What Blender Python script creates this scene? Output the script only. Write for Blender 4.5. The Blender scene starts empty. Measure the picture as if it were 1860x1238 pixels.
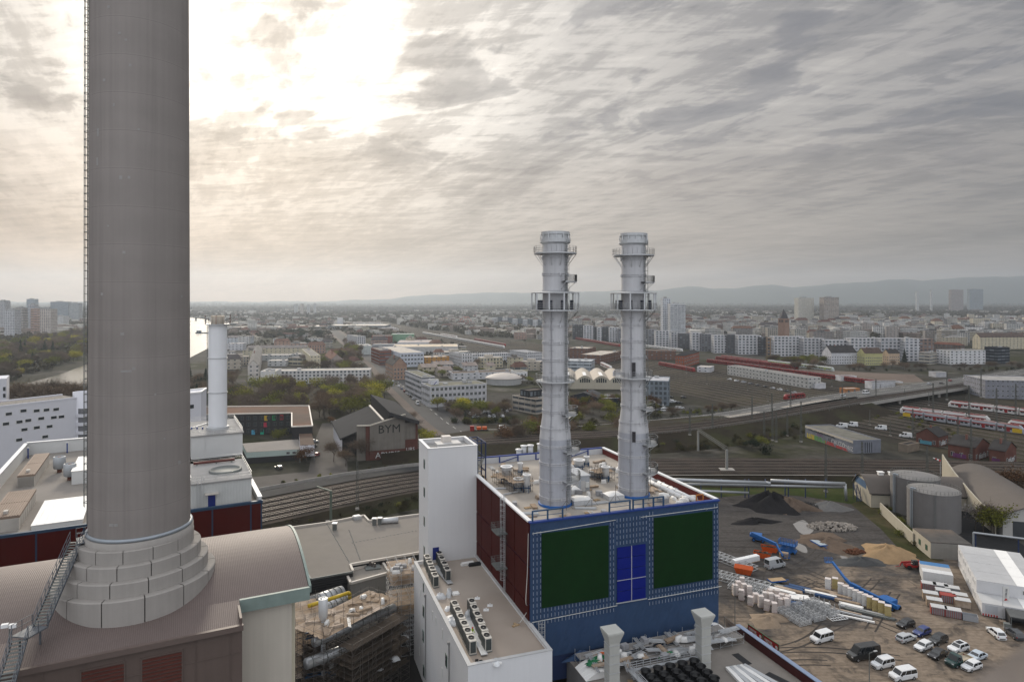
import bpy,bmesh,math,random
import numpy as np
from mathutils import Vector,Matrix
R=math.radians
rnd=random.Random(7)
S=bpy.context.scene
COL=S.collection
H,F,U0,V0=70.0,1200.0,930.0,546.0
cd=bpy.data.cameras.new('camera')
cam=bpy.data.objects.new('camera',cd);COL.objects.link(cam)
cam.location=(0,0,H);cam.rotation_euler=(R(90),0,0)
cd.sensor_width=36;cd.lens=36*F/1860;cd.shift_y=(V0-619)/1860
cd.clip_start=0.05;cd.clip_end=60000
cd.dof.use_dof=True;cd.dof.focus_distance=180;cd.dof.aperture_fstop=1.4
S.camera=cam
S.view_settings.view_transform='Standard';S.view_settings.look='None'
S.view_settings.exposure=0.45;S.view_settings.gamma=1
S.cycles.max_bounces=5;S.cycles.diffuse_bounces=3;S.cycles.glossy_bounces=2
S.cycles.transmission_bounces=2;S.cycles.transparent_max_bounces=6;S.cycles.volume_bounces=0
S.cycles.use_denoising=True
S.cycles.caustics_reflective=False;S.cycles.caustics_refractive=False
SUN_AZ,SUN_EL=R(-21.5),R(21.5)
sdir=Vector((math.sin(SUN_AZ)*math.cos(SUN_EL),math.cos(SUN_AZ)*math.cos(SUN_EL),math.sin(SUN_EL)))
W=bpy.data.worlds.new('World');S.world=W;W.use_nodes=True
nt=W.node_tree;nt.nodes.clear()
def N(t,**k):
 n=nt.nodes.new(t)
 for a,b in k.items():
  if a.startswith('i'):
   n.inputs[int(a[1:])].default_value=b
  else:setattr(n,a,b)
 return n
def L(a,ao,b,bi):nt.links.new(a.outputs[ao],b.inputs[bi])
def math_n(op,a,b=None,c=None,clamp=False):
 n=nt.nodes.new('ShaderNodeMath');n.operation=op;n.use_clamp=clamp
 for i,x in enumerate((a,b,c)):
  if x is None:continue
  if isinstance(x,(int,float)):n.inputs[i].default_value=x
  else:nt.links.new(x,n.inputs[i])
 return n.outputs[0]
def ramp_n(x,stops,interp='LINEAR'):
 n=nt.nodes.new('ShaderNodeValToRGB');n.color_ramp.interpolation=interp
 e=n.color_ramp.elements
 while len(e)<len(stops):e.new(.5)
 for q,(p,c)in zip(e,stops):
  q.position=p;q.color=(c if isinstance(c,tuple)else(c,c,c))+(1,)
 nt.links.new(x,n.inputs[0]);return n.outputs[0]
def mix_n(mode,f,a,b):
 n=nt.nodes.new('ShaderNodeMix');n.data_type='RGBA';n.blend_type=mode
 for s,x in((0,f),(6,a),(7,b)):
  if isinstance(x,(int,float,tuple)):n.inputs[s].default_value=x if not isinstance(x,tuple)else x+(1,)
  else:nt.links.new(x,n.inputs[s])
 return n.outputs[2]
tc=N('ShaderNodeTexCoord');sep=N('ShaderNodeSeparateXYZ');L(tc,'Generated',sep,0)
X_,Y_,Z_=sep.outputs
zc=math_n('MAXIMUM',Z_,0.0)
den=math_n('ADD',zc,0.09)
cx=math_n('DIVIDE',X_,den);cy=math_n('DIVIDE',Y_,den)
def cloud(rot,sx,sy,scale,detail,rough,dist=.0):
 c=N('ShaderNodeCombineXYZ');nt.links.new(cx,c.inputs[0]);nt.links.new(cy,c.inputs[1])
 m=N('ShaderNodeMapping');m.vector_type='TEXTURE';m.inputs['Rotation'].default_value=(0,0,rot);m.inputs['Scale'].default_value=(1/sx,1/sy,1)
 L(c,0,m,0)
 n=N('ShaderNodeTexNoise');n.inputs['Scale'].default_value=scale;n.inputs['Detail'].default_value=detail
 n.inputs['Roughness'].default_value=rough;n.inputs['Distortion'].default_value=dist
 L(m,0,n,0);return n.outputs[0]
streak=cloud(R(116),.36,1.2,1.25,9,.62,.6)
ripple=cloud(R(172),.9,2.4,3.6,6,.62,.5)
broad=cloud(R(112),.35,.85,.6,5,.5)
puff=cloud(R(125),.75,1.2,2.5,9,.56,.35)
fine=cloud(R(120),.5,2.0,5.5,7,.66,.3)
dt=N('ShaderNodeVectorMath',operation='DOT_PRODUCT');L(tc,'Generated',dt,0);dt.inputs[1].default_value=sdir
dp=dt.outputs['Value']
near=ramp_n(dp,[(0,0),(.5,.03),(.78,.17),(.90,.38),(.962,.72),(.992,1)],'EASE')
d0=math_n('ADD',math_n('ADD',math_n('MULTIPLY',streak,.34),math_n('MULTIPLY',fine,.17)),math_n('ADD',math_n('MULTIPLY',broad,.26),math_n('MULTIPLY',ripple,.23)))
thick=ramp_n(d0,[(.42,0),(.48,.30),(.53,.70),(.59,1)],'EASE')
dark=ramp_n(puff,[(.535,0),(.60,.75),(.68,1)],'EASE')
lowband=ramp_n(zc,[(0,0),(.10,.25),(.24,1),(1,1)],'EASE')
dark=math_n('MULTIPLY',dark,lowband)
thin_c=mix_n('MIX',near,(.375,.358,.350),(1.75,1.64,1.48))
thick_c=mix_n('MIX',near,(.158,.165,.188),(.52,.465,.405))
cc=mix_n('MIX',thick,thin_c,thick_c)
dk=mix_n('MIX',near,(.155,.165,.20),(.27,.25,.235))
cc=mix_n('MIX',math_n('MULTIPLY',dark,.72),cc,dk)
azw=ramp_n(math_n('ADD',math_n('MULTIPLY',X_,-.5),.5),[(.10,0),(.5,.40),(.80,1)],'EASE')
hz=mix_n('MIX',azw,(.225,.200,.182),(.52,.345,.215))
cc=mix_n('MULTIPLY',1.0,cc,ramp_n(math_n('ADD',X_,1.0),[(.20,.42),(.36,.74),(.54,1)]))  # sky dimmed at and beyond the left edge, keeping left-facing sides darker
hzf=ramp_n(zc,[(0,.92),(.06,.80),(.15,.50),(.27,.14),(.5,0)],'EASE')
hz=mix_n('MULTIPLY',1.0,hz,ramp_n(d0,[(.38,1.22),(.50,1.0),(.64,.70)]))
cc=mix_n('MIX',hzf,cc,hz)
cc=mix_n('MULTIPLY',1.0,cc,(.73,.73,.73))
cc=mix_n('MIX',math_n('MULTIPLY',ramp_n(math_n('MULTIPLY',Y_,-1),[(0,0),(.5,1)]),.9),cc,(.88,.91,.97))  # unseen sky behind the camera, brightened to light the facing walls
cc=mix_n('MIX',ramp_n(Z_,[(.42,0),(.75,.9)],'EASE'),cc,(1.0,1.02,1.06))  # zenith above the view brightened as well, for fill
sky=N('ShaderNodeTexSky');sky.sky_type='NISHITA';sky.sun_disc=False
sky.sun_elevation=SUN_EL;sky.sun_rotation=SUN_AZ
sky.air_density=1.2;sky.dust_density=2.0
b1=N('ShaderNodeBackground');L(sky,0,b1,0);b1.inputs[1].default_value=.06
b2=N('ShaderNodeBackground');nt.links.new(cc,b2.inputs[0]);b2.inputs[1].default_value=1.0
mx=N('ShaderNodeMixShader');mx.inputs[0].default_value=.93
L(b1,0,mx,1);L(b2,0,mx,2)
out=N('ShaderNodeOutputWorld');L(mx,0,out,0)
W.cycles.sampling_method='MANUAL';W.cycles.sample_map_resolution=512
ld=bpy.data.lights.new('sun','SUN');ld.energy=2.3;ld.angle=R(11);ld.color=(1,.90,.76)
sun=bpy.data.objects.new('sun',ld);COL.objects.link(sun)
sun.rotation_euler=sdir.to_track_quat('Z','Y').to_euler();sun.location=(0,0,300)
def G(u,v,z=0.0):
 Y=(H-z)*F/(v-V0);return Vector(((u-U0)*Y/F,Y,z))
def GY(u,Y,z=0.0):return Vector(((u-U0)*Y/F,Y,z))
def reach(o,d,u):
 k=(u-U0)/F;return(k*o[1]-o[0])/(d[0]-k*d[1])
def onwall(o,d,u,v):
 t=reach(o,d,u);Y=o[1]+t*d[1];return t,H-(v-V0)*Y/F
def frame(o,ang):return Matrix.Translation((o[0],o[1],0))@Matrix.Rotation(ang,4,'Z')
def dirs(ang):return Vector((math.cos(ang),math.sin(ang),0)),Vector((-math.sin(ang),math.cos(ang),0))
MATS={};KIDS={};USED=set()
def nodes(m):
 global nt
 m.use_nodes=True;nt=m.node_tree;nt.nodes.clear()
def mat(name,col,rough=.85,var=.18,scale=.6,metal=0,bump=0,streaks=0,spec=.3,tint=None,big=.35,bscale=None):
 if name in MATS:return MATS[name]
 m=bpy.data.materials.new(name);nodes(m)
 p=N('ShaderNodeBsdfPrincipled');o=N('ShaderNodeOutputMaterial');L(p,0,o,0)
 t=N('ShaderNodeTexCoord')
 n1=N('ShaderNodeTexNoise');n1.inputs['Scale'].default_value=scale;n1.inputs['Detail'].default_value=6;n1.inputs['Roughness'].default_value=.6
 L(t,'Object',n1,0)
 n2=N('ShaderNodeTexNoise');n2.inputs['Scale'].default_value=scale*.13;n2.inputs['Detail'].default_value=4
 L(t,'Object',n2,0)
 f=math_n('ADD',math_n('MULTIPLY',math_n('SUBTRACT',n1.outputs[0],.5),2.2*var),math_n('MULTIPLY',math_n('SUBTRACT',n2.outputs[0],.5),2.2*var*big/.35))
 if streaks:
  mp=N('ShaderNodeMapping');mp.inputs['Scale'].default_value=(1.6,1.6,.05);L(t,'Object',mp,0)
  n3=N('ShaderNodeTexNoise');n3.inputs['Scale'].default_value=1.3;n3.inputs['Detail'].default_value=5;L(mp,0,n3,0)
  f=math_n('ADD',f,math_n('MULTIPLY',math_n('SUBTRACT',n3.outputs[0],.5),2*streaks))
 g=math_n('ADD',f,1.0)
 c=mix_n('MULTIPLY',1.0,tuple(col),g)
 if tint:
  c=mix_n('MIX',ramp_n(n2.outputs[0],[(.45,0),(.62,1)]),c,mix_n('MULTIPLY',1.0,tuple(tint),g))
 nt.links.new(c,p.inputs['Base Color'])
 p.inputs['Roughness'].default_value=rough;p.inputs['Metallic'].default_value=metal
 p.inputs['Specular IOR Level'].default_value=spec if rough<.84 or spec!=.3 else.06
 if bump:
  b=N('ShaderNodeBump');b.inputs['Strength'].default_value=bump;b.inputs['Distance'].default_value=.1
  if bscale:
   n4=N('ShaderNodeTexNoise');n4.inputs['Scale'].default_value=bscale;n4.inputs['Detail'].default_value=5;L(t,'Object',n4,0)
   nt.links.new(n4.outputs[0],b.inputs['Height'])
  else:nt.links.new(n1.outputs[0],b.inputs['Height'])
  nt.links.new(b.outputs[0],p.inputs['Normal'])
 MATS[name]=m;return m
def ribbed(name,col,pitch=.3,axis='X',depth=.5,rough=.6,var=.14,line=.25,scale=.5,metal=0):
 """corrugated sheet: dark grooves and bump along one local axis"""
 if name in MATS:return MATS[name]
 m=mat(name,col,rough,var,scale,metal);nodes_keep(m)
 t=N('ShaderNodeTexCoord');s=N('ShaderNodeSeparateXYZ');L(t,'Object',s,0)
 w=math_n('PINGPONG',s.outputs['XYZ'.index(axis)],pitch/2)
 w=math_n('DIVIDE',w,pitch/2)
 p=[n for n in nt.nodes if n.type=='BSDF_PRINCIPLED'][0]
 src=p.inputs['Base Color'].links[0].from_socket
 g=ramp_n(w,[(.0,1-line),(.35,1),(1,1)])
 nt.links.new(mix_n('MULTIPLY',1.0,src,g),p.inputs['Base Color'])
 b=N('ShaderNodeBump');b.inputs['Strength'].default_value=depth;b.inputs['Distance'].default_value=.08
 nt.links.new(w,b.inputs['Height']);nt.links.new(b.outputs[0],p.inputs['Normal'])
 return m
def nodes_keep(m):
 global nt
 nt=m.node_tree
def facade(name,pw=3.2,ph=3.0,fw=.45,fh=.52,glass=(.035,.042,.05),base=0.0,band=None):
 """walls of the far buildings: wall colour from the object, window grid laid out in metres along each wall"""
 if name in MATS:return MATS[name]
 m=bpy.data.materials.new(name);nodes(m)
 p=N('ShaderNodeBsdfPrincipled');o=N('ShaderNodeOutputMaterial');L(p,0,o,0)
 uv=N('ShaderNodeUVMap');s=N('ShaderNodeSeparateXYZ');L(uv,0,s,0)
 oi=N('ShaderNodeObjectInfo')
 a=math_n('DIVIDE',s.outputs[0],pw);b=math_n('DIVIDE',s.outputs[1],ph)
 fa=math_n('FRACT',a);fb=math_n('FRACT',b)
 wa=math_n('LESS_THAN',math_n('ABSOLUTE',math_n('SUBTRACT',fa,.5)),fw/2)
 wb=math_n('LESS_THAN',math_n('ABSOLUTE',math_n('SUBTRACT',fb,.52)),fh/2)
 roof=math_n('GREATER_THAN',s.outputs[1],-0.5)
 k=math_n('MULTIPLY',math_n('MULTIPLY',wa,wb),roof)
 wn=N('ShaderNodeTexWhiteNoise');wn.noise_dimensions='3D'
 cmb=N('ShaderNodeCombineXYZ');nt.links.new(math_n('FLOOR',a),cmb.inputs[0]);nt.links.new(math_n('FLOOR',b),cmb.inputs[1]);nt.links.new(oi.outputs['Random'],cmb.inputs[2])
 L(cmb,0,wn,0)
 gl=mix_n('MIX',ramp_n(wn.outputs[0],[(0,0),(.6,.1),(1,.75)]),tuple(glass),tuple(min(1,g*4+.06)for g in glass))
 t=N('ShaderNodeTexCoord');n1=N('ShaderNodeTexNoise');n1.inputs['Scale'].default_value=.35;n1.inputs['Detail'].default_value=5;L(t,'Object',n1,0)
 wc=mix_n('MULTIPLY',1.0,oi.outputs['Color'],ramp_n(n1.outputs[0],[(.3,.78),(.7,1.12)]))
 nt.links.new(mix_n('MIX',k,wc,gl),p.inputs['Base Color'])
 nt.links.new(math_n('SUBTRACT',.9,math_n('MULTIPLY',k,.6)),p.inputs['Roughness']);nt.links.new(math_n('ADD',.06,math_n('MULTIPLY',k,.4)),p.inputs['Specular IOR Level'])
 MATS[name]=m;return m
def objcol(name,rough=.85,var=.25,scale=.4,spec=.3,metal=0,coat=0):
 """surface whose colour is the object's own colour, with some wear"""
 if name in MATS:return MATS[name]
 m=bpy.data.materials.new(name);nodes(m)
 p=N('ShaderNodeBsdfPrincipled');o=N('ShaderNodeOutputMaterial');L(p,0,o,0)
 oi=N('ShaderNodeObjectInfo');t=N('ShaderNodeTexCoord')
 n1=N('ShaderNodeTexNoise');n1.inputs['Scale'].default_value=scale;n1.inputs['Detail'].default_value=6;L(t,'Object',n1,0)
 nt.links.new(mix_n('MULTIPLY',1.0,oi.outputs['Color'],ramp_n(n1.outputs[0],[(.3,1-var),(.7,1+var*.5)])),p.inputs['Base Color'])
 p.inputs['Roughness'].default_value=rough;p.inputs['Specular IOR Level'].default_value=.06 if rough>.8 else spec;p.inputs['Metallic'].default_value=metal
 if coat:p.inputs['Coat Weight'].default_value=coat;p.inputs['Coat Roughness'].default_value=.08
 MATS[name]=m;return m
def leafmat(name,col,var=.35,col2=None):
 if name in MATS:return MATS[name]
 m=bpy.data.materials.new(name);nodes(m)
 p=N('ShaderNodeBsdfPrincipled');o=N('ShaderNodeOutputMaterial');L(p,0,o,0)
 oi=N('ShaderNodeObjectInfo');g=N('ShaderNodeNewGeometry');t=N('ShaderNodeTexCoord')
 n1=N('ShaderNodeTexNoise');n1.inputs['Scale'].default_value=.7;n1.inputs['Detail'].default_value=4;L(t,'Object',n1,0)
 f=math_n('ADD',math_n('MULTIPLY',g.outputs['Random Per Island'],.5),math_n('MULTIPLY',n1.outputs[0],.7))
 c=mix_n('MIX',f,tuple(x*(1-var)for x in col),tuple(x*(1+var)for x in(col2 or col)))
 c=mix_n('MULTIPLY',1.0,c,ramp_n(oi.outputs['Random'],[(0,(.72,.74,.78)),(.5,(1,.98,.95)),(1,(1.25,1.15,1.0))]))
 nt.links.new(c,p.inputs['Base Color']);p.inputs['Roughness'].default_value=.9;p.inputs['Specular IOR Level'].default_value=.1
 MATS[name]=m;return m
class MB:
 def __init__(s,M=None):
  s.v=[];s.f=[];s.mi=[];s.uv=[];s.M=M or Matrix();s.m=0;s.sm=[];s.smooth=False
 def add(s,vs,fs,uvs=None):
  n=len(s.v);M=s.M
  s.v+=[M@Vector(p)for p in vs]
  for i,f in enumerate(fs):
   s.f.append([n+k for k in f]);s.mi.append(s.m);s.sm.append(s.smooth)
   s.uv.append(uvs[i]if uvs else None)
  return s
 def box(s,x0,y0,z0,x1,y1,z1):
  s.add([(x0,y0,z0),(x1,y0,z0),(x1,y1,z0),(x0,y1,z0),(x0,y0,z1),(x1,y0,z1),(x1,y1,z1),(x0,y1,z1)],[(0,3,2,1),(4,5,6,7),(0,1,5,4),(1,2,6,5),(2,3,7,6),(3,0,4,7)]);return s
 def cbox(s,x,y,z0,sx,sy,sz,rz=0):
  if rz:
   old=s.M;s.M=old@Matrix.Translation((x,y,0))@Matrix.Rotation(rz,4,'Z');s.box(-sx/2,-sy/2,z0,sx/2,sy/2,z0+sz);s.M=old
  else:s.box(x-sx/2,y-sy/2,z0,x+sx/2,y+sy/2,z0+sz)
  return s
 def bar(s,p,q,w,h=None):
  h=h or w;p=Vector(p);q=Vector(q);d=(q-p)
  if d.length<1e-6:return s
  d.normalize();up=Vector((0,0,1))if abs(d.z)<.95 else Vector((0,1,0))
  a=d.cross(up).normalized()*(w/2);b=a.cross(d).normalized()*(h/2)
  s.add([p-a-b,p+a-b,p+a+b,p-a+b,q-a-b,q+a-b,q+a+b,q-a+b],[(0,1,2,3),(7,6,5,4),(0,4,5,1),(1,5,6,2),(2,6,7,3),(3,7,4,0)]);return s
 def prism(s,poly,z0,z1,wallz=None):
  n=len(poly)
  s.add([(x,y,z0)for x,y in poly]+[(x,y,z1)for x,y in poly],[list(range(n-1,-1,-1)),list(range(n,2*n))]+[(i,(i+1)%n,n+(i+1)%n,n+i)for i in range(n)]);return s
 def walls(s,poly,z0,z1,pw=3.2,ph=3.0,top=True):
  """outer walls with window-grid coordinates in metres, plus a flat roof"""
  n=len(poly);k=max(1,round((z1-z0-.5)/ph))*ph
  for i in range(n):
   a=Vector(poly[i]);b=Vector(poly[(i+1)%n]);l=(b-a).length;c=max(1,round(l/pw))*pw
   s.add([(a.x,a.y,z0),(b.x,b.y,z0),(b.x,b.y,z1),(a.x,a.y,z1)],[(0,1,2,3)],[[(0,0),(c,0),(c,k*1.04),(0,k*1.04)]])
  if top:
   s.add([(p[0],p[1],z1)for p in poly],[tuple(range(n))],[[(0,-1)]*n])
  return s
 def lathe(s,c,prof,n=32,a0=0,a1=2*math.pi,capb=False,capt=False):
  full=abs(a1-a0-2*math.pi)<1e-6;m=n if full else n+1;vs=[]
  for r,z in prof:
   for i in range(m):
    a=a0+(a1-a0)*i/n;vs.append((c[0]+r*math.cos(a),c[1]+r*math.sin(a),z))
  fs=[]
  for j in range(len(prof)-1):
   for i in range(n):
    k=(i+1)%m;fs.append((j*m+i,j*m+k,(j+1)*m+k,(j+1)*m+i))
  if capb:fs.append(tuple(range(m-1,-1,-1)))
  if capt:fs.append(tuple((len(prof)-1)*m+i for i in range(m)))
  s.add(vs,fs);return s
 def cyl(s,p,q,r,r2=None,n=10,caps=True):
  r2=r if r2 is None else r2;p=Vector(p);q=Vector(q);d=(q-p).normalized()
  up=Vector((0,0,1))if abs(d.z)<.95 else Vector((1,0,0))
  a=d.cross(up).normalized();b=d.cross(a).normalized();vs=[]
  for c,rr in((p,r),(q,r2)):
   for i in range(n):
    t=2*math.pi*i/n;vs.append(c+a*(rr*math.cos(t))+b*(rr*math.sin(t)))
  fs=[(i,i+n,(i+1)%n+n,(i+1)%n)for i in range(n)]
  if caps:fs+=[tuple(range(n)),tuple(range(2*n-1,n-1,-1))]
  s.add(vs,fs);return s
 def tube(s,pts,r,n=8):
  for a,b in zip(pts,pts[1:]):s.cyl(a,b,r,n=n)
  return s
 def quad(s,*p):s.add(p,[tuple(range(len(p)))]);return s
 def build(s,name,mats,parent=None,kind=None,label=None,color=None):
  me=bpy.data.meshes.new(name)
  V=s.v
  if parent is not None:
   I=WM(parent).inverted();V=[I@p for p in V]
  me.from_pydata([tuple(p)for p in V],[],s.f)
  for m in(mats if isinstance(mats,(list,tuple))else[mats]):me.materials.append(m)
  if any(s.mi):me.polygons.foreach_set('material_index',s.mi)
  if any(s.sm):me.polygons.foreach_set('use_smooth',s.sm)
  if any(u is not None for u in s.uv):
   l=me.uv_layers.new(name='UVMap');q=[]
   for f,u in zip(s.f,s.uv):
    for k in range(len(f)):q+=list(u[k])if u else(0,-1)
   l.data.foreach_set('uv',q)
  me.update()
  return link(name,me,parent,kind,label,color)
def WM(o):
 m=o.matrix_basis.copy()
 while o.parent:o=o.parent;m=o.matrix_basis@m
 return m
def link(name,me,parent=None,kind=None,label=None,color=None):
 o=bpy.data.objects.new(name,me);COL.objects.link(o)
 if parent is not None:o.parent=parent;KIDS.setdefault(parent.name,[]).append(o)
 if kind:o['kind']=kind
 if label:o['label']=label
 if color:o.color=tuple(color)+(1,)
 return o
def tag(o,label,cat,group=None,kind=None):
 o['label']=label;o['category']=cat
 if group:o['group']=group
 if kind:o['kind']=kind
 return o
def thing(name,label,cat,loc=(0,0,0),rz=0,group=None):
 o=bpy.data.objects.new(name,None);COL.objects.link(o);o.empty_display_size=.3
 o.location=loc;o.rotation_euler=(0,0,rz)
 o.matrix_basis=Matrix.Translation(loc)@Matrix.Rotation(rz,4,'Z')
 return tag(o,label,cat,group)
def dup(o,parent=None):
 c=o.copy();COL.objects.link(c)
 if parent is not None:c.parent=parent
 for ch in KIDS.get(o.name,[]):dup(ch,c)
 return c
def place(proto,loc,rz=0,sc=1,label=None,group=None,first=None,cat=None):
 """put the prototype itself the first time, then copies of it and of its parts"""
 o=proto if proto.name not in USED else dup(proto)
 USED.add(proto.name)
 if isinstance(sc,(int,float)):sc=(sc,sc,sc)
 o.matrix_basis=Matrix.Translation(loc)@Matrix.Rotation(rz,4,'Z')@Matrix.Diagonal((*sc,1))
 if label:o['label']=label
 if group:o['group']=group
 if cat:o['category']=cat
 return o
ORD=['leftmost','second','third','fourth','fifth','sixth','seventh','eighth','ninth','tenth','eleventh','twelfth','thirteenth','fourteenth','fifteenth','sixteenth','seventeenth','eighteenth','nineteenth','twentieth','twenty-first','twenty-second','twenty-third','twenty-fourth','twenty-fifth','twenty-sixth','twenty-seventh','twenty-eighth','twenty-ninth','thirtieth','thirty-first','thirty-second','thirty-third','thirty-fourth','thirty-fifth','thirty-sixth','thirty-seventh','thirty-eighth','thirty-ninth','fortieth']
def railing(mb,pts,h=1.1,step=1.5,r=.035,rails=3):
 for a,b in zip(pts,pts[1:]):
  a=Vector(a);b=Vector(b);n=max(1,round((b-a).length/step))
  for i in range(n+1):
   p=a.lerp(b,i/n);mb.bar(p,p+Vector((0,0,h)),r*1.6)
  for k in range(rails):
   q=Vector((0,0,h*(k+1)/rails));mb.bar(a+q,b+q,r*1.6)
 return mb
def spline(pts,n=10):
 P=[Vector(p)for p in pts];P=[2*P[0]-P[1]]+P+[2*P[-1]-P[-2]];o=[]
 for i in range(1,len(P)-2):
  for k in range(n):
   t=k/n;a,b,c,d=P[i-1:i+3]
   o.append(.5*((2*b)+(c-a)*t+(2*a-5*b+4*c-d)*t*t+(3*b-3*c+d-a)*t**3))
 o.append(P[-2]);return o
def offset(pts,d):
 o=[]
 for i,p in enumerate(pts):
  t=(pts[min(i+1,len(pts)-1)]-pts[max(i-1,0)]);t.z=0;t.normalize()
  o.append(p+Vector((t.y,-t.x,0))*d)
 return o
def strip(mb,pts,d0,d1,z0=0,z1=None):
 a=offset(pts,d0);b=offset(pts,d1);z1=z0 if z1 is None else z1;n=len(a)
 mb.add([p+Vector((0,0,z0))for p in a]+[p+Vector((0,0,z1))for p in b],[(i,n+i,n+i+1,i+1)if d1>d0 else(i+1,n+i+1,n+i,i)for i in range(n-1)]);return mb
# ================================================================ the setting
asphalt=mat('asphalt',(.036,.036,.037),.9,.2,.25,tint=(.050,.048,.046))
asphalt_d=mat('asphalt_dark',(.026,.026,.027),.9,.2,.3)
concrete=mat('concrete',(.30,.285,.265),.9,.16,.5,streaks=.12)
ballast=mat('ballast',(.026,.021,.018),.95,.4,.9,tint=(.042,.032,.026))
grass=mat('grass',(.028,.040,.009),.95,.45,.5,tint=(.046,.046,.017))
scrub=mat('scrub_ground',(.024,.019,.013),.95,.5,.35,tint=(.026,.026,.012))
rail_m=mat('rail_steel',(.17,.14,.12),.5,.25,2,metal=.3)
rail_rust=mat('rail_rust',(.13,.085,.06),.8,.3,2)
sleeper_m=mat('sleeper',(.075,.064,.055),.95,.35,.8)
white_line=mat('road_paint',(.62,.61,.58),.8,.25,1)
galv=mat('galvanised_steel',(.46,.47,.48),.5,.15,1.2,metal=.35)
galv_d=mat('dull_steel',(.16,.17,.165),.7,.25,1.5,metal=.2)
wood_m=mat('raw_timber',(.36,.26,.16),.85,.3,2)
black_m=mat('black_sheet',(.018,.018,.020),.7,.3,1)
glass_m=mat('window_glass',(.030,.036,.042),.12,.1,1,spec=.8)
white_m=mat('white_paint',(.70,.70,.70),.6,.07,.6)
frame_w=mat('white_frame',(.62,.62,.60),.6,.1,1)
def gmat():
 m=bpy.data.materials.new('country_ground');nodes(m);MATS['country_ground']=m
 p=N('ShaderNodeBsdfPrincipled');o=N('ShaderNodeOutputMaterial');L(p,0,o,0);p.inputs['Roughness'].default_value=1
 t=N('ShaderNodeTexCoord')
 def nz(sc,d=5):
  n=N('ShaderNodeTexNoise');n.inputs['Scale'].default_value=sc;n.inputs['Detail'].default_value=d;L(t,'Object',n,0);return n.outputs[0]
 c=mix_n('MIX',ramp_n(nz(.004),[(.42,0),(.58,1)]),(.030,.029,.021),(.055,.051,.045))
 c=mix_n('MIX',ramp_n(nz(.012),[(.5,0),(.6,1)]),c,(.030,.031,.015))
 c=mix_n('MIX',ramp_n(nz(.03),[(.55,0),(.66,.8)]),c,(.095,.088,.078))
 c=mix_n('MULTIPLY',1.0,c,ramp_n(nz(.25),[(.3,.7),(.7,1.25)]));p.inputs['Specular IOR Level'].default_value=.05
 nt.links.new(c,p.inputs['Base Color']);return m
def ymat():
 m=bpy.data.materials.new('yard_dirt');nodes(m);MATS['yard_dirt']=m
 p=N('ShaderNodeBsdfPrincipled');o=N('ShaderNodeOutputMaterial');L(p,0,o,0);p.inputs['Roughness'].default_value=.95;p.inputs['Specular IOR Level'].default_value=.05
 t=N('ShaderNodeTexCoord')
 def nz(sc,d=6,w=0,mp=None,r=.6):
  n=N('ShaderNodeTexNoise');n.inputs['Scale'].default_value=sc;n.inputs['Detail'].default_value=d;n.inputs['Distortion'].default_value=w;n.inputs['Roughness'].default_value=r
  if mp:
   q=N('ShaderNodeMapping');q.inputs['Rotation'].default_value=(0,0,mp[0]);q.inputs['Scale'].default_value=(mp[1],mp[2],1);L(t,'Object',q,0);L(q,0,n,0)
  else:L(t,'Object',n,0)
  return n.outputs[0]
 s=N('ShaderNodeSeparateXYZ');L(t,'Object',s,0)
 g=math_n('ADD',math_n('MULTIPLY',math_n('SUBTRACT',s.outputs[1],149),.024),math_n('MULTIPLY',math_n('SUBTRACT',s.outputs[0],88),-.011))
 g=math_n('ADD',g,math_n('MULTIPLY',math_n('SUBTRACT',nz(.05,5,.6),.5),4.2))
 far=math_n('MULTIPLY',math_n('SUBTRACT',s.outputs[1],205),.05,clamp=True)
 g=math_n('SUBTRACT',g,math_n('MULTIPLY',far,math_n('MULTIPLY',math_n('SUBTRACT',s.outputs[0],92),.05,clamp=True)))
 k=ramp_n(g,[(.0,0),(.55,1)])
 c=mix_n('MIX',k,(.190,.152,.118),(.062,.057,.054))
 c=mix_n('MIX',ramp_n(nz(.16,6,1.2),[(.52,0),(.64,.7)]),c,(.048,.043,.040))
 tr=nz(.35,5,1.5,(R(25),.16,1.6))
 c=mix_n('MULTIPLY',1.0,c,ramp_n(tr,[(.34,.74),(.46,1.0),(.7,1.12)]))
 tr2=nz(.30,5,2.0,(R(-50),.14,1.3))
 c=mix_n('MULTIPLY',1.0,c,ramp_n(tr2,[(.34,.80),(.45,1.0),(.7,1.08)]))
 c=mix_n('MULTIPLY',1.0,c,ramp_n(nz(1.1,6),[(.3,.78),(.7,1.18)]))
 nt.links.new(c,p.inputs['Base Color'])
 b=N('ShaderNodeBump');b.inputs['Strength'].default_value=.6;b.inputs['Distance'].default_value=.25
 nt.links.new(math_n('ADD',tr,nz(.9)),b.inputs['Height']);nt.links.new(b.outputs[0],p.inputs['Normal'])
 return m
def wmat():
 m=bpy.data.materials.new('river_water');nodes(m)
 p=N('ShaderNodeBsdfPrincipled');o=N('ShaderNodeOutputMaterial');L(p,0,o,0)
 p.inputs['Base Color'].default_value=(.10,.10,.085,1);p.inputs['Roughness'].default_value=.16;p.inputs['Specular IOR Level'].default_value=.9
 t=N('ShaderNodeTexCoord');n=N('ShaderNodeTexNoise');n.inputs['Scale'].default_value=.12;n.inputs['Detail'].default_value=5;L(t,'Object',n,0)
 b=N('ShaderNodeBump');b.inputs['Strength'].default_value=.35;b.inputs['Distance'].default_value=.5
 L(n,0,b,'Height');L(b,0,p,'Normal');return m
def ground(name,pts,m,z=0.0,kind='structure'):
 mb=MB();mb.add([(p[0],p[1],z)for p in pts],[tuple(range(len(pts)))])
 return mb.build(name,m,kind=kind)
def gp(*uv,z=0.0):return[G(u,v,z)for u,v in uv]
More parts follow.
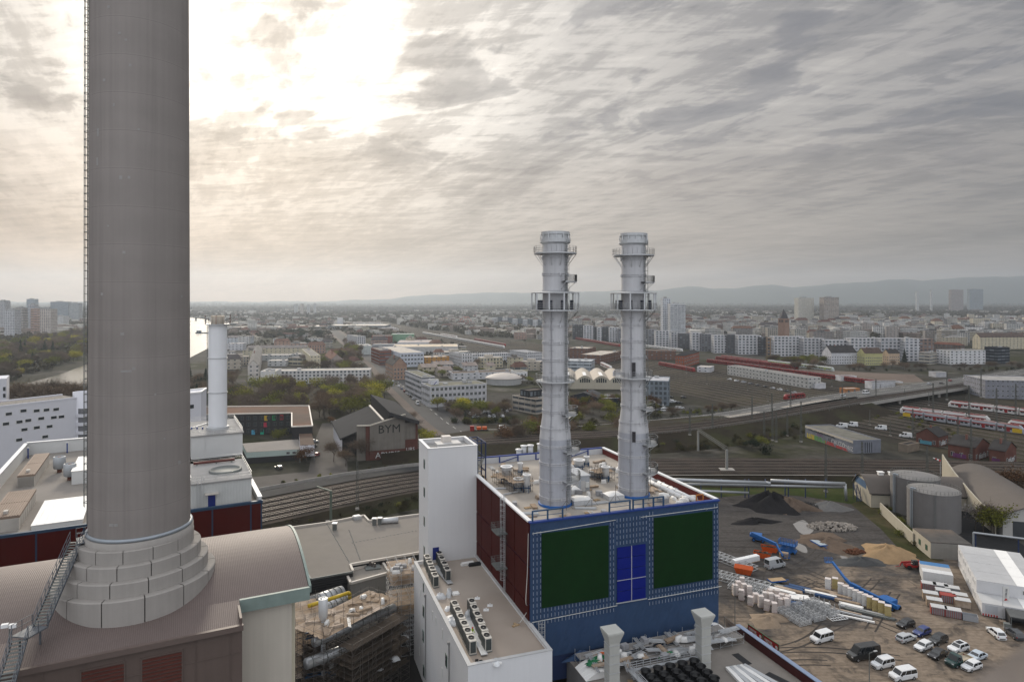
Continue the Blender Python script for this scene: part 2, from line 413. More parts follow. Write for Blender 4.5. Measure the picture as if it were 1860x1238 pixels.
def ccw(p):
 a=sum(p[i][0]*p[(i+1)%len(p)][1]-p[(i+1)%len(p)][0]*p[i][1]for i in range(len(p)))
 return p if a>0 else p[::-1]
ground('ground',[(-11000,-150),(11000,-150),(11000,11200),(-11000,11200)],gmat(),0)
def hills():
 prof=[(-900,549),(0,548),(345,548),(600,547),(700,543),(745,538),(830,533),(950,531),(1050,529),(1190,527),(1250,520),(1290,524),(1330,523),(1400,517),(1440,521),(1500,517),(1580,511),(1625,507),(1680,509),(1730,505),(1860,501),(2100,498),(2400,508),(2700,515)]
 mb=MB();mb.smooth=True;top=[];us=np.arange(-900,2700,12)
 ys=np.interp(us,[a for a,b in prof],[b for a,b in prof]);D=10200
 nv=len(us);vs=[]
 for j,(q,dd)in enumerate(((0,-1500),(.42,-900),(.62,-620),(.86,-250),(1,0),(0,420))):
  for i,u in enumerate(us):
   h=H+(V0-ys[i])*D/F+6*math.sin(u*.05+1)+4*math.sin(u*.13)
   vs.append(((u-U0)*D/F*(1+dd/D),D+dd+60*math.sin(u*.021+j),max(.2,h*q+(12*math.sin(u*.09+j*2)if 0<q<1 else 0))if q else.1))
 fs=[(j*nv+i,j*nv+i+1,(j+1)*nv+i+1,(j+1)*nv+i)for j in range(5)for i in range(nv-1)]
 mb.add(vs,fs);mb.build('hills',mat('hill_woods',(.040,.048,.036),1,.5,.012),kind='structure')
hills()
def haze():
 m=bpy.data.materials.new('haze_air');nodes(m)
 v=N('ShaderNodeVolumePrincipled');o=N('ShaderNodeOutputMaterial');nt.links.new(v.outputs[0],o.inputs['Volume'])
 v.inputs['Color'].default_value=(.66,.74,.84,1);v.inputs['Density'].default_value=.00009;v.inputs['Anisotropy'].default_value=.5
 mb=MB();mb.box(-11300,-400,-4,11300,11500,520);o=mb.build('haze',m,kind='stuff');return o
haze()
shore_n=[(-340,330),(-304,392),(-285,444),(-330,600),(-392,800),(-449,977),(-601,1312),(-851,1909),(-1143,2470),(-1700,3300)]
shore_f=[(-440,330),(-425,450),(-416,535),(-412,564),(-430,627),(-462,712),(-600,1020),(-816,1555),(-1059,2154),(-1290,2600),(-1860,3300)]
ground('river',ccw(shore_n+shore_f[::-1]),wmat(),.05)
yard_px=[(1150,905),(1300,903),(1400,896),(1470,903),(1545,915),(1600,960),(1650,1015),(1668,1030),(1750,1000),(1960,1060),(1960,1500),(1000,1700)]
ground('yard',ccw(gp(*yard_px)),ymat(),.012)
ground('grass_verge',ccw(gp((1180,902),(1310,902),(1400,895),(1470,902),(1560,918),(1592,908),(1560,888),(1540,874),(1180,872))),grass,.008)
ground('grass_bank',ccw(gp((1545,915),(1600,960),(1650,1015),(1672,1030),(1715,1018),(1655,955),(1600,918),(1570,905))),mat('rough_grass',(.034,.036,.013),.95,.5,.6,tint=(.055,.045,.025)),.016)
ground('access_road',ccw(gp((1100,874),(1660,874),(1660,858),(1100,858))),asphalt,.02)
ground('depot_road',ccw(gp((1740,912),(1860,990),(1960,1010),(1960,1100),(1760,1010),(1690,975),(1735,935))),asphalt_d,.02)
ground('plant_ground',[(-190,20),(60,20),(60,190),(20,200),(-30,205),(-70,185),(-190,110)],mat('plant_paving',(.030,.028,.027),.95,.3,.3),.005)
for k,pts in enumerate(([(1440,951),(1458,944),(1470,952),(1478,962),(1466,971),(1452,966)],[(1448,985),(1463,992),(1466,1003),(1455,1001),(1444,993)],[(1525,1008),(1540,1012),(1549,1020),(1535,1020)])):
 P=[Vector(G(u,v))for u,v in pts];P=spline(P+[P[0]],5)[:-1]
 ground('puddle',ccw(P),MATS.get('puddle')or mat('puddle',(.20,.19,.18),.13,.1,.3,spec=.8),.02)
rr_=random.Random(12);rut=mat('tyre_rut',(.050,.044,.040),.95,.35,.7)
for k in range(22):
 u,v=rr_.uniform(1330,1700),rr_.uniform(935,1215);p=G(u,v);a=rr_.uniform(0,6.28);cv=rr_.uniform(-.045,.045);q=[]
 for i in range(16):q.append(p.copy());p=p+Vector((math.cos(a),math.sin(a),0))*1.6;a+=cv*1.6+rr_.uniform(-.03,.03)
 q=[c for c in q if c.x>45 and c.y<240-max(0,c.x-100)*.9]
 if len(q)<5:continue
 mb=MB()
 for d in(-.95,.95):strip(mb,q,d-.19,d+.19,.017+.0006*k)
 mb.build('tyre_ruts',rut,kind='structure')
def tracks(name,pts,offs,bed=None,z=0.0,sleepers=True,step=.9,gauge=1.5,rw=.09,skirt=0,bedmat=None,railm=None):
 if bed:
  mb=MB();strip(mb,pts,bed[0],bed[1],z)
  if skirt:
   mb.m=1
   strip(mb,pts,bed[0]-skirt,bed[0],z-pts[0].z,z);strip(mb,pts,bed[1],bed[1]+skirt,z,z-pts[0].z)
  mb.build(name+'_bed',[bedmat or ballast,scrub],kind='structure')
 for d in offs:
  mb=MB();q=offset(pts,d);n=len(q)
  for g in(-gauge/2,gauge/2):
   for a,b in zip(offset(q,g),offset(q,g)[1:]):
    mb.bar(a+Vector((0,0,z+.28)),b+Vector((0,0,z+.28)),rw,.16)
  if sleepers:
   mb.m=1;acc=0
   for a,b in zip(q,q[1:]):
    l=(b-a).length;t=(b-a).normalized();s=Vector((t.y,-t.x,0))
    while acc<l:
     c=a+t*acc+Vector((0,0,z+.10));mb.bar(c-s*1.3,c+s*1.3,.27,.2);acc+=step
    acc-=l
  mb.build('railway_track',[railm or rail_m,sleeper_m],kind='structure')
curve=spline([(-190,105,3),(-130,165,3),(-79,210,3),(-35,245,3),(10,260,3),(58,267,3),(126,267,3),(203,262,3),(300,250,3)],8)
tracks('railway',curve,(-10,-5.2,-.6,4.4,9),(-14,12.5),.0,True,.8,skirt=8)
mb=MB();strip(mb,curve[:40],-33,-22,-2.9,.02);strip(mb,curve[:40],-22,-15,.02);mb.build('service_road',asphalt,kind='structure')
mb=MB();strip(mb,curve[30:],13.0,13.5,0,0);mb.build('track_kerb',concrete,kind='structure')
rl=spline([(-60,300,3),(0,315,4),(71,331,5),(120,357,5),(193,408,5),(283,469,5),(382,533,5),(520,620,5)],8)
tracks('upper_railway',rl,(-5,0,5),(-8,8),.0,True,1.0)
rd=spline([(-20,352,.1),(20,352,.6),(79,364,3),(124,377,5),(203,432,6),(297,492,6),(399,557,6),(480,610,6),(620,705,6)],8)
mb=MB();strip(mb,rd,-7,7,.15);mb.build('bridge_road',mat('bridge_asphalt',(.10,.098,.095),.9,.15,.2),kind='structure')
mb=MB()
for d in(-6.6,6.6):strip(mb,rd,d-.12,d+.12,.16)
for i in range(10,len(rd)-1,1):
 if i%2:strip(mb,rd[i:i+2],-.12,.12,.16)
mb.build('road_markings',white_line,kind='structure')
mb=MB();strip(mb,rd[20:27],2.4,6.4,.165);strip(mb,rd[28:33],2.4,6.4,.165)
mb.build('worn_lane',mat('pale_lane',(.30,.27,.235),.9,.12,.2),kind='structure')
mb=MB()
nb=36
strip(mb,rl[:nb],8,27,-.05,-5.2);strip(mb,rl[:nb],-8,-7.99,-.05,-.05)
mb.build('rail_bank',scrub,kind='structure')
mb=MB();A=offset(rd[:nb],-7.2);B=offset(rl[:nb],-8)
a2=offset(rd[:nb],-22)
for i in range(nb-1):
 mb.quad(A[i],B[i],B[i+1],A[i+1]);mb.quad(a2[i]*1-Vector((0,0,a2[i].z-.02)),A[i],A[i+1],a2[i+1]-Vector((0,0,a2[i+1].z-.02)))
mb.build('road_bank',scrub,kind='structure')
ax=[Vector((-520,2250,0)),Vector((-330,1720,0)),Vector((-140,1290,0)),Vector((30,930,0)),Vector((150,640,0)),Vector((235,430,0)),Vector((330,215,0))]
ax=spline(ax,6)
RDIR=(Vector((245,420,0))-Vector((150,640,0))).normalized()
fieldm=mat('track_field',(.027,.024,.019),.95,.45,.12,tint=(.042,.036,.024))
tracks('yard_railway',ax,[-60+9.5*i for i in range(15)],(-70,85),.03,False,bedmat=fieldm,rw=.25)
ground('track_field',[(150,560),(330,300),(420,330),(520,420),(340,640),(200,760)],fieldm,.022)
st=spline([(8,318,0),(-26,351,0),(-66,469,0),(-102,583,0),(-147,737,0),(-257,1063,0),(-421,1555,0)],8)
mb=MB();strip(mb,st,-16,16,.03);mb.build('pavement',mat('paving',(.105,.085,.074),.9,.15,.3),kind='structure')
mb=MB();strip(mb,st,-10,9,.05);mb.build('street',mat('street_asphalt',(.070,.068,.067),.9,.15,.2),kind='structure')
mb=MB()
for i in range(0,30,1):strip(mb,[st[i],st[i].lerp(st[i+1],.45)],-.1,.1,.06)
mb.build('lane_marks',white_line,kind='structure')
ground('junction',ccw(gp((820,792),(838,778),(930,770),(1010,772),(1010,783),(945,786),(905,800),(880,800))),MATS['street_asphalt'],.045)
ground('junction_island',ccw(gp((862,787),(880,783),(915,782),(898,788))),grass,.06)
ground('school_yard',ccw(gp((585,768),(624,768),(632,860),(560,878),(470,890),(440,868),(560,856),(572,800))),mat('yard_asphalt',(.085,.077,.070),.9,.2,.2),.02)
ground('park_ground',ccw(gp((345,790),(600,790),(640,760),(690,705),(640,690),(345,700))),scrub,.012)
# ================================================================ power plant: the blue and red boiler house
AB=R(19.4)
dB,dA=dirs(AB)
O=G(963,947,35.0)
FR=frame(O,AB)
navy=mat('navy_steel',(.016,.030,.085),.6,.15,1)
redm=mat('red_panel',(.058,.0065,.005),.6,.22,.25,spec=.12)
tarp=mat('blue_membrane',(.026,.056,.120),.75,.22,.5,bump=.8,tint=(.022,.047,.105))
WB=reach(O,dB,1305)
DB=44.0
ZR=33.4
bh=thing('boiler_house','boiler house with blue wrapped front, green louvre fields and red panelled side','power plant building',(O.x,O.y,0),AB)
I4=FR
mb=MB(I4);mb.box(0.12,.12,9,WB-.12,DB-.12,ZR);mb.build('structure_block',navy,bh)
mb=MB(I4);mb.box(.4,.4,ZR,WB-.4,DB-.4,ZR+.12)
mb.build('roof_deck',mat('roof_screed',(.36,.325,.285),.9,.2,.35,tint=(.26,.235,.21)),bh)
mb=MB(I4);n=60;mm=24
vs=[]
for j in range(mm+1):
 for i in range(n+1):
  vs.append((WB*i/n,-.02+.05*math.sin(i*2.1+j*.7)*math.sin(j*1.3+i*.31),13+22*j/mm))
mb.add(vs,[(j*(n+1)+i,j*(n+1)+i+1,(j+1)*(n+1)+i+1,(j+1)*(n+1)+i)for j in range(mm)for i in range(n)])
mb.build('membrane',tarp,bh)
def fr(u,v):return onwall(O,dB,u,v)
def field(u0,v0,u1,v1,w0,w1):
 a=fr(u0,v0);b=fr(u1,v1);c=fr(u0,w0);d=fr(u1,w1)
 return a[0],b[0],(c[1]+d[1])/2,(a[1]+b[1])/2
gl=field(983,968,1104.5,951.5,1103,1082);gr=field(1186.5,939.5,1293,926,1067,1049.5);bl=field(1119.7,992.5,1172,986.5,1092,1086)
green_m=mat('green_louvre',(.003,.023,.004),.7,.25,.6,spec=.08)
for f in(gl,gr):
 mb=MB(I4);x0,x1,z0,z1=f;k=46;nx=9
 for j in range(k):
  z=z0+(z1-z0)*j/k;hh=(z1-z0)/k
  for i in range(nx):
   xa=x0+(x1-x0)*i/nx;xb=x0+(x1-x0)*(i+1)/nx;o=.02*((i*7+j*3)%5)/5
   mb.add([(xa,-.30+o,z),(xb,-.30+o,z),(xb,-.16,z+hh*.92),(xa,-.16,z+hh*.92)],[(0,1,2,3)])
   mb.add([(xa,-.30+o,z),(xb,-.30+o,z),(xb,-.10,z),(xa,-.10,z)],[(3,2,1,0)])
 mb.build('louvre_panel',green_m,bh)
bluem=mat('bright_blue_panel',(.003,.010,.150),.5,.2,.4,spec=.15)
x0,x1,z0,z1=bl
for i in range(2):
 for j in range(5):
  mb=MB(I4);xa=x0+(x1-x0)*i/2+.04;xb=x0+(x1-x0)*(i+1)/2-.04;za=z0+(z1-z0)*j/5+.04;zb=z0+(z1-z0)*(j+1)/5-.04
  mb.box(xa,-.22,za,xb,-.1,zb);mb.build('cladding_panel',bluem,bh)
mb=MB(I4);mb.box((x0+x1)/2-.05,-.26,z0,(x0+x1)/2+.05,-.2,z1);mb.box(x0-.2,-.26,z0-.16,x1+.2,-.12,z0);mb.box(x0,-.26,z0+(z1-z0)*.4-.05,x1,-.2,z0+(z1-z0)*.4+.05)
mb.build('panel_trim',galv,bh)
mb=MB(I4)
zlow=min(gl[2],gr[2])-2.6
cols=[]
x=.5
while x<WB-.3:
 cols.append(x);x+=.62
for x in cols:
 inL=gl[0]-.1<x<gl[1]+.1;inR=gr[0]-.1<x<gr[1]+.1;inM=bl[0]-.15<x<bl[1]+.15
 spans=[(zlow,33.0)]
 if inL:spans=[(zlow,gl[2]-.05)]
 elif inR:spans=[(zlow,gr[2]-.05)]
 elif inM:spans=[(zlow+1.4,bl[2]-.2),(bl[3]+.4,33.6)]
 elif x<gl[0]or gl[1]<x<bl[0]:spans=[(zlow,gl[3]+.9)]
 elif bl[1]<x<gr[0]or x>gr[1]:spans=[(zlow,gr[3]+.9)]
 for a,b in spans:
  z=a;mb.m=1
  if b>a:mb.box(x-.03,-.10,a,x+.03,-.06,b)
  mb.m=0
  while z<b-.3:
   mb.box(x-.05,-.17,z,x+.05,-.08,z+.55);z+=.95
mb.build('batten_grid',[mat('bracket',(.20,.245,.33),.7,.2,3),navy],bh)
mb=MB(I4)
def line(p,q,w=.07):
 a=fr(*p);b=fr(*q);mb=MB(I4);mb.bar((a[0],-.2,a[1]),(b[0],-.2,b[1]),w);mb.build('edge_strip',frame_w,bh)
line((966,1128.6),(1120,1098));line((1176,1087),(1309,1063));line((978,966),(1117,943));line((1163,938),(1302,920));line((966,968),(982,965))
mb=MB(I4);mb.box(-.15,-.25,34.75,WB+.15,.45,35.0);mb.build('front_coping',mat('blue_coping',(.012,.040,.20),.4,.1,1),bh)
mb=MB(I4);mb.box(-.3,.45,34.8,.45,DB,35.05);mb.box(WB-.45,.45,34.8,WB+.3,DB,35.05);mb.build('side_coping',white_m,bh)
mb=MB(I4);mb.box(.45,DB-.4,34.8,WB-.45,DB+.2,35.05);mb.build('back_coping',MATS['blue_coping'],bh)
mb=MB(I4);mb.box(.12,.12,ZR,WB-.12,.4,34.75);mb.build('front_parapet',navy,bh)
mb=MB(I4);mb.box(WB-.4,.4,ZR,WB-.12,DB-.4,34.8);mb.box(.12,.4,ZR,.4,DB-.4,34.8);mb.build('side_parapet',mat('red_parapet',(.12,.016,.012),.55,.15,.3),bh)
mb=MB(I4);mb.box(.12,DB-.4,ZR,WB-.12,DB-.12,34.8)
mb.build('back_parapet',mat('pale_parapet',(.52,.53,.55),.6,.1,.4),bh)
mb=MB(I4)
for x in np.arange(.5,WB,4.4):mb.box(x-.12,DB-.6,ZR,x+.12,DB-.38,34.8)
for x in np.arange(.5,WB-4,8.8):mb.bar((x,DB-.5,ZR+.1),(x+4.4,DB-.5,34.6),.14)
mb.build('parapet_brace',MATS['blue_coping'],bh)
ys=[0.45,7.2,13.6,20,26.6,33,39];zs=[9.5,15.5,21.6,27.6,34.7]
mb=MB(I4)
for a,b in zip(ys,ys[1:]+[DB]):
 for c,d in zip(zs,zs[1:]):
  mb.box(-.05,a+.14,c+.12,.12,b-.14,d-.12)
mb.build('red_side_panels',redm,bh)
mb=MB(I4)
for a,b in zip(ys,ys[1:]+[DB]):
 for c,d in zip(zs,zs[1:]):mb.box(WB-.12,a+.14,c+.12,WB+.05,b-.14,d-.12)
mb.build('red_far_panels',redm,bh)
mb=MB(I4)
def post_rail(a,b,n):
 mb=MB(I4)
 for i in range(n+1):
  x=a+(b-a)*i/n;mb.box(x-.11,-.1,34.9,x+.11,.12,36.6)
 mb.bar((a-.1,0,36.6),(b+.1,0,36.6),.2);mb.bar((a,0,35.8),(b,0,35.8),.08);mb.build('edge_rail',MATS.get('blue_rail')or mat('blue_rail',(.018,.060,.13),.5,.1,1),bh)
post_rail(.4,5.6,2);post_rail(reach(O,dB,1150),reach(O,dB,1205),3);post_rail(reach(O,dB,1107),reach(O,dB,1150)-.6,1)
lad=thing('caged_ladder','galvanised caged ladder with two landings on the red side wall','ladder',FR@Vector((0,4,20)),AB)
def lw(u,v):return onwall(O,dA,u,v)
yl=lw(921,930)[0]
mb=MB(I4)
for y in(yl-.35,yl+.35):mb.bar((-.5,y,19.2),(-.5,y,36.2),.09)
for z in np.arange(19.4,36,.4):mb.bar((-.5,yl-.35,z),(-.5,yl+.35,z),.05)
mb.build('ladder_rails',galv,lad)
mb=MB(I4)
for z in np.arange(21.5,36.2,1.0):
 p=[(-.5-.75*math.sin(a),yl-.5*math.cos(a)*1.0,z)for a in np.linspace(0,math.pi,7)]
 for a,b in zip(p,p[1:]):mb.bar(a,b,.06)
for a in np.linspace(.4,math.pi-.4,4):mb.bar((-.5-.75*math.sin(a),yl-.5*math.cos(a),21.5),(-.5-.75*math.sin(a),yl-.5*math.cos(a),36),.05)
mb.build('safety_cage',galv,lad)
for z in(29.6,23.6):
 mb=MB(I4);mb.box(-2.1,yl-.6,z-.16,-.1,yl+2.6,z)
 railing(mb,[(-.15,yl+2.6,z),(-2.1,yl+2.6,z),(-2.1,yl-.6,z),(-.9,yl-.6,z)],1.15,.65,.03,3)
 mb.bar((-2,yl,z-.1),(-.1,yl,z-1.5),.1);mb.bar((-2,yl+2.2,z-.1),(-.1,yl+2.2,z-1.5),.1)
 mb.build('landing',galv_d,lad)
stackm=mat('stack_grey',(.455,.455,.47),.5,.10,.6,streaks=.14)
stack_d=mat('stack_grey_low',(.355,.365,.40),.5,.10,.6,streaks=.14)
def make_stack(name,label,u,vfront,blank,zt):
 c=G(u,vfront,ZR+.1);c=Vector((c.x,c.y+2.8,0));c.x=(u-U0)*c.y/F
 t=thing(name,label,'chimney stack',(c.x,c.y,ZR+.1),0,'steel stacks on the boiler house')
 k=c.y/119.2
 zz=lambda y:H-(400+y/2.21-V0)*119.2/F
 z0=ZR+.12;zA=zz(868);zB=zz(782);zT=zt
 mb=MB();mb.smooth=True
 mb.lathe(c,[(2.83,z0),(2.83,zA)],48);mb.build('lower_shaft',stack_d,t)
 mb=MB();mb.smooth=True
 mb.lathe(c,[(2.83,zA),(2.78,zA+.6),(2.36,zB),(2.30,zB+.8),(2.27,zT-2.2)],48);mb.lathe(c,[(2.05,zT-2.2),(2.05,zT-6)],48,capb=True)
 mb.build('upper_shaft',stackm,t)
 mb=MB();mb.lathe(c,[(3.05,z0),(3.05,z0+.35),(2.84,z0+.4)],40);mb.build('base_collar',mat('blue_sheet',(.02,.11,.36),.5,.15,1),t)
 z=z0+1.4
 while z<zT-3:
  f=2.83 if z<zA else(2.83+(2.3-2.83)*min(1,(z-zA)/(zB-zA)))
  mb=MB()
  for d in(0,.3):mb.lathe(c,[(f,z+d-.08),(f+.11,z+d-.07),(f+.11,z+d+.07),(f,z+d+.08)],40)
  for a in np.linspace(0,2*math.pi,9)[:-1]:mb.cbox(c.x+(f+.1)*math.cos(a+.3),c.y+(f+.1)*math.sin(a+.3),z-.1,.22,.22,.5,a+.3)
  mb.build('flange',stackm,t);z+=3.05
 mb=MB();mb.lathe(c,[(2.27,zT-2.2),(2.75,zT-1.9),(2.75,zT-1.25),(2.45,zT-1.2),(2.45,zT-.55),(2.62,zT-.5),(2.62,zT),(2.2,zT),(2.05,zT-2.2)],40)
 for a in np.linspace(0,2*math.pi,13)[:-1]:mb.bar(c+Vector((2.7*math.cos(a),2.7*math.sin(a),zT-1.6)),c+Vector((2.55*math.cos(a),2.55*math.sin(a),zT-.2)),.14)
 mb.build('rim',galv,t)
 def ring(z,r0,r1,a0,a1,nm,th=.22,brace=2.0,rails=True):
  mb=MB();mb.lathe(c,[(r0,z-th),(r1,z-th),(r1,z),(r0,z),(r0,z-th)],28,a0,a1)
  n=28;pts=[(c.x+r1*math.cos(a0+(a1-a0)*i/n),c.y+r1*math.sin(a0+(a1-a0)*i/n),z)for i in range(n+1)]
  if a1-a0<6.2:pts=[(c.x+r0*math.cos(a0),c.y+r0*math.sin(a0),z)]+pts+[(c.x+r0*math.cos(a1),c.y+r0*math.sin(a1),z)]
  if rails:railing(mb,pts,1.15,1.1,.028,3)
  m=max(2,round((a1-a0)/.6))
  for i in range(m+1):
   a=a0+(a1-a0)*i/m
   mb.bar((c.x+(r1-.1)*math.cos(a),c.y+(r1-.1)*math.sin(a),z-th),(c.x+r0*math.cos(a),c.y+r0*math.sin(a),z-brace),.09)
  mb.build(nm,galv,t)
 full=(0,2*math.pi)
 ring(zz(132),2.2,3.85,*full,'top_platform',brace=2.4)
 zF=zz(358);zC=zz(290)
 ring(zF,2.2,4.25,*full,'silencer_platform',brace=2.4)
 mb=MB();mb.lathe(c,[(2.25,zC+.28),(4.35,zC),(4.35,zC-.14),(2.25,zC+.1)],40)
 for a in np.linspace(0,2*math.pi,11)[:-1]:mb.bar((c.x+4.2*math.cos(a),c.y+4.2*math.sin(a),zF),(c.x+4.2*math.cos(a),c.y+4.2*math.sin(a),zC),.26)
 mb.build('weather_canopy',galv,t)
 mb=MB()
 for a in(-2.6,-1.9,-1.2,-.4,2.8):mb.cbox(c.x+3.1*math.cos(a),c.y+3.1*math.sin(a),zF,.5,.5,1.7,a)
 mb.build('instrument_boxes',mat('instrument_dark',(.05,.055,.07),.5,.2,2),t)
 ring(zz(640),2.25,3.5,*full,'middle_platform',brace=1.8)
 for y,r0 in((245,2.2),(770,2.3),(913,2.8),(1030,2.8)):ring(zz(y),r0,r0+1.7,-1.15,.35,'side_balcony',brace=1.6)
 mb=MB();a=-.75
 def at(r,da,z):return Vector((c.x+r*math.cos(a+da),c.y+r*math.sin(a+da),z))
 segs=[(z0,zA,3.0),(zA,zB,2.8),(zB,zT-1.5,2.5)]
 for s0,s1,r in segs:
  for d in(-.09,.09):mb.bar(at(r,d,s0),at(r-(.35 if s0==zA else 0),d,s1),.06)
  z=s0
  while z<s1:mb.bar(at(r-.1,-.09,z),at(r-.1,.09,z),.035);z+=.45
  z=s0+2.2
  while z<s1:
   p=[at(r+.65*math.sin(q),-.14*math.cos(q),z)for q in np.linspace(0,math.pi,6)]
   for i,j in zip(p,p[1:]):mb.bar(i,j,.045)
   z+=1.2
  for q in(.6,1.57,2.5):mb.bar(at(r+.65*math.sin(q),-.14*math.cos(q),s0+2),at(r+.65*math.sin(q),-.14*math.cos(q),s1),.04)
 mb.build('caged_ladder',galv_d,t)
 mb=MB();a=-1.95
 for s0,s1,r,r2 in((z0,zA,2.93,2.93),(zA,zB,2.93,2.42),(zB,zF-.3,2.42,2.38)):
  mb.bar(at(r,0,s0),at(r2,0,s1),.10,.06);mb.bar(at(r,.05,s0),at(r2,.05,s1),.08,.06)
 z=z0+1
 while z<zF-1:
  f=2.9 if z<zA else(2.9+(2.36-2.9)*min(1,(z-zA)/(zB-zA)));mb.bar(at(f,-.13,z),at(f,.2,z),.07);z+=1.9
 mb.build('cable_run',mat('cable_grey',(.30,.30,.32),.6,.15,2),t)
 for z,hh in blank:
  mb=MB();f=2.86 if z<zA else 2.42;mb.cbox(c.x+f*math.cos(-1.72),c.y+f*math.sin(-1.72),z,.35,.62,hh,-1.72);mb.build('dark_hatch',mat('dark_hatch',(.03,.028,.032),.5,.3,2),t)
 return t
make_stack('steel_stack','grey steel stack nearer the white tower, without dark hatches on its shaft',1008.5,923.5,[],82.3)
make_stack('steel_stack','grey steel stack at the right with dark narrow hatches on its front',1150.5,906,[(44.0,1.9),(56.0,2.6)],82.6)
plaster=mat('white_render',(.655,.655,.665),.85,.035,.3,streaks=.04)
plaster_l=plaster
T0=G(778,814,41.0)
tw_w=reach(T0,dB,867);tw_d=reach(T0,dA,761)
TF=frame(T0,AB)
tower=thing('stair_tower','tall white rendered stair tower with a flat parapet roof and narrow slot windows','tower',(T0.x,T0.y,0),AB)
mb=MB(TF);mb.box(0,0,0,tw_w,tw_d,40.0)
mb.build('wall',plaster,tower)
mb=MB(TF)
for b in((0,0,tw_w,.4),(0,tw_d-.4,tw_w,tw_d),(0,.4,.4,tw_d-.4),(tw_w-.4,.4,tw_w,tw_d-.4)):mb.box(b[0],b[1],40.0,b[2],b[3],40.9)
mb.build('parapet',plaster,tower)
mb=MB(TF)
for b in((-.1,-.1,tw_w+.1,.5),(-.1,tw_d-.5,tw_w+.1,tw_d+.1),(-.1,.5,.5,tw_d-.5),(tw_w-.5,.5,tw_w+.1,tw_d-.5)):mb.box(b[0],b[1],40.9,b[2],b[3],41.0)
mb.build('coping',white_m,tower)
mb=MB(TF);mb.box(.4,.4,40.0,tw_w-.4,tw_d-.4,40.04);mb.build('roof',mat('grey_felt',(.27,.265,.26),.9,.15,.6),tower)
mb=MB(TF);mb.box(2.6,3.2,40.04,7.6,6.4,40.9);mb.build('roof_hood',mat('hood_grey',(.50,.49,.48),.7,.1,.8),tower)
mb=MB(TF);mb.box(4.0,4.6,40.9,5.8,6.3,42.1);mb.build('vent_cowl',mat('cowl_cream',(.58,.54,.50),.7,.1,.8),tower)
for v in(842,893,946,1000):
 t,z=onwall(T0,dA,770.8,v)
 mb=MB(TF);mb.box(-.06,t-.55,z-.95,.1,t+.55,z+.95);w=mb.build('window',mat('green_frame',(.10,.16,.13),.6,.15,2),tower)
 mb=MB(TF);mb.box(-.09,t-.42,z-.8,-.02,t+.42,z+.8);mb.build('pane',glass_m,w)
mb=MB(TF);xd,zd=onwall(T0,dB,785,1016);mb.box(xd+.1,-.08,19,xd+1.35,.05,21.4);mb.build('door',mat('blue_door',(.008,.02,.16),.5,.1,1),tower)
stx=thing('roof_stair','blue steel frame stair between the white tower and the boiler house roof','stair',TF@Vector((tw_w+1.2,4,33)),AB)
mb=MB(TF)
for x in(tw_w+.15,tw_w+1.9):
 for y in(.5,3.5,6.5):mb.bar((x,y,30),(x,y,41.2),.22)
 for z in(35.5,38.2,41.2):mb.bar((x,.5,z),(x,6.5,z),.2)
for y in(.5,3.5,6.5):mb.bar((tw_w+.15,y,41.2),(tw_w+1.9,y,41.2),.18);mb.bar((tw_w+.15,y,38.2),(tw_w+1.9,y,38.2),.18)
mb.build('stair_frame',navy,stx)
mb=MB(TF)
for i in range(14):mb.box(tw_w+.2,.6+i*.42,38.0-i*.36,tw_w+1.8,.98+i*.42,38.06-i*.36)
for x in(tw_w+.2,tw_w+1.8):railing(mb,[(x,.6,38.1),(x,6.5,33.2)],1.1,1,.03,2)
mb.build('stair_flight',galv_d,stx)
P1=G(850,1208,19.0);P2=G(752,1022,19.0);P3=G(1008,1186,19.0)
wdx=(P3-P1).xy.length;wdy=reach(P1,dA,752)
LF=frame(P1,AB)
wing=thing('plant_wing','long white flat roofed wing with air conditioners on its roof, below the white tower','building',(P1.x,P1.y,0),AB)
mb=MB(LF);mb.box(0,0,0,wdx,wdy,18.35);mb.build('wall',plaster,wing)
roofm=mat('wing_roof',(.285,.235,.195),.8,.12,.18,tint=(.33,.285,.245),spec=.3)
mb=MB(LF);mb.box(.5,.5,18.35,wdx-.5,wdy-.5,18.42);mb.build('roof',roofm,wing)
mb=MB(LF)
for b in((0,0,wdx,.5),(0,wdy-.5,wdx,wdy),(0,.5,.5,wdy-.5),(wdx-.5,.5,wdx,wdy-.5)):mb.box(b[0],b[1],18.35,b[2],b[3],18.92)
mb.build('parapet',plaster,wing)
mb=MB(LF)
for b in((-.06,-.06,wdx+.06,.56),(-.06,wdy-.56,wdx+.06,wdy+.06),(-.06,.56,.56,wdy-.56),(wdx-.56,.56,wdx+.06,wdy-.56)):mb.box(b[0],b[1],18.92,b[2],b[3],19.0)
mb.build('coping',mat('zinc_coping',(.40,.40,.40),.6,.1,.8),wing)
def wl(u,v):return onwall(P1,dA,u,v)
for u,v in((769.5,1109),(769,1154),(770,1218),(811,1199),(769.5,1066)):
 t,z=wl(u,v);big=v>1070
 mb=MB(LF);mb.box(-.08,t-(.55 if big else.25),z-(1.0 if big else.8),.1,t+(.55 if big else.25),z+(1.0 if big else.8));w=mb.build('window',MATS['green_frame'],wing)
 mb=MB(LF);mb.box(-.11,t-(.42 if big else.17),z-(.86 if big else.68),-.03,t+(.42 if big else.17),z+(.86 if big else.68));mb.build('pane',glass_m,w)
for u,v in((786,1117),(792,1128),(761,1122),(762,1182),(804,1150),(764,1076),(803,1220)):
 t,z=wl(u,v);mb=MB(LF);mb.box(-.07,t-.16,z-.75,.05,t+.16,z+.75);mb.build('slot_vent',frame_w,wing)
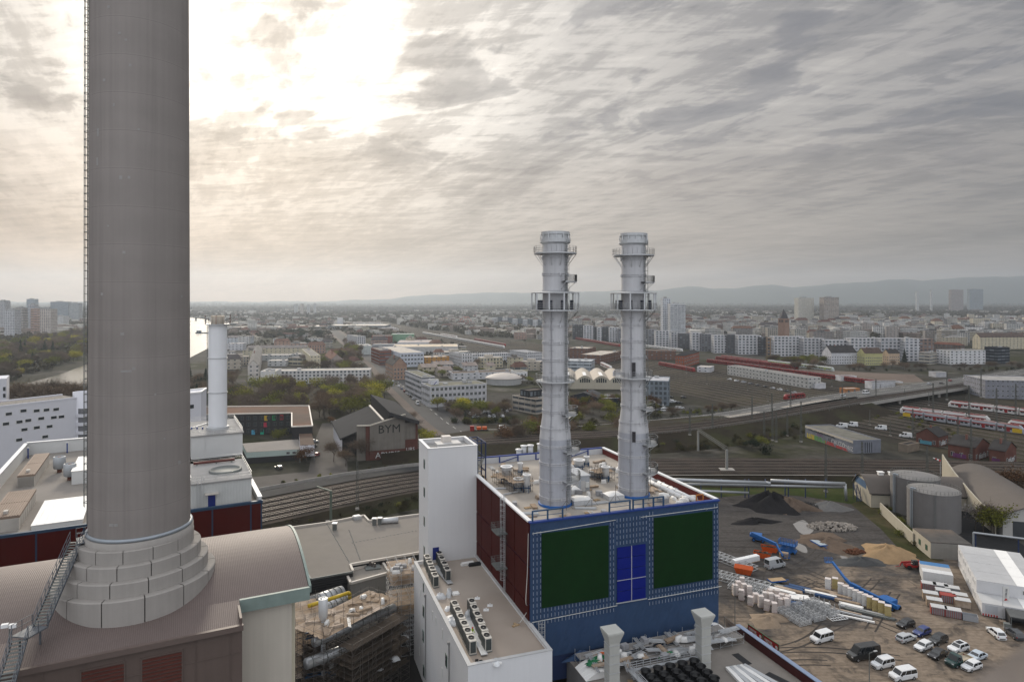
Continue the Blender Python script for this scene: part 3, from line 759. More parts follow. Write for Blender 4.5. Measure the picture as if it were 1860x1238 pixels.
for u,v0_,in((774,1083),(817,1170)):
 t,z=wl(u,v0_);mb=MB(LF);mb.cyl((-.14,t,2),(-.14,t,z),.11,n=8);mb.cbox(-.2,t,z,.35,.35,.45);mb.build('downpipe',mat('zinc_pipe',(.25,.25,.25),.6,.1,1),wing)
# ================================================================ the great concrete chimney and the hall it stands on
AH=R(26.4);hB,hA=dirs(AH)
E0=G(440,1133,34.3)
HF=frame(E0,AH)
def hz_(p):
 if p<=4.5:return 34.3+.2*p
 if p<=17:return 35.2+2.7*math.sin((p-4.5)/12.5*math.pi/2)
 return 37.9-3.6*(1-math.cos(min(1,(p-17)/13)*math.pi/2))
hall=thing('chimney_hall','brown ribbed barrel roofed hall with red louvres, carrying the great concrete chimney','plant building',(E0.x,E0.y,0),AH)
brownroof=ribbed('brown_ribbed_roof',(.135,.104,.095),.20,'X',.3,.62,.16,.38,.22)
brownwall=mat('brown_panel',(.105,.077,.066),.6,.16,.3,streaks=.10)
XL=-42.0;xr=reach(E0,hB,566)+.2
xr=9.0
mb=MB(HF);mb.smooth=True
ps=[0,1.5,3,4.5]+[4.5+i for i in range(1,26)]
p45=G(563,1071,35.2);loc=HF.inverted()@p45;xr=loc.x;pe=4.5
for a,b in zip(ps,ps[1:]):
 x1=xr if a>=4.4 else 0.0
 mb.quad((XL,a,hz_(a)),(x1,a,hz_(a)),(x1,b,hz_(b)),(XL,b,hz_(b)))
mb.build('roof',brownroof,hall)
mb=MB(HF)
mb.box(XL,.05,10,-.25,.5,33.75)
for x in list(np.arange(XL,-.3,3.4)):mb.box(x-.05,.0,10,x+.05,.06,33.7)
mb.box(XL,.0,31.2,-.25,.06,31.28)
mb.box(-.25,.05,10,.0,4.5,35.0)
mb.build('front_wall',brownwall,hall)
mb=MB(HF);mb.box(XL,-.35,33.75,.1,.1,34.33);mb.build('fascia',mat('brown_fascia',(.115,.085,.074),.6,.15,.5),hall)
def hw(u,v):return onwall(E0,hB,u,v)
redlv=mat('red_louvre',(.075,.022,.016),.6,.25,.6,spec=.1)
for ua,va,ub in((148,1222,225),(258.5,1200,330)):
 a=hw(ua,va);b=hw(ub,va-14)
 mb=MB(HF);zt=(a[1]+b[1])/2+.25;z=zt
 while z>zt-6:
  mb.add([(a[0],-.12,z-.34),(b[0],-.12,z-.34),(b[0],.02,z-.12),(a[0],.02,z-.12)],[(0,1,2,3)]);z-=.38
 lv=mb.build('louvre',redlv,hall)
 mb=MB(HF);mb.box(a[0]-.12,-.08,zt-6.2,a[0],.04,zt+.12);mb.box(b[0],-.08,zt-6.2,b[0]+.12,.04,zt+.12);mb.box(a[0],-.08,zt,b[0],.04,zt+.12);mb.build('frame',brownwall,lv)
patina=mat('patina_copper',(.185,.235,.215),.6,.2,.8,streaks=.1)
mb=MB(HF);mb.box(.02,pe-.35,33.75,xr+.1,pe+.05,35.25);mb.build('copper_eave',patina,hall)
mb=MB(HF)
for a,b in zip(ps[3:],ps[4:]):
 mb.add([(xr+.05,a,hz_(a)-.75),(xr+.35,a,hz_(a)-.75),(xr+.35,a,hz_(a)+.1),(xr+.05,a,hz_(a)+.1),(xr+.05,b,hz_(b)-.75),(xr+.35,b,hz_(b)-.75),(xr+.35,b,hz_(b)+.1),(xr+.05,b,hz_(b)+.1)],[(0,1,2,3),(7,6,5,4),(0,4,5,1),(1,5,6,2),(2,6,7,3),(3,7,4,0)])
mb.build('copper_verge',patina,hall)
cream=mat('cream_render',(.47,.43,.37),.9,.08,.25,streaks=.12)
cx1=reach(HF@Vector((0,pe+.4,0)),hB,530)
mb=MB(HF);mb.box(.02,pe+.4,0,cx1,pe+12,35.0)
for a,b in zip(ps[3:24],ps[4:25]):mb.quad((cx1,a+.4,30),(cx1,b+.4,30),(cx1,b+.4,hz_(b)-.1),(cx1,a+.4,hz_(a)-.1))
mb.build('cream_wall',cream,hall)
mb=MB(HF);mb.box(cx1,pe+1.2,0,cx1+.5,pe+11,34.6);mb.build('side_pilaster',mat('cream_render_side',(.50,.46,.36),.9,.08,.25,streaks=.12),hall)  # side face of the wall, its lit tone put into a lighter cream
CX,CY,PX=-44.4,79.0,-44.85
def chim_mat():
 m=mat('chimney_concrete',(.235,.212,.198),.86,.08,.35,streaks=.06);nodes_keep(m)
 t=N('ShaderNodeTexCoord');s=N('ShaderNodeSeparateXYZ');L(t,'Object',s,0)
 f=math_n('FRACT',math_n('DIVIDE',math_n('ADD',s.outputs[2],1.2),4.25))
 p=[n for n in nt.nodes if n.type=='BSDF_PRINCIPLED'][0];src=p.inputs['Base Color'].links[0].from_socket
 g=ramp_n(f,[(0,.80),(.012,.84),(.022,1.10),(.05,1.0),(.5,.98),(.965,1.03),(1,1.06)])
 mp=N('ShaderNodeMapping');mp.inputs['Scale'].default_value=(.9,.9,.013);L(t,'Object',mp,0)
 n3=N('ShaderNodeTexNoise');n3.inputs['Scale'].default_value=.6;n3.inputs['Detail'].default_value=6;n3.inputs['Roughness'].default_value=.7;L(mp,0,n3,0)
 g2=ramp_n(n3.outputs[0],[(.28,.80),(.5,1),(.75,1.08)])
 nt.links.new(mix_n('MULTIPLY',1.0,mix_n('MULTIPLY',1.0,src,g),g2),p.inputs['Base Color']);return m
chim=thing('great_chimney','huge round concrete chimney on a stepped ring plinth, cut off by the top edge','chimney',(CX,CY,35))
mb=MB();mb.smooth=True;mb.lathe((CX,CY),[(5.36,42.1),(5.36,46),(5.17,110),(5.10,150)],96,capt=True);mb.build('shaft',chim_mat(),chim)
pl=mat('plinth_concrete',(.30,.28,.26),.9,.10,.5,streaks=.10)
zst=[30,37.75,39.3,40.8,42.25];rst=[8.55,7.72,6.93,6.15]
for k in range(4):
 r=rst[k];z0=zst[k]if k else 30.0;z1=zst[k+1];nseg=13
 mb=MB()
 for i in range(nseg):
  a0=2*math.pi*(i+.12*k)/nseg+.007;a1=2*math.pi*(i+1+.12*k)/nseg-.007
  mb.lathe((PX,CY),[(r-1.4,z0-.3),(r,z0-.3),(r,z1-.10),(r-.12,z1),(r-1.4,z1)],8,a0,a1)
  for a in(a0,a1):
   c_,s_=math.cos(a),math.sin(a)
   mb.quad((PX+(r-1.4)*c_,CY+(r-1.4)*s_,z0-.3),(PX+r*c_,CY+r*s_,z0-.3),(PX+r*c_,CY+r*s_,z1-.05),(PX+(r-1.4)*c_,CY+(r-1.4)*s_,z1-.05))
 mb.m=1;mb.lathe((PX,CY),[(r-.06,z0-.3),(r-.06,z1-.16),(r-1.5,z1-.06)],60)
 mb.build('plinth_step',[pl,mat('joint_shadow',(.05,.047,.043),.95)],chim)  # dark core that shows in the joints between the blocks
mb=MB();mb.smooth=True;mb.lathe((CX,CY),[(5.7,42.1),(5.7,42.9),(5.42,43.0)],72);mb.build('foot_ring',pl,chim)
mb=MB();mb.smooth=True
mb.lathe((CX,CY),[(5.40,43.0),(5.62,43.05),(5.62,43.35),(5.40,43.4)],72);mb.build('steel_band',mat('band_steel',(.30,.33,.36),.45,.1,1,metal=.4),chim)
patch=mat('pale_patch',(.27,.26,.25),.9,.1,1)
k_=0
for u,v,w,h in((177,240,.28,.9),(185,534,.3,.3),(222,606,.35,.3),(229,674,1.1,.22),(243,669,.3,.3),(219,322,.3,.4),(234,322,.25,.3),(203,953,.5,.3),(211,953,.4,.3),(330,538,.25,.3),(325,839,.4,.4),(282,716,.2,.2),(216,60,.3,.25),(188,145,.3,.3),(206,190,.2,.3),(228,72,.25,.25),(330,265,.2,.2),(196,12,.3,.3),(176,293,.25,.9),(225,458,.3,.3),(298,796,.2,.2),(236,118,.25,.3),(252,235,.2,.25),(196,410,.2,.2)):
 d=Vector(((u-U0)/F,1));o=Vector((0,0));c=Vector((CX,CY));dn=d.normalized()
 b=dn.dot(c);q=5.3;disc=b*b-(c.length_squared-q*q)
 if disc<0:continue
 P=dn*(b-math.sqrt(disc));z=H-(v-V0)*P.y/F;a=math.atan2(P.y-CY,P.x-CX)
 r_=5.36-(z-46)*.00297
 mb=MB();mb.cbox(CX+r_*math.cos(a),CY+r_*math.sin(a),z-h/2,.05,w,h,a);mb.build('repair_patch',patch,chim)
cl=thing('chimney_ladder','dark caged ladder climbing the left edge of the great concrete chimney','ladder',(CX-5.0,CY-2.6,44))
aL=math.atan2(-CY,-CX)+R(-101)
def cp(r,da,z):return(CX+r*math.cos(aL+da),CY+r*math.sin(aL+da),z)
mb=MB()
for d in(-.045,.045):mb.bar(cp(5.52,d,44),cp(5.4,d,140),.07)
z=44.2
while z<132:mb.bar(cp(5.5-(z-44)*.0012,-.045,z),cp(5.5-(z-44)*.0012,.045,z),.05);z+=.4
mb.build('rungs',galv_d,cl)
mb=MB();z=46.5
while z<134:
 p=[cp(5.5+.42*math.sin(q)-(z-44)*.0012,-.085*math.cos(q),z)for q in np.linspace(0,math.pi,6)]
 for a,b in zip(p,p[1:]):mb.bar(a,b,.06)
 z+=.9
for q in(.5,1.57,2.6):mb.bar(cp(5.5+.42*math.sin(q),-.085*math.cos(q),46),cp(5.38+.42*math.sin(q),-.085*math.cos(q),138),.05)
mb.build('cage',galv_d,cl)
stt=thing('steel_stair','grey galvanised stair with handrails climbing the brown roof to the chimney plinth','stair',GY(60,60,34))
A_=G(140,985,42.0);A_=GY(139,75.5,42.6);B_=GY(73,67.5,36.9);C_=GY(36,65.2,36.7);D_=GY(-40,54.5,30.5)
def flight(a,b,w,nm):
 d=b-a;h=Vector((d.x,d.y,0)).normalized();s=Vector((h.y,-h.x,0))*w/2;n=max(3,round(abs(d.z)/.2))
 mb=MB()
 for i in range(n):
  p=a+d*((i+.5)/n);q=h*.16
  mb.add([p-s-q,p+s-q,p+s+q,p-s+q,p-s-q-Vector((0,0,.05)),p+s-q-Vector((0,0,.05)),p+s+q-Vector((0,0,.05)),p-s+q-Vector((0,0,.05))],[(0,1,2,3),(7,6,5,4),(0,4,5,1),(1,5,6,2),(2,6,7,3),(3,7,4,0)])
 mb.build('steps',galv_d,stt)
 mb=MB()
 for e in(-1,1):mb.bar(a+s*e-Vector((0,0,.1)),b+s*e-Vector((0,0,.1)),.08,.28)
 mb.build('stringers',mat('stair_steel',(.115,.125,.14),.55,.15,1,metal=.3),stt)
 mb=MB()
 for e in(-1,1):railing(mb,[a+s*e,b+s*e],1.1,1.0,.03,2)
 mb.build('handrail',MATS['stair_steel'],stt)
flight(A_,B_,1.3,'upper');flight(C_,D_,1.3,'lower')
def slab(a,b,w,z,th=.12):
 mb=MB();d=(b-a);h=Vector((d.x,d.y,0)).normalized();s=Vector((h.y,-h.x,0))*w/2
 P=[a-s,b-s,b+s,a+s];mb.prism(ccw([(p.x,p.y)for p in P]),z-th,z);railing(mb,[(p.x,p.y,z)for p in(P[0],P[1])],1.1,1,.03,2);railing(mb,[(p.x,p.y,z)for p in(P[3],P[2])],1.1,1,.03,2)
 mb.build('landing',MATS['stair_steel'],stt)
slab(A_,A_+Vector((2.2,1.6,0)),2.2,42.6);slab(C_,B_,1.9,36.85)
mb=MB()
for p in(A_+Vector((.5,-.4,0)),A_+Vector((1.4,.6,0)),C_,B_):mb.bar(p-Vector((0,0,.1)),Vector((p.x,p.y,33)),.14)
mb.build('posts',MATS['stair_steel'],stt)
fl=thing('floodlight','white twin floodlight beside the steel stair on the brown roof','lamp',GY(16,66,36.5))
mb=MB();p=GY(17,66,34.5);mb.bar(p,p+Vector((0,0,3.0)),.08);mb.build('post',galv_d,fl)
for dx in(-.45,.35):mb=MB();mb.cbox(p.x+dx,p.y,p.z+2.9,.6,.4,.35,.4);mb.build('lamp_head',white_m,fl)
# ================================================================ big flat roofed block behind the chimney
Q0=G(476,908,34.0);A2=R(28.3);qB,qA=dirs(A2);QF=frame(Q0,A2)
blk=thing('filter_block','wide plant block with red panelled side and grey flat roof behind the great chimney','plant building',(Q0.x,Q0.y,0),A2)
felt=mat('roof_felt',(.235,.215,.195),.92,.14,.35,tint=(.20,.185,.170))
yR=reach(Q0,qA,441)
mb=MB(QF);mb.box(-44,.2,2,-.2,67,33.2);mb.box(-24,67,2,-.2,yR,33.2);mb.build('body',mat('plant_grey',(.42,.41,.40),.8,.1,.5),blk)
mb=MB(QF);mb.box(-43.8,.3,33.2,-.3,66.8,33.28);mb.box(-24,66.8,33.2,-.3,yR-.3,33.28);mb.build('roof',felt,blk)
mb=MB(QF);x=-46
while x<-.3:
 mb.box(max(-44,x)+.13,-.05,20,min(-.12,x+6.3)-.13,.2,33.55);x+=6.3
mb.build('red_panels',redm,blk)
mb=MB(QF);mb.box(-44,0,20,-.0,.16,33.55);mb.box(-44.1,-.12,33.55,.12,.5,34.0);mb.box(-.12,.2,18,.0,.5,33.5);mb.build('navy_frame',mat('navy_frame',(.020,.045,.085),.6,.15,1),blk)
wallw=mat('pale_sheet',(.58,.58,.57),.7,.06,.4)
mb=MB(QF)
mb.box(-44,66.5,33.2,-24,67,36.2);mb.box(-44.3,14,33.2,-43.9,67,36.0);mb.box(-.5,.5,33.2,0,yR,34.5);mb.box(-24,yR-.5,33.2,-.5,yR,34.5)
mb.build('parapet',wallw,blk)
mb=MB(QF);mb.box(-44.5,13.8,36.0,-43.7,67,36.12);mb.box(-44,66.3,36.2,-23.8,67.2,36.32);mb.box(-.65,.5,34.5,.1,yR,34.62);mb.box(-24,yR-.65,34.5,-.65,yR+.1,34.62);mb.build('coping',white_m,blk)
lamp_n=0
def roofbox(name,label,cat,u0,v0,u1,v1,zb,hh,m,ang=A2,par=None,group=None,depth=None,uback=None):
 """box on a roof: front lower photo corners u0,v0 -> u1; depth to photo column uback"""
 P=G(u0,v0,zb);dX,dY=dirs(ang);w=reach(P,dX,u1);d=depth or abs(reach(P,dY,uback))
 t=thing(name,label,cat,(P.x,P.y,zb),ang,group);fr_=frame(P,ang)
 return t,fr_,w,d
capm=mat('unit_brown',(.205,.150,.115),.7,.15,1)
unitm=mat('unit_beige',(.46,.43,.39),.7,.12,.8)
for lab,u0,v0,u1,dep in(('long beige air handling unit with brown slatted top, further back on the plant roof',32,886,62,21),('long beige air handling unit with brown slatted top, nearer on the plant roof',-22,970,34,17)):
 t,f,w,d=roofbox('air_handling_unit',lab,'ventilation unit',u0,v0,u1,0,33.3,2.6,unitm,depth=dep,group='air handling units on the plant roof')
 mb=MB(f);mb.box(0,0,33.3,w,d,35.3);
 for y in np.arange(0,d,2.0):mb.box(-.04,y,33.35,w+.04,y+.08,35.28)
 mb.build('casing',unitm,t)
 for i in range(2):
  mb=MB(f);mb.box(-.1,.1+i*d/2,35.3,w+.1,d/2-.1+i*d/2,35.7)
  for x in np.arange(.2,w-.1,.35):mb.box(x,.2+i*d/2,35.7,x+.12,d/2-.2+i*d/2,35.78)
  mb.build('slatted_top',capm,t)
 mb=MB(f);mb.cbox(w/2,d*.12,35.7,.6,.9,.5);mb.build('motor',unitm,t)
for lab,u,v in(('grey round roof fan behind its twin',108,857),('grey round roof fan nearer the great chimney',127,871)):
 p=G(u,v,33.3);t=thing('roof_fan',lab,'fan',p,0,'roof fans on the plant block')
 mb=MB();mb.smooth=True;mb.lathe(p,[(.95,34.1),(1.15,34.3),(1.15,36.6),(1.0,36.7),(.95,36.2),(.2,36.0)],24);mb.build('drum',mat('fan_grey',(.33,.345,.36),.5,.1,1,metal=.2),t)
 mb=MB();mb.cyl((p.x,p.y,33.3),(p.x,p.y,34.3),.45,n=12);mb.cyl((p.x,p.y,36.2),(p.x,p.y,36.62),.35,n=10);mb.build('hub',mat('rust_red',(.14,.06,.045),.8,.2,2),t)
wr=mat('white_sheet_roof',(.74,.73,.71),.6,.06,.6)
for lab,u0,v0,u1,dep,hh in(('broad white sheet roof light nearer the red wall',57,963,150,15,.7),('tall white sheet box beside the chimney edge',130,880,175,14,2.6)):
 t,f,w,d=roofbox('roof_light',lab,'roof light',u0,v0,u1,0,33.3,hh,wr,depth=dep)
 mb=MB(f);mb.box(0,0,33.3,w,d,33.3+hh)
 mb.build('kerb',wallw,t)
 mb=MB(f);mb.box(-.1,-.1,33.3+hh,w+.1,d+.1,33.4+hh)
 for x in np.arange(.6,w,1.1):mb.box(x,0,33.4+hh,x+.06,d,33.45+hh)
 mb.build('sheet',wr,t)
for u,v in((51,832),(122,822)):
 p=G(u,v,33.3);t=thing('roof_pipe','thin blue roof pipe standing by the pale parapet, '+('near the parapet corner' if u<100 else 'near the great chimney'),'pipe',p)
 mb=MB();mb.cyl(p,p+Vector((0,0,2.4)),.14);mb.build('pipe',MATS['blue_coping'],t)
 mb=MB();mb.cbox(p.x,p.y,35.7,.5,.2,.15);mb.build('cap',white_m,t)
t,f,w,d=roofbox('roof_block','low white roof block with a blue door and a railed deck, by the red wall','roof structure',347,925,457,0,33.3,4.4,wallw,depth=16)
rb=t
mb=MB(f);mb.box(0,0,33.3,w,d,37.5);mb.build('wall',ribbed('pale_ribbed',(.50,.51,.50),.5,'X',.4,.7,.08,.08),t)
mb=MB(f);mb.box(-.15,-.15,37.5,w+.15,d+.15,37.75);mb.build('deck',mat('deck_grey',(.27,.265,.26),.85,.15,.6),t)
mb=MB(f);railing(mb,[(0,0,37.75),(w,0,37.75),(w,d,37.75),(0,d,37.75),(0,0,37.75)],1.1,2,.025,2);mb.build('railing',galv,t)
mb=MB(f);xd=reach(f@Vector((0,0,0)),qB,384.5);mb.box(xd-.6,-.06,33.3,xd+.6,.02,35.5);mb.build('door',MATS['blue_door'],t)
mb=MB(f);mb.box(xd-1.1,-1.2,35.7,xd+1.1,.02,35.85);mb.build('door_canopy',unitm,t)
mb=MB(f)
xl_=reach(f@Vector((0,0,0)),qB,362)
for x in(xl_-.3,xl_+.3):mb.bar((x,-.4,33.3),(x,-.4,38.9),.07)
for z in np.arange(33.6,38.8,.35):mb.bar((xl_-.3,-.4,z),(xl_+.3,-.4,z),.05)
mb.build('ladder',galv,t)
t=thing('round_hatch','large round grey lid lying on the railed deck of the roof block','hatch',f@Vector((w*.62,d*.45,37.75)))
mb=MB(f);mb.smooth=True;mb.lathe((w*.62,d*.45),[(2.9,37.76),(2.9,38.1),(2.6,38.2),(2.5,37.95),(.1,37.95)],36);mb.build('lid',galv_d,t)
t=thing('red_pipe','dark red pipe lying along the back of the railed roof deck','pipe',f@Vector((2,d-1.6,38)))
mb=MB(f);mb.cyl((1,d-1.8,38.2),(w-1.5,d-1.8,38.2),.28);mb.build('pipe',mat('pipe_red',(.10,.028,.022),.5,.2,1),t)
mb=MB(f)
for x in(1.5,w/2,w-2.2):mb.box(x,d-2.1,37.75,x+.25,d-1.5,38.0)
mb.build('saddles',galv_d,t)
t,f,w,d=roofbox('stack_house','white roof block carrying the slim white stack','roof structure',370,832.6,440.6,0,33.3,5,wallw,depth=20)
mb=MB(f);mb.box(-2.6,0,33.3,w,d,38.5);mb.box(.2,-.1,33.3,.35,0,38.4);mb.build('wall',wallw,t)
mb=MB(f);mb.box(-2.9,-.3,38.5,w+.3,d+.3,38.75);mb.build('roof',MATS['deck_grey'],t)
mb=MB(f);railing(mb,[(-2.6,0,38.75),(w,0,38.75),(w,d,38.75),(-2.6,d,38.75)],1.1,1.6,.025,3);mb.build('railing',galv,t)
c=GY(395.5,162,38.75)
ws=thing('white_stack','slim white round stack with a railed top platform, between great chimney and school','chimney stack',c)
mb=MB();mb.smooth=True;mb.lathe(c,[(2.12,38.7),(2.12,64.3)],40);mb.build('shaft',mat('stack_white',(.66,.67,.69),.5,.05,.4,streaks=.04),ws)
mb=MB()
for z in(47.6,56.0):mb.lathe(c,[(2.12,z-.12),(2.25,z-.1),(2.25,z+.1),(2.12,z+.12)],32)
mb.lathe(c,[(2.6,38.75),(2.6,39.3),(2.13,39.5)],32);mb.build('bands',galv,ws)
mb=MB();mb.lathe(c,[(2.1,64.1),(2.9,64.15),(2.9,64.35),(2.1,64.35)],32)
railing(mb,[(c.x+2.85*math.cos(a),c.y+2.85*math.sin(a),64.35)for a in np.linspace(0,2*math.pi,17)],1.4,1,.03,3);mb.build('platform',galv,ws)
mb=MB();mb.smooth=True;mb.lathe(c,[(1.55,64.3),(1.55,66.3),(1.4,66.4),(1.35,65)],28);mb.build('tip',mat('stained_steel',(.36,.31,.25),.6,.3,1.2,streaks=.25),ws)
mb=MB()
for a in(.2,1.8,3.4,5.0):mb.bar((c.x+2.85*math.cos(a),c.y+2.85*math.sin(a),64.3),(c.x+2.85*math.cos(a),c.y+2.85*math.sin(a),66.6),.1)
mb.build('lamp_posts',mat('rust_red',(.14,.06,.045)),ws)
mb=MB()
for d_ in(-.12,.12):mb.bar((c.x-2.3,c.y-.6+d_,38.8),(c.x-2.3,c.y-.6+d_,64.3),.06)
for z in np.arange(39,64,.5):mb.bar((c.x-2.35,c.y-.75,z),(c.x-2.35,c.y-.45,z),.05)
mb.build('ladder',galv_d,ws)
t=thing('pipe_rack','low rack of grey pipes and blue posts left of the slim white stack','pipe rack',GY(365,160,36))
mb=MB()
for k,z in enumerate((37.2,37.9,38.8)):
 a=GY(340,158+k,z);b=GY(385,168+k,z);mb.cyl(a,b,.3-.05*k,n=10)
mb.build('pipes',galv,t)
mb=MB()
for u in(348,358,368,378):
 a=GY(u,161,33.3);mb.bar(a,a+Vector((0,0,6)),.25)
mb.build('posts',MATS['blue_coping'],t)
# ================================================================ white apartment house behind, on the left
wa=G(-60,743.5,34.0);wb=G(146,720,34.0);dW=(wb-wa);lW=dW.length;dW.normalize();nW=Vector((dW.y,-dW.x,0))
res=thing('white_house','long white apartment house with scattered small square windows and rounded balconies, left of the chimney','building',(wa.x,wa.y,0),math.atan2(dW.y,dW.x))
RF=frame(wa,math.atan2(dW.y,dW.x))
whl=mat('white_lilac',(.60,.60,.64),.85,.04,.3)
mb=MB(RF);mb.box(0,.0,0,lW,14,33.4);mb.build('wall',whl,res)
mb=MB(RF);mb.box(-.1,-.1,33.4,lW,.5,34.0);mb.box(-.1,13.5,33.4,lW,14.1,34.0);mb.build('parapet',whl,res)
mb=MB(RF);mb.box(0,.5,33.4,lW,13.5,33.5);mb.build('roof',felt,res)
mb=MB(RF);railing(mb,[(0,1,33.5),(lW,1,33.5)],1.0,2,.03,2);mb.build('roof_railing',galv_d,res)
for x,y in((163,1028),(256,1028),(325,1022),(393,1018),(288,1082),(377,1075),(430,1070),(135,1106),(197,1096),(170,1160),(257,1146),(347,1138),(133,1232),(316,1210),(40,1120),(60,1050)):
 u=x/3.869;v=480+y/3.869;s_,z=onwall(wa,dW,u,v)
 mb=MB(RF);mb.box(s_-1.1,-.06,z-.6,s_+1.1,.05,z+.6);w_=mb.build('window',frame_w,res)
 mb=MB(RF);mb.box(s_-.85,-.1,z-.45,s_+.95,-.04,z+.5);mb.build('pane',glass_m,w_)
cb=wb+dW*1.5+nW*-1.5
mb=MB();mb.smooth=True;mb.lathe(cb,[(3.2,0),(3.2,35.6),(2.9,35.6),(2.9,34.9),(.1,34.9)],28);mb.build('stair_drum',whl,res)
for k in range(5):
 z=26.5-3.2*k
 mb=MB();mb.lathe(cb+nW*1.6+dW*.2,[(3.1,z),(3.3,z),(3.3,z+1.2),(3.1,z+1.2),(3.1,z)],24);mb.build('balcony',whl,res)
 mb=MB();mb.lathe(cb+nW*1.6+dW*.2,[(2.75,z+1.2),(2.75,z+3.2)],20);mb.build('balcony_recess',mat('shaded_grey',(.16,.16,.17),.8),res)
t=thing('white_annex','white rendered end block with one small window, right of the great chimney','building',GY(350,262,0))
a=G(318,716,34);b=G(365,711,34);b2=G(375,704,34);a2=a+(b2-b)
mb=MB();mb.prism(ccw([(p.x,p.y)for p in(a,b,b2,a2)]),0,33.5);mb.build('wall',whl,t)
mb=MB()
for p,q in((a,b),(b,b2),(b2,a2),(a2,a)):mb.bar(Vector((p.x,p.y,33.8)),Vector((q.x,q.y,33.8)),.5,.6)
mb.build('parapet',white_m,t)
dd=(b-a).normalized();s_,z=onwall(a,dd,348.5,738);q=a+dd*s_;nn=Vector((dd.y,-dd.x,0))
mb=MB();mb.bar(Vector((q.x,q.y,z))-dd*.75,Vector((q.x,q.y,z))+dd*.75,.16,1.5);mb.build('window',glass_m,t)
t=thing('far_left_house','white house corner with dark windows at the left edge','building',GY(0,330,0))
a=G(-40,690,25);b=G(12,687,25);b2=G(17,681,25);a2=a+(b2-b)
mb=MB();mb.prism(ccw([(p.x,p.y)for p in(a,b,b2,a2)]),0,25);mb.build('wall',whl,t)
for v in(706,718,731):
 s_,z=onwall(a,(b-a).normalized(),6,v);q=a+(b-a).normalized()*s_;mb=MB();mb.bar(Vector((q.x-1.2,q.y-.0,z)),Vector((q.x+1.2,q.y+.0,z)),.2,2.2);mb.build('window',glass_m,t)
# ================================================================ things on the boiler house roof
ZD=ZR+.12
steelw=mat('pale_steel',(.56,.57,.58),.45,.1,1,metal=.2)
def rp(u,v,z=ZD):return G(u,v,z)
def lx(p):return FR.inverted()@Vector(p)
for i,(u,vb,vt)in enumerate(((942.5,832,815),(951.5,831,808.5),(963.5,831,807.5),(981,826,805))):
 p=G(u,vb,ZD);zt=H-(vt-V0)*p.y/F
 t=thing('vent_pipe','pale capped vent pipe by the back parapet, %s of four from the left'%(ORD[i]if i else 'first'),'vent',p,0,'vent pipes by the back parapet')
 mb=MB();mb.smooth=True;mb.cyl(p,(p.x,p.y,zt),.62,n=20);mb.build('pipe',steelw,t)
 mb=MB();mb.lathe(p,[(.62,zt-.25),(.8,zt-.2),(.8,zt),(.6,zt),(.55,zt-.6)],20);mb.build('collar',white_m,t)
for lab,u,vb,vt,r in(('squat flanged silencer drum at the left of the boiler house roof',920,876,846,.95),('slim flanged vent behind the left silencer drum',945,862,840,.45),('flanged vent on a scaffolded frame left of the nearer stack',957,893,861,.62),('round grey pot on a scaffolded frame, lowest left of the stacks',942,890,868,.8),('wide flanged drum between the two stacks, at the back',1052,850,834,1.0),('slim flanged vent between the stacks, at the back',1065.5,846,828,.5),('wide low flanged drum between the stacks, beside the taller vent',1082,866,853,1.15),('taller flanged vent with scaffold, just left of the right stack',1100,873,846.5,.72)):
 p=G(u,vb,ZD);zt=H-(vt-V0)*p.y/F
 t=thing('flanged_vent',lab,'vent',p,0,'flanged vents on the boiler roof')
 zm=ZD+(zt-ZD)*.35
 mb=MB();mb.smooth=True;mb.lathe(p,[(r*.7,ZD),(r*.7,zm-.2),(r,zm),(r,zt-.15)],24);mb.build('drum',steelw,t)
 mb=MB();mb.lathe(p,[(r,zt-.2),(r*1.3,zt-.18),(r*1.3,zt),(r*.95,zt),(r*.9,zt-.5),(r*.1,zt-.55)],24);mb.build('flange',white_m,t)
 mb=MB()
 for a in np.linspace(.5,6.78,5)[:-1]:q=p+Vector((r*1.25*math.cos(a),r*1.25*math.sin(a),0));mb.bar(q,(q.x,q.y,zm+.2),.16)
 for a,b in(((-1,-1),(1,-1)),((1,-1),(1,1)),((1,1),(-1,1)),((-1,1),(-1,-1))):mb.bar(p+Vector((a[0]*r,a[1]*r,(zm-ZD)*.8)),p+Vector((b[0]*r,b[1]*r,(zm-ZD)*.8)),.14)
 mb.build('frame',MATS['blue_rail'],t)
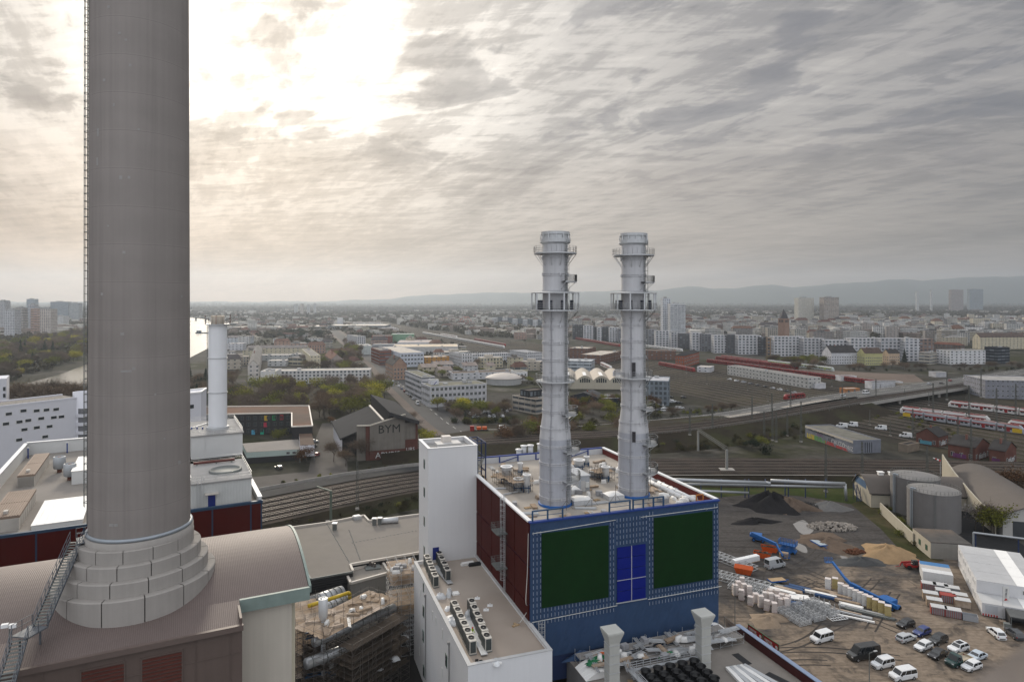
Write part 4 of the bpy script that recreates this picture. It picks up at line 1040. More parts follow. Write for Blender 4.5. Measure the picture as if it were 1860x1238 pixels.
def scaffold(name,label,fr_,w,d,z0,z1,bay=2.2,lift=2.0,deckm=None,group=None,decks=None,tube=None,diag=True,r=.05):
 t=thing(name,label,'scaffold',fr_@Vector((w/2,d/2,z0)),0,group)
 nx=max(1,round(w/bay));ny=max(1,round(d/bay));m=tube or galv
 mb=MB(fr_)
 for i in range(nx+1):
  for j in range(ny+1):mb.bar((w*i/nx,d*j/ny,z0),(w*i/nx,d*j/ny,z1),r)
 z=z0+.2
 while z<z1+.01:
  for j in range(ny+1):
   mb.bar((0,d*j/ny,z),(w,d*j/ny,z),r*.8)
   if z+1<z1:mb.bar((0,d*j/ny,z+1),(w,d*j/ny,z+1),r*.7)
  for i in range(nx+1):
   mb.bar((w*i/nx,0,z),(w*i/nx,d,z),r*.8)
   if z+1<z1:mb.bar((w*i/nx,0,z+1),(w*i/nx,d,z+1),r*.7)
  z+=lift
 if diag:
  z=z0+.2
  while z+lift<z1+.01:
   for i in range(0,nx,2):mb.bar((w*i/nx,0,z),(w*(i+1)/nx,0,z+lift),r*.7);mb.bar((w*i/nx,d,z+lift),(w*(i+1)/nx,d,z),r*.7)
   z+=lift
 mb.build('tubes',m,t)
 zs=decks if decks is not None else[z0+.2+lift*k for k in range(1,int((z1-z0)/lift))]
 for z in zs:
  mb=MB(fr_)
  for k in range(max(2,round(d/.42))):
   y=d*k/max(2,round(d/.42));o=rnd.uniform(-.25,.25)
   mb.box(-.1+o,y,z+.05+rnd.uniform(0,.03),w+.1+o,y+d/max(2,round(d/.42))-.05,z+.10)
  mb.build('deck',deckm or MATS['scaffold_plank'],t)
 return t
plank=mat('scaffold_plank',(.31,.235,.17),.85,.35,1.5,tint=(.40,.33,.27))
plank_d=mat('worn_plank',(.075,.060,.048),.9,.3,1.5)  # worn planks, darker to hold the shade of the pit's lower decks
rust_tube=mat('dull_tube',(.12,.105,.095),.6,.25,2,metal=.2)
for u,v,w,d,zt,lab in((906,884,4,4,36.2,'low rusty scaffold round the squat drum at the roof edge'),(930,897,4.2,4.5,36.6,'plank topped scaffold beside the nearer stack, left of it'),(1084,876,4,3.4,36.4,'plank topped scaffold left of the right stack')):
 p=G(u,v,ZD);scaffold('roof_scaffold',lab,frame(p,AB),w,d,ZD,zt,1.3,1.2,None,'scaffolds on the boiler roof',[zt-1.1],rust_tube,r=.045)
p=G(1051,893,ZD);f=frame(p,AB)
t=thing('roof_cabin','grey ribbed sheet cabin between the two steel stacks','cabin',p,AB)
w=reach(p,dB,1071);
mb=MB(f);mb.box(0,0,ZD,w,5.6,36.4);mb.build('wall',ribbed('cabin_ribbed',(.40,.42,.45),.28,'X',.5,.5,.08,.15),t)
mb=MB(f);mb.box(-.15,-.15,36.4,w+.15,5.75,36.6);mb.build('roof',mat('cabin_roof',(.42,.435,.46),.5,.1,.6),t)
mb=MB(f);mb.box(w*.6,-.3,34.3,w*.9,0,35.3);mb.build('control_box',frame_w,t)
mb=MB(f);mb.box(.5,-.05,ZD,1.4,.02,35.6);mb.build('door',MATS['hood_grey'],t)
for lab,u,v,w,d in(('white domed smoke vent right beside the nearer stack',1036,898,2.1,2.4),('white domed smoke vent standing forward between the stacks',1043,919,3.3,2.6),('white domed smoke vent close in front of the right stack',1106,910,3.2,2.6),('white domed smoke vent nearest the blue coping',1062,917,1.6,2.0)):
 p=G(u,v,ZD);f=frame(p,AB);t=thing('smoke_vent',lab,'roof light',p,AB,'smoke vents on the boiler roof')
 mb=MB(f);mb.box(0,0,ZD,w,d,ZD+.85);mb.build('kerb',steelw,t)
 mb=MB(f);mb.smooth=True
 n=6;mb.add([(w*(i/n),d*(j/n),ZD+.86+.42*math.sin(math.pi*i/n)**.5*math.sin(math.pi*j/n)**.5)for j in range(n+1)for i in range(n+1)],[(j*7+i,j*7+i+1,j*7+i+8,j*7+i+7)for j in range(n)for i in range(n)])
 mb.build('dome',wr,t)
def clutter(kinds,region,n,zb,f,seed,group,where):
 r=random.Random(seed)
 for i in range(n):
  k=r.choice(kinds);x,y=region(r);a=r.choice((0,.2,-.3,1.5,1.2))+r.uniform(-.15,.15)
  p=f@Vector((x,y,zb));fr_=frame(p,a+AB)
  if k=='board_stack':
   o=MB(fr_);l=r.uniform(1.4,3.6)
   for q in range(r.randint(2,5)):o.cbox(r.uniform(-.1,.1),0,zb+.005+.09*q,l,r.uniform(.5,1.0),.08,r.uniform(-.06,.06))
   o=o.build('board_stack',plank,None);tag(o,'small stack of bare timber boards '+where,'timber',group+' timber')
  elif k=='pallet':
   o=MB(fr_)
   for q in range(6):o.box(-.6,-.4+q*.14,zb+.12,.6,-.3+q*.14,zb+.15)
   for q in(-.55,0,.45):o.box(q,-.4,zb+.005,q+.1,.4,zb+.118)
   o=o.build('pallet',wood_m);tag(o,'single wooden pallet lying '+where,'pallet',group+' pallets')
  elif k=='wool_bale':
   o=MB(fr_);w_,d_,h_=r.uniform(.8,1.6),r.uniform(.5,1),r.uniform(.4,.9)
   vs=[(sx*w_/2*(1-.12*t_),sy*d_/2*(1-.15*t_),zb+h_*t_*.5+.01)for t_ in(0,1,2)for sx,sy in((-1,-1),(0,-1.12),(1,-1),(1.1,0),(1,1),(0,1.1),(-1,1),(-1.1,0))]
   o.smooth=True;o.add(vs,[(j*8+q,j*8+(q+1)%8,j*8+8+(q+1)%8,j*8+8+q)for j in(0,1)for q in range(8)]+[tuple(range(16,24))])
   o=o.build('wool_bale',mat('white_film',(.66,.65,.63),.5,.12,2,bump=.4));tag(o,'white film wrapped bale lying '+where,'bale',group+' bales')
  elif k=='tube_bundle':
   o=MB(fr_);l=r.uniform(2.5,5)
   for q in range(r.randint(4,8)):o.cyl((-l/2+r.uniform(-.2,.2),q*.13,zb+.09+.1*(q%2)),(l/2,q*.13+r.uniform(-.1,.1),zb+.09+.1*(q%2)),.06,n=6)
   o=o.build('tube_bundle',galv);tag(o,'bundle of steel tubes lying '+where,'tubes',group+' tubes')
  elif k=='crate':
   o=MB(fr_);h_=r.uniform(.5,1);o.box(-.6,-.4,zb+.005,.6,.4,zb+h_)
   for q in(-.6,0,.52):o.box(q,-.44,zb+.005,q+.08,-.4,zb+h_+.04)
   o=o.build('crate',mat('crate_grey',(.30,.30,.31),.7,.2,2));tag(o,'small grey equipment box standing '+where,'box',group+' boxes')
sL=lx(G(1010,917,ZD));sR=lx(G(1152,902,ZD))
def on_roof(r):
 while True:
  x=r.uniform(1.0,WB-1.5);y=r.uniform(1.2,DB-3)
  if all((x-q.x)**2+(y-q.y)**2>14 for q in(sL,sR)):return x,y
clutter(['board_stack','board_stack','wool_bale','tube_bundle','pallet','crate'],on_roof,120,ZD,FR,5,'boiler roof','among the site clutter on the boiler house roof')
clutter(['wool_bale','wool_bale','tube_bundle'],lambda r:(r.uniform(WB-6,WB-1),r.uniform(3,30)),36,ZD,FR,9,'parapet','along the red inner parapet of the boiler house')
for k,(y0,y1,x)in enumerate(((4,16,WB-2.2),(7,22,WB-3.4),(18,32,WB-2.2))):
 t=thing('duct_length',('long white duct length lying nearest the blue coping','long white duct length lying inside its twins','long white duct length lying furthest back along the red parapet')[k],'duct',FR@Vector((x,y0,ZD)),AB)
 mb=MB(FR);mb.smooth=True;mb.cyl((x,y0,ZD+.45),(x,y1,ZD+.45),.42,n=14);mb.build('duct',white_m,t)
 mb=MB(FR)
 for y in np.arange(y0+1,y1,2.4):mb.cyl((x,y,ZD+.45),(x,y+.12,ZD+.45),.47,n=14)
 mb.build('joint_rings',galv,t)
t=thing('lifting_frame','small yellow post frame on the right corner of the boiler house roof','frame',FR@Vector((WB-3,1.2,ZD)),AB)
mb=MB(FR)
for x in(WB-3.6,WB-2.2):mb.bar((x,1.4,ZD),(x,1.4,ZD+2.2),.14)
mb.bar((WB-3.6,1.4,ZD+2.2),(WB-2.2,1.4,ZD+2.2),.14);mb.bar((WB-3.6,1.4,ZD+1.2),(WB-2.2,1.4,ZD+1.2),.1)
mb.build('posts',mat('safety_orange',(.42,.15,.02),.5,.1,1),t)
for i,u in enumerate((1029,1075,1118,1178)):
 p=G(u,926-i*6,ZD);t=MB();t.bar(p,p+Vector((0,0,3.4)),.07);t.bar(p+Vector((0,0,1.7)),p+Vector((1.2,.3,.1)),.05);t.bar(p+Vector((0,0,1.7)),p+Vector((-1.2,-.3,.1)),.05)
 tag(t.build('scaffold_pole',rust_tube),'propped scaffold pole near the blue coping, %s from the left'%ORD[i],'pole','propped scaffold poles at the roof front')
# ================================================================ things on the long white wing
ZW=18.42
acw=mat('condenser_casing',(.50,.47,.42),.6,.08,1)
fin=mat('condenser_fins',(.045,.052,.052),.5,.2,3)
pt=thing('condenser_unit','x','air conditioner',(0,0,0))
mb=MB();mb.box(-.62,-.38,.12,.62,.38,1.72);mb.build('casing',acw,pt)
mb=MB();mb.box(-.56,-.42,.3,.56,-.385,1.6);mb.box(.625,-.3,.3,.66,.3,1.6);mb.build('fin_grille',fin,pt)
mb=MB();mb.lathe((0,0),[(.33,1.72),(.33,1.80),(.28,1.80),(.28,1.74),(.05,1.74)],16);mb.build('fan_ring',black_m,pt)
mb=MB();mb.box(-.66,-.40,.02,.66,.40,.12);mb.build('base',galv_d,pt)
def lw_(u,v,z=ZW):return LF.inverted()@G(u,v,z)
def row(u0,v0,u1,v1,n,what,rz=0):
 a=G(u0,v0,ZW);b=G(u1,v1,ZW)
 for i in range(n):
  p=a.lerp(b,i/(n-1));ln=ORD[i]if i else 'first'
  place(pt,p,AB-R(90),(1.6,1.35,1.22),'%s condenser from the near end of %s'%(ln,what),'rooftop condensers on the white wing')
row(856,1183,826,1117,6,'the near left row on the wing roof')
row(884,1178,857,1113,6,'the near right row on the wing roof')
row(790,1063,776,1029,4,'the far left row by the tower')
row(812,1052,798,1022,4,'the far right row by the tower')
for lab,a,b in(('flat galvanised cable tray between the far condenser rows',(790,1030),(818,1062)),('flat galvanised cable tray between the near condenser rows',(846,1120),(880,1192))):
 p=G(*a,ZW);q=G(*b,ZW);mb=MB();mb.bar(p+Vector((0,0,.3)),q+Vector((0,0,.3)),1.0,.12)
 for k in range(6):c=p.lerp(q,(k+.5)/6);mb.bar(c+Vector((-.4,0,.0)),c+Vector((-.4,0,.26)),.08);mb.bar(c+Vector((.4,0,.0)),c+Vector((.4,0,.26)),.08)
 tag(mb.build('cable_tray',galv),lab,'cable tray')
film=mat('crumpled_film',(.56,.57,.58),.45,.2,1.5,bump=1.0,bscale=3)
def heap(name,label,cat,c,rx,ry,h,m,seed,n=18,rough=.35,rz=0,group=None,z=None,power=1.4):
 """an irregular pile with a foot on the ground"""
 r=random.Random(seed);mb=MB(Matrix.Translation(c)@Matrix.Rotation(rz,4,'Z'));k=9;vs=[(0,0,h*r.uniform(.9,1.05))]
 off=[r.uniform(0,6.28)for _ in range(4)]
 for j in range(1,k+1):
  t=j/k
  for i in range(n):
   a=2*math.pi*i/n;q=1+rough*(.5*math.sin(2*a+off[0])+.35*math.sin(3*a+off[1])+.25*math.sin(7*a+off[2])*t)*t
   vs.append((rx*t*q*math.cos(a),ry*t*q*math.sin(a),max(-.02,h*(1-t**power)*(1+rough*.5*math.sin(5*a+off[3]+3*t))+r.uniform(-1,1)*h*rough*.16*(1-t))if j<k else-.03))
 fs=[(0,1+i,1+(i+1)%n)for i in range(n)]+[(1+(j-1)*n+i,1+j*n+i,1+j*n+(i+1)%n,1+(j-1)*n+(i+1)%n)for j in range(1,k)for i in range(n)]
 mb.smooth=True;mb.add(vs,fs);o=mb.build(name,m);return tag(o,label,cat,group)
for i,(u,v,rx,ry,h)in enumerate(((800,1085,1.2,.7,.7),(816,1081,.6,.9,1.1),(815,1105,.8,.8,.35),(822,1128,1.3,1.6,.6),(851,1120,.6,1.0,1.0),(900,1203,.9,.7,.5))):
 heap('plastic_sheet',('crumpled clear film at the foot of the far left condensers','white film draped over a box near the far condensers','small scrap of film on the wing roof middle left','spread of white film left of the near condensers','film bag between the near condenser rows','crumpled film at the near end of the condensers')[i],'plastic sheet',G(u,v,ZW),rx,ry,h,film,i,14,.6,power=3.5)
for lab,u,v in(('flat white roof hatch near the far condensers',827,1078),('small flat hatch at the near corner of the wing roof',902,1203)):
 p=G(u,v,ZW);f=frame(p,AB);mb=MB(f);mb.cbox(0,0,ZW,1.3,1.2,.22);mb.cbox(0,0,ZW+.22,1.1,1.0,.06);tag(mb.build('roof_hatch',wr),lab,'hatch')
for i,(u,v)in enumerate(((867,1086),(883,1107),(890,1099))):
 p=G(u,v,ZW);mb=MB();mb.cbox(p.x,p.y,ZW,.9,.9,.03);mb.cyl(p,p+Vector((0,0,.35)),.1);tag(mb.build('roof_drain',white_m),'small white roof drain with upright stub, %s on the bare wing roof'%('farthest','nearest','middle')[i],'drain')
for lab,u,v,m in(('stack of white slabs against the tower foot',848,1025,wr),('black rubber mats lying right of the white slabs',862,1026,black_m)):
 p=G(u,v,ZW);mb=MB(frame(p,AB))
 for k in range(3):mb.cbox(.1*k,0,ZW+.01+.16*k,2.4,.9,.14,.05*k)
 tag(mb.build('slab_stack',m),lab,'slabs')
for i in range(4):
 p=G(866+i*8,1199+i*1.2,ZW);mb=MB();mb.cbox(p.x,p.y,ZW+.005,.45,.45,.12,.3*i);mb.cbox(p.x,p.y,ZW+.125,.3,.3,.05,.3*i)
 tag(mb.build('rubber_foot',black_m),'small black rubber foot block on the near end of the wing roof','block','rubber foot blocks on the wing roof')
hp=[FR@Vector((-.12,.5,33)),FR@Vector((-.3,.45,27)),FR@Vector((-.5,.6,22)),G(962,1100,20.5),G(948,1125,19.4),G(941,1132,ZW+.2)]
mb=MB();mb.tube(spline(hp,6),.07,6);tag(mb.build('hose',mat('hose_beige',(.45,.43,.40),.6)),'pale hose hanging down the corner of the boiler house to the wing roof','hose')
p=G(937,1136,ZW);mb=MB(frame(p,.6));mb.cbox(0,0,ZW+.01,1.3,.35,.2);mb.cbox(.2,.3,ZW+.01,.35,.9,.16);tag(mb.build('anchor_block',wood_m),'timber anchor block at the end of the pale hose','block')
def person(name,label,p,h,rz,top,legs,skin,hair,pose=0,hat=None):
 """standing figure grown as one skinned body with clothing colours by height"""
 t=thing(name,label,'person',p,rz)
 me=bpy.data.meshes.new('body');s=h/1.78
 J={'pel':(0,0,.95),'sp':(0,.03-.10*pose,1.2),'ch':(0,-.02-.22*pose,1.4),'nk':(0,-.03-.30*pose,1.52),'hd':(0,-.05-.36*pose,1.66),'tp':(0,-.04-.38*pose,1.76),'hl':(.10,0,.90),'kl':(.12,-.05,.50),'al':(.12,.02,.09),'fl':(.13,-.13,.04),'hr':(-.10,0,.90),'kr':(-.12,-.02,.50),'ar':(-.13,.05,.09),'fr':(-.14,-.10,.04),'sl':(.19,-.02-.22*pose,1.42),'el':(.26,-.06-.3*pose,1.14),'wl':(.22,-.28-.3*pose,1.0),'gl':(.20,-.37-.3*pose,.97),'sr':(-.19,-.02-.22*pose,1.42),'er':(-.27,.0-.3*pose,1.14),'wr':(-.25,-.2-.3*pose,.96),'gr':(-.24,-.29-.3*pose,.93)}
 E=[('pel','sp'),('sp','ch'),('ch','nk'),('nk','hd'),('hd','tp'),('pel','hl'),('hl','kl'),('kl','al'),('al','fl'),('pel','hr'),('hr','kr'),('kr','ar'),('ar','fr'),('ch','sl'),('sl','el'),('el','wl'),('wl','gl'),('ch','sr'),('sr','er'),('er','wr'),('wr','gr')]
 rad={'pel':.15,'sp':.14,'ch':.16,'nk':.06,'hd':.10,'tp':.07,'hl':.10,'hr':.10,'kl':.065,'kr':.065,'al':.05,'ar':.05,'fl':.045,'fr':.045,'sl':.075,'sr':.075,'el':.052,'er':.052,'wl':.038,'wr':.038,'gl':.04,'gr':.04}
 ks=list(J);me.from_pydata([tuple(q*s for q in J[k])for k in ks],[(ks.index(a),ks.index(b))for a,b in E],[])
 o=link('body',me,t)
 o.modifiers.new('skin','SKIN');sv=me.skin_vertices[0].data
 for k,q in zip(ks,sv):q.radius=(rad[k]*s,rad[k]*s*(.8 if k in('pel','sp','ch')else 1));q.use_root=k=='pel'
 ss=o.modifiers.new('sub','SUBSURF');ss.levels=1;ss.render_levels=2
 m=bpy.data.materials.new(name+'_cloth');nodes(m);pp=N('ShaderNodeBsdfPrincipled');oo=N('ShaderNodeOutputMaterial');L(pp,0,oo,0);tt=N('ShaderNodeTexCoord');se=N('ShaderNodeSeparateXYZ');L(tt,'Object',se,0)
 nt.links.new(ramp_n(math_n('DIVIDE',se.outputs[2],1.8*s),[(0,(.03,.03,.035)),(.05,legs),(.53,top),(.845,skin),(.93,skin)],'CONSTANT'),pp.inputs['Base Color']);me.materials.append(m)
 if hat:
  q=Vector(J['tp'])*s;mb=MB(Matrix.Translation(WM(t).translation)@Matrix.Rotation(rz,4,'Z'));mb.smooth=True
  mb.lathe((q.x,q.y),[(.155,q.z-.09),(.125,q.z-.07),(.12,q.z),(.07,q.z+.06),(.01,q.z+.075)],14);mb.build('hard_hat',mat('hat_red',hat,.4),t)
 return t
person('person','worker in a yellow high-visibility top and red hat between the condenser rows',G(857.5,1159,ZW),1.78,AB+R(20),(.35,.52,.02),(.03,.03,.04),(.42,.27,.2),(.05,.04,.03),.15,(.45,.02,.015))
t=thing('ladder_cage','galvanised ladder cage at the foot of the boiler house corner','ladder',G(985,1160,16))
mb=MB(FR);cx_,cy_=1.6,-.95
for z in np.arange(14.5,19.4,.7):
 p=[(cx_+.55*math.cos(a),cy_+.55*math.sin(a),z)for a in np.linspace(0,6.2832,11)]
 for a,b in zip(p,p[1:]):mb.bar(a,b,.06)
for a in np.linspace(0,6.2832,7)[:-1]:mb.bar((cx_+.55*math.cos(a),cy_+.55*math.sin(a),12),(cx_+.55*math.cos(a),cy_+.55*math.sin(a),19.4),.06)
mb.build('cage',galv,t)
# ================================================================ low roof in front of the boiler house
ZL=12.5
lowb=thing('front_annex','low flat roofed annex in front of the blue facade, edged by a dark red wall','plant building',FR@Vector((WB/2,-12,0)),AB)
mb=MB(FR);mb.box(6.2,-40,0,WB+1.6,-.3,ZL-.1);mb.build('body',mat('annex_grey',(.20,.195,.19),.9),lowb)
mb=MB(FR);mb.box(6.2,-40,ZL-.1,WB+1.4,-.3,ZL);mb.build('roof',mat('annex_roof',(.215,.195,.175),.9,.25,.3,tint=(.15,.14,.13)),lowb)
mb=MB(FR);mb.box(WB+1.4,-40,0,WB+1.7,-3.0,14.0);mb.build('red_wall',mat('deep_red_wall',(.050,.010,.010),.6,.2,.4),lowb)
mb=MB(FR);mb.box(WB+1.3,-40,14.0,WB+2.1,-3.0,14.12);mb.build('coping',mat('coping_blue_grey',(.24,.30,.42),.4,.1,.6,metal=.3),lowb)
mb=MB(FR)
for k,(x,y,w_,l_)in enumerate(((WB-3,-10,1.3,3.4),(WB-3.4,-15,1.6,5),(WB-1.2,-17,1.2,5))):mb.cbox(x,y,ZL,w_,l_,.025,.15*k)
mb.build('bitumen_patches',black_m,lowb)
for i in range(6):
 x=8.5+i*4.9;heap('membrane_fold','gathered fold of blue membrane on the annex roof, %s from the left along the facade'%(ORD[i]if i else 'first'),'membrane',FR@Vector((x,-1.3,ZL)),2.6,.8,1.1,tarp,30+i,16,.7,AB,'membrane folds along the facade foot')
for i,(x0,x1,y,zt)in enumerate(((7,20,-3.6,14.4),(9,22,-6.0,13.9),(20,34.5,-3.2,14.4),(22,36,-6.2,14.2))):
 f=FR@Matrix.Translation((x0,y,0));scaffold('trestle_scaffold',('left','near left','right','near right')[i]+' scaffold trestle with grey decking at the foot of the blue facade',f,x1-x0,1.9,ZL,zt+.1,2.4,1.0,mat('grey_deck',(.25,.235,.22),.8,.25,1.2),'scaffold trestles below the facade',[zt-.75],galv,r=.05)
def on_trestle(r):
 return r.uniform(8,35.5),r.uniform(-7.9,-2.4)
clutter(['tube_bundle','tube_bundle','board_stack','wool_bale','crate','tube_bundle'],on_trestle,60,13.82,FR,21,'trestle','on the scaffold trestles below the blue facade')
clutter(['tube_bundle','wool_bale','pallet','board_stack'],lambda r:(r.uniform(8,36),r.uniform(-24,-9)),30,ZL,FR,22,'annex','on the annex roof beside the ventilation ducts')
for i,(x,y,m)in enumerate(((8.6,-5.2,'net_green'),(9.8,-4.4,'net_green'),(20.8,-7.0,'net_green'))):
 heap('green_net',('roll of green netting at the left end of the trestles','second heap of green netting beside the first','heap of green netting in front of the right trestles')[i],'net',FR@Vector((x,y,13.75)),1.7,.55,.5,mat('net_green',(.012,.12,.05),.8,.3,2),40+i,14,.5,AB)
p=FR@Vector((10.6,-4.2,13.9));t=MB(Matrix.Translation(p)@Matrix.Rotation(R(70),4,'X'));
for k in range(24):
 a0,a1=2*math.pi*k/24,2*math.pi*(k+1)/24;t.cyl((.62*math.cos(a0),.62*math.sin(a0),.0),(.62*math.cos(a1),.62*math.sin(a1),.0),.09,n=8);t.cyl((.45*math.cos(a0),.45*math.sin(a0),.08),(.45*math.cos(a1),.45*math.sin(a1),.08),.08,n=8)
tag(t.build('hose_coil',mat('hose_orange',(.48,.10,.02),.5)),'coil of orange hose lying by the green netting','hose')
ductm=mat('duct_grey',(.40,.40,.375),.6,.1,.5,streaks=.06)
for lab,u,vt in(('square grey ventilation duct with a flared head, nearer the white wing',1116.5,1140),('square grey ventilation duct with a flared head, nearer the dark red wall',1283,1108)):
 zt=21.2;p=G(u,vt+24,zt-1.4);f=frame(p,AB);t=thing('ventilation_duct',lab,'duct',(p.x,p.y,ZL),AB,'square ventilation ducts')
 h=.84
 mb=MB(f);mb.box(-h,0,ZL,h,2*h,zt-1.7);mb.build('shaft',ductm,t)
 mb=MB(f);a,b=h+.02,h+.46
 mb.add([(-a,-.02,zt-1.7),(a,-.02,zt-1.7),(a,2*h+.02,zt-1.7),(-a,2*h+.02,zt-1.7),(-b,-.5,zt-.25),(b,-.5,zt-.25),(b,2*h+.5,zt-.25),(-b,2*h+.5,zt-.25),(-b,-.5,zt),(b,-.5,zt),(b,2*h+.5,zt),(-b,2*h+.5,zt)],[(0,1,5,4),(1,2,6,5),(2,3,7,6),(3,0,4,7),(4,5,9,8),(5,6,10,9),(6,7,11,10),(7,4,8,11),(8,9,10,11)]);mb.build('flared_head',mat('duct_head',(.46,.46,.43),.6,.1,.5),t)
 for z in np.arange(ZL+1.2,zt-1.9,1.35):
  mb=MB(f)
  for q in((-h-.06,-.06,h+.06,0),(-h-.06,2*h,h+.06,2*h+.06),(-h-.06,0,-h,2*h),(h,0,h+.06,2*h)):mb.box(q[0],q[1],z,q[2],q[3],z+.09)
  mb.build('joint_flange',galv,t)
t=thing('cooler_bank','bank of coolers with rows of black fan cowls inside a railed steel frame','cooler',G(1235,1225,13.5))
pc=G(1200,1264,14.2);f=frame(pc,AB);wc=reach(pc,dB,1315);dc=6.6
mb=MB(f);mb.box(0,0,11.5,wc,dc,13.6);mb.build('body',mat('cooler_body',(.07,.072,.075),.6),t)
mb=MB(f);railing(mb,[(-.9,dc+.6,14.3),(wc+.4,dc+.6,14.3)],1.1,1.2,.04,3);railing(mb,[(-.9,0,14.3),(-.9,dc+.6,14.3)],1.1,1.2,.04,3);mb.box(-1.1,-.5,14.1,-.4,dc+.8,14.3);mb.box(-.4,dc+.2,14.1,wc+.4,dc+.8,14.3);mb.build('walkway',galv,t)
nx,ny=5,4
for i in range(nx):
 for j in range(ny):
  x=wc*(i+.5)/nx;y=dc*(j+.5)/ny
  mb=MB(f);mb.smooth=True;mb.lathe((x,y),[(.78,13.6),(.70,14.0),(.70,14.5),(.82,14.65),(.78,14.7),(.62,14.5),(.62,14.0),(.1,14.0)],20);mb.build('fan_cowl',mat('cowl_black',(.010,.010,.011),.35,.1,1),t)
for lab,u,v,w_,l_ in(('curved white skylight sheet by the right duct',1316,1158,4.2,4.5),('curved white skylight sheet at the lower edge under the left duct',1092,1232,5,4)):
 p=G(u,v,ZL);f=frame(p,AB);mb=MB(f);mb.smooth=True;n=8
 mb.add([(-w_/2+w_*i/n,l_*j,ZL+.05+1.0*math.sin(math.pi*i/n))for j in(0,1)for i in range(n+1)],[(i,i+1,n+2+i,n+1+i)for i in range(n)])
 mb.smooth=False;mb.add([(-w_/2+w_*i/n,0,ZL+.05+1.0*math.sin(math.pi*i/n))for i in range(n+1)],[tuple(range(n,-1,-1))])
 for j in(0,.25,.5,.75,1):
  for i in range(n):mb.bar((-w_/2+w_*i/n,l_*j,ZL+.08+1.0*math.sin(math.pi*i/n)),(-w_/2+w_*(i+1)/n,l_*j,ZL+.08+1.0*math.sin(math.pi*(i+1)/n)),.06)
 tag(mb.build('barrel_skylight',wr),lab,'roof light')
for i in range(6):
 p=G(1340+8*i,1234-1.5*i,ZL);f=frame(p,AB+R(4*i-8));mb=MB(f);mb.box(-.35,-3,ZL+.02,.35,3,ZL+.42);mb.box(-.3,-3.05,ZL+.06,.3,3.05,ZL+.36)
 tag(mb.build('sheet_pack',galv if i%2 else wr),'long narrow pack of sheets at the lower edge, %s from the left'%(ORD[i]if i else 'first'),'sheet pack','sheet packs on the annex roof')
# ================================================================ grey workshop roof and the pipe bridge in scaffolding
gz=13.0
poly=[(506,960),(595.5,948),(661,935),(670,945),(764,933),(764,1002),(636,1024),(641,1036),(565,1049.5)]
gw=thing('workshop','low workshop with a wide grey felt roof and black ribbed walls beside the railway','building',G(640,980,0))
P=[G(u,v,gz)for u,v in poly];PP=ccw([(p.x,p.y)for p in P])
mb=MB();mb.prism(PP,0,gz-.35);mb.build('wall',ribbed('black_ribbed',(.020,.020,.022),.5,'Z',.6,.6,.2,.4),gw)
mb=MB();mb.prism(PP,gz-.35,gz-.3);mb.build('roof',mat('workshop_felt',(.225,.205,.180),.92,.10,.3,tint=(.205,.187,.168)),gw)
mb=MB()
for ch in((0,1,2,3,4),(5,6,7)):
 mb=MB()
 for a,b in zip(ch,ch[1:]):p,q=P[a],P[b];mb.bar(Vector((p.x,p.y,gz-.1)),Vector((q.x,q.y,gz-.1)),.45,.5)
 mb.build('coping',mat('pale_coping',(.52,.48,.43),.7,.1,.6),gw)
mb=MB()
for a,b in((7,8),(8,0)):p,q=P[a],P[b];mb.bar(Vector((p.x,p.y,gz-.2)),Vector((q.x,q.y,gz-.2)),.3,.35)
mb.build('dark_coping',galv_d,gw)
for a,b in(((594,951),(640,1030)),((640,985),(762,962)),((634,962),(655,1018))):
 p=G(*a,gz-.28);q=G(*b,gz-.28);mb=MB();n=int((q-p).length/.9)
 for k in range(n):c=p.lerp(q,k/n);mb.cbox(c.x,c.y,gz-.3,.22,.22,.12)
 mb.build('seam_weights',galv_d,gw)
for lab,u,v,kind in(('white domed box on the notch of the workshop roof',648,942,0),('dark square cowl on the workshop roof',680,953,1),('small pipe cowl between the dark cowl and the silver drum',690,952,1),('silver drum lying on the workshop roof',706,950,2),('bent vent with a pole on the workshop roof',608,962,1)):
 p=G(u,v,gz-.3);t=thing('roof_vent',lab,'vent',p)
 if kind==0:mb=MB();mb.cbox(p.x,p.y,gz-.3,2,1.6,.7,.6);mb.build('kerb',galv,t);mb=MB();mb.cbox(p.x,p.y,gz+.4,1.7,1.3,.25,.6);mb.build('dome',wr,t)
 elif kind==1:mb=MB();mb.cbox(p.x,p.y,gz-.3,.9,.9,1.6);mb.build('shaft',galv_d,t);mb=MB();mb.cbox(p.x,p.y,gz+1.3,1.2,1.2,.2);mb.build('cap',galv,t)
 else:mb=MB();mb.smooth=True;mb.cyl(p+Vector((-2.4,-.5,.75)),p+Vector((2.4,.5,.75)),.72,n=18);mb.build('drum',steelw,t);mb=MB();mb.cbox(p.x-1.4,p.y-.3,gz-.3,.3,1,.5);mb.cbox(p.x+1.4,p.y+.3,gz-.3,.3,1,.5);mb.build('saddles',galv_d,t)
t=thing('plant_room','small concrete plant room with a pale edged roof in front of the workshop','building',G(680,1090,0))
zz_=12.0;P=[G(u,v,zz_)for u,v in((637,1058),(631,1046),(690,1020),(707,1040))]
a,b,c=G(637,1058,zz_),G(707,1039,zz_),G(694,1019,zz_);d=a+(c-b)
PP=[(p.x,p.y)for p in(a,b,c,d)]
mb=MB();mb.prism(ccw(PP),0,zz_-.3);mb.build('wall',mat('grey_concrete',(.245,.235,.215),.9,.12,.6,streaks=.1),t)
mb=MB();mb.prism(ccw(PP),zz_-.3,zz_-.26);mb.build('roof',MATS['workshop_felt'],t)
mb=MB()
for p,q in((a,b),(b,c),(c,d),(d,a)):mb.bar(Vector((p.x,p.y,zz_-.05)),Vector((q.x,q.y,zz_-.05)),.5,.5)
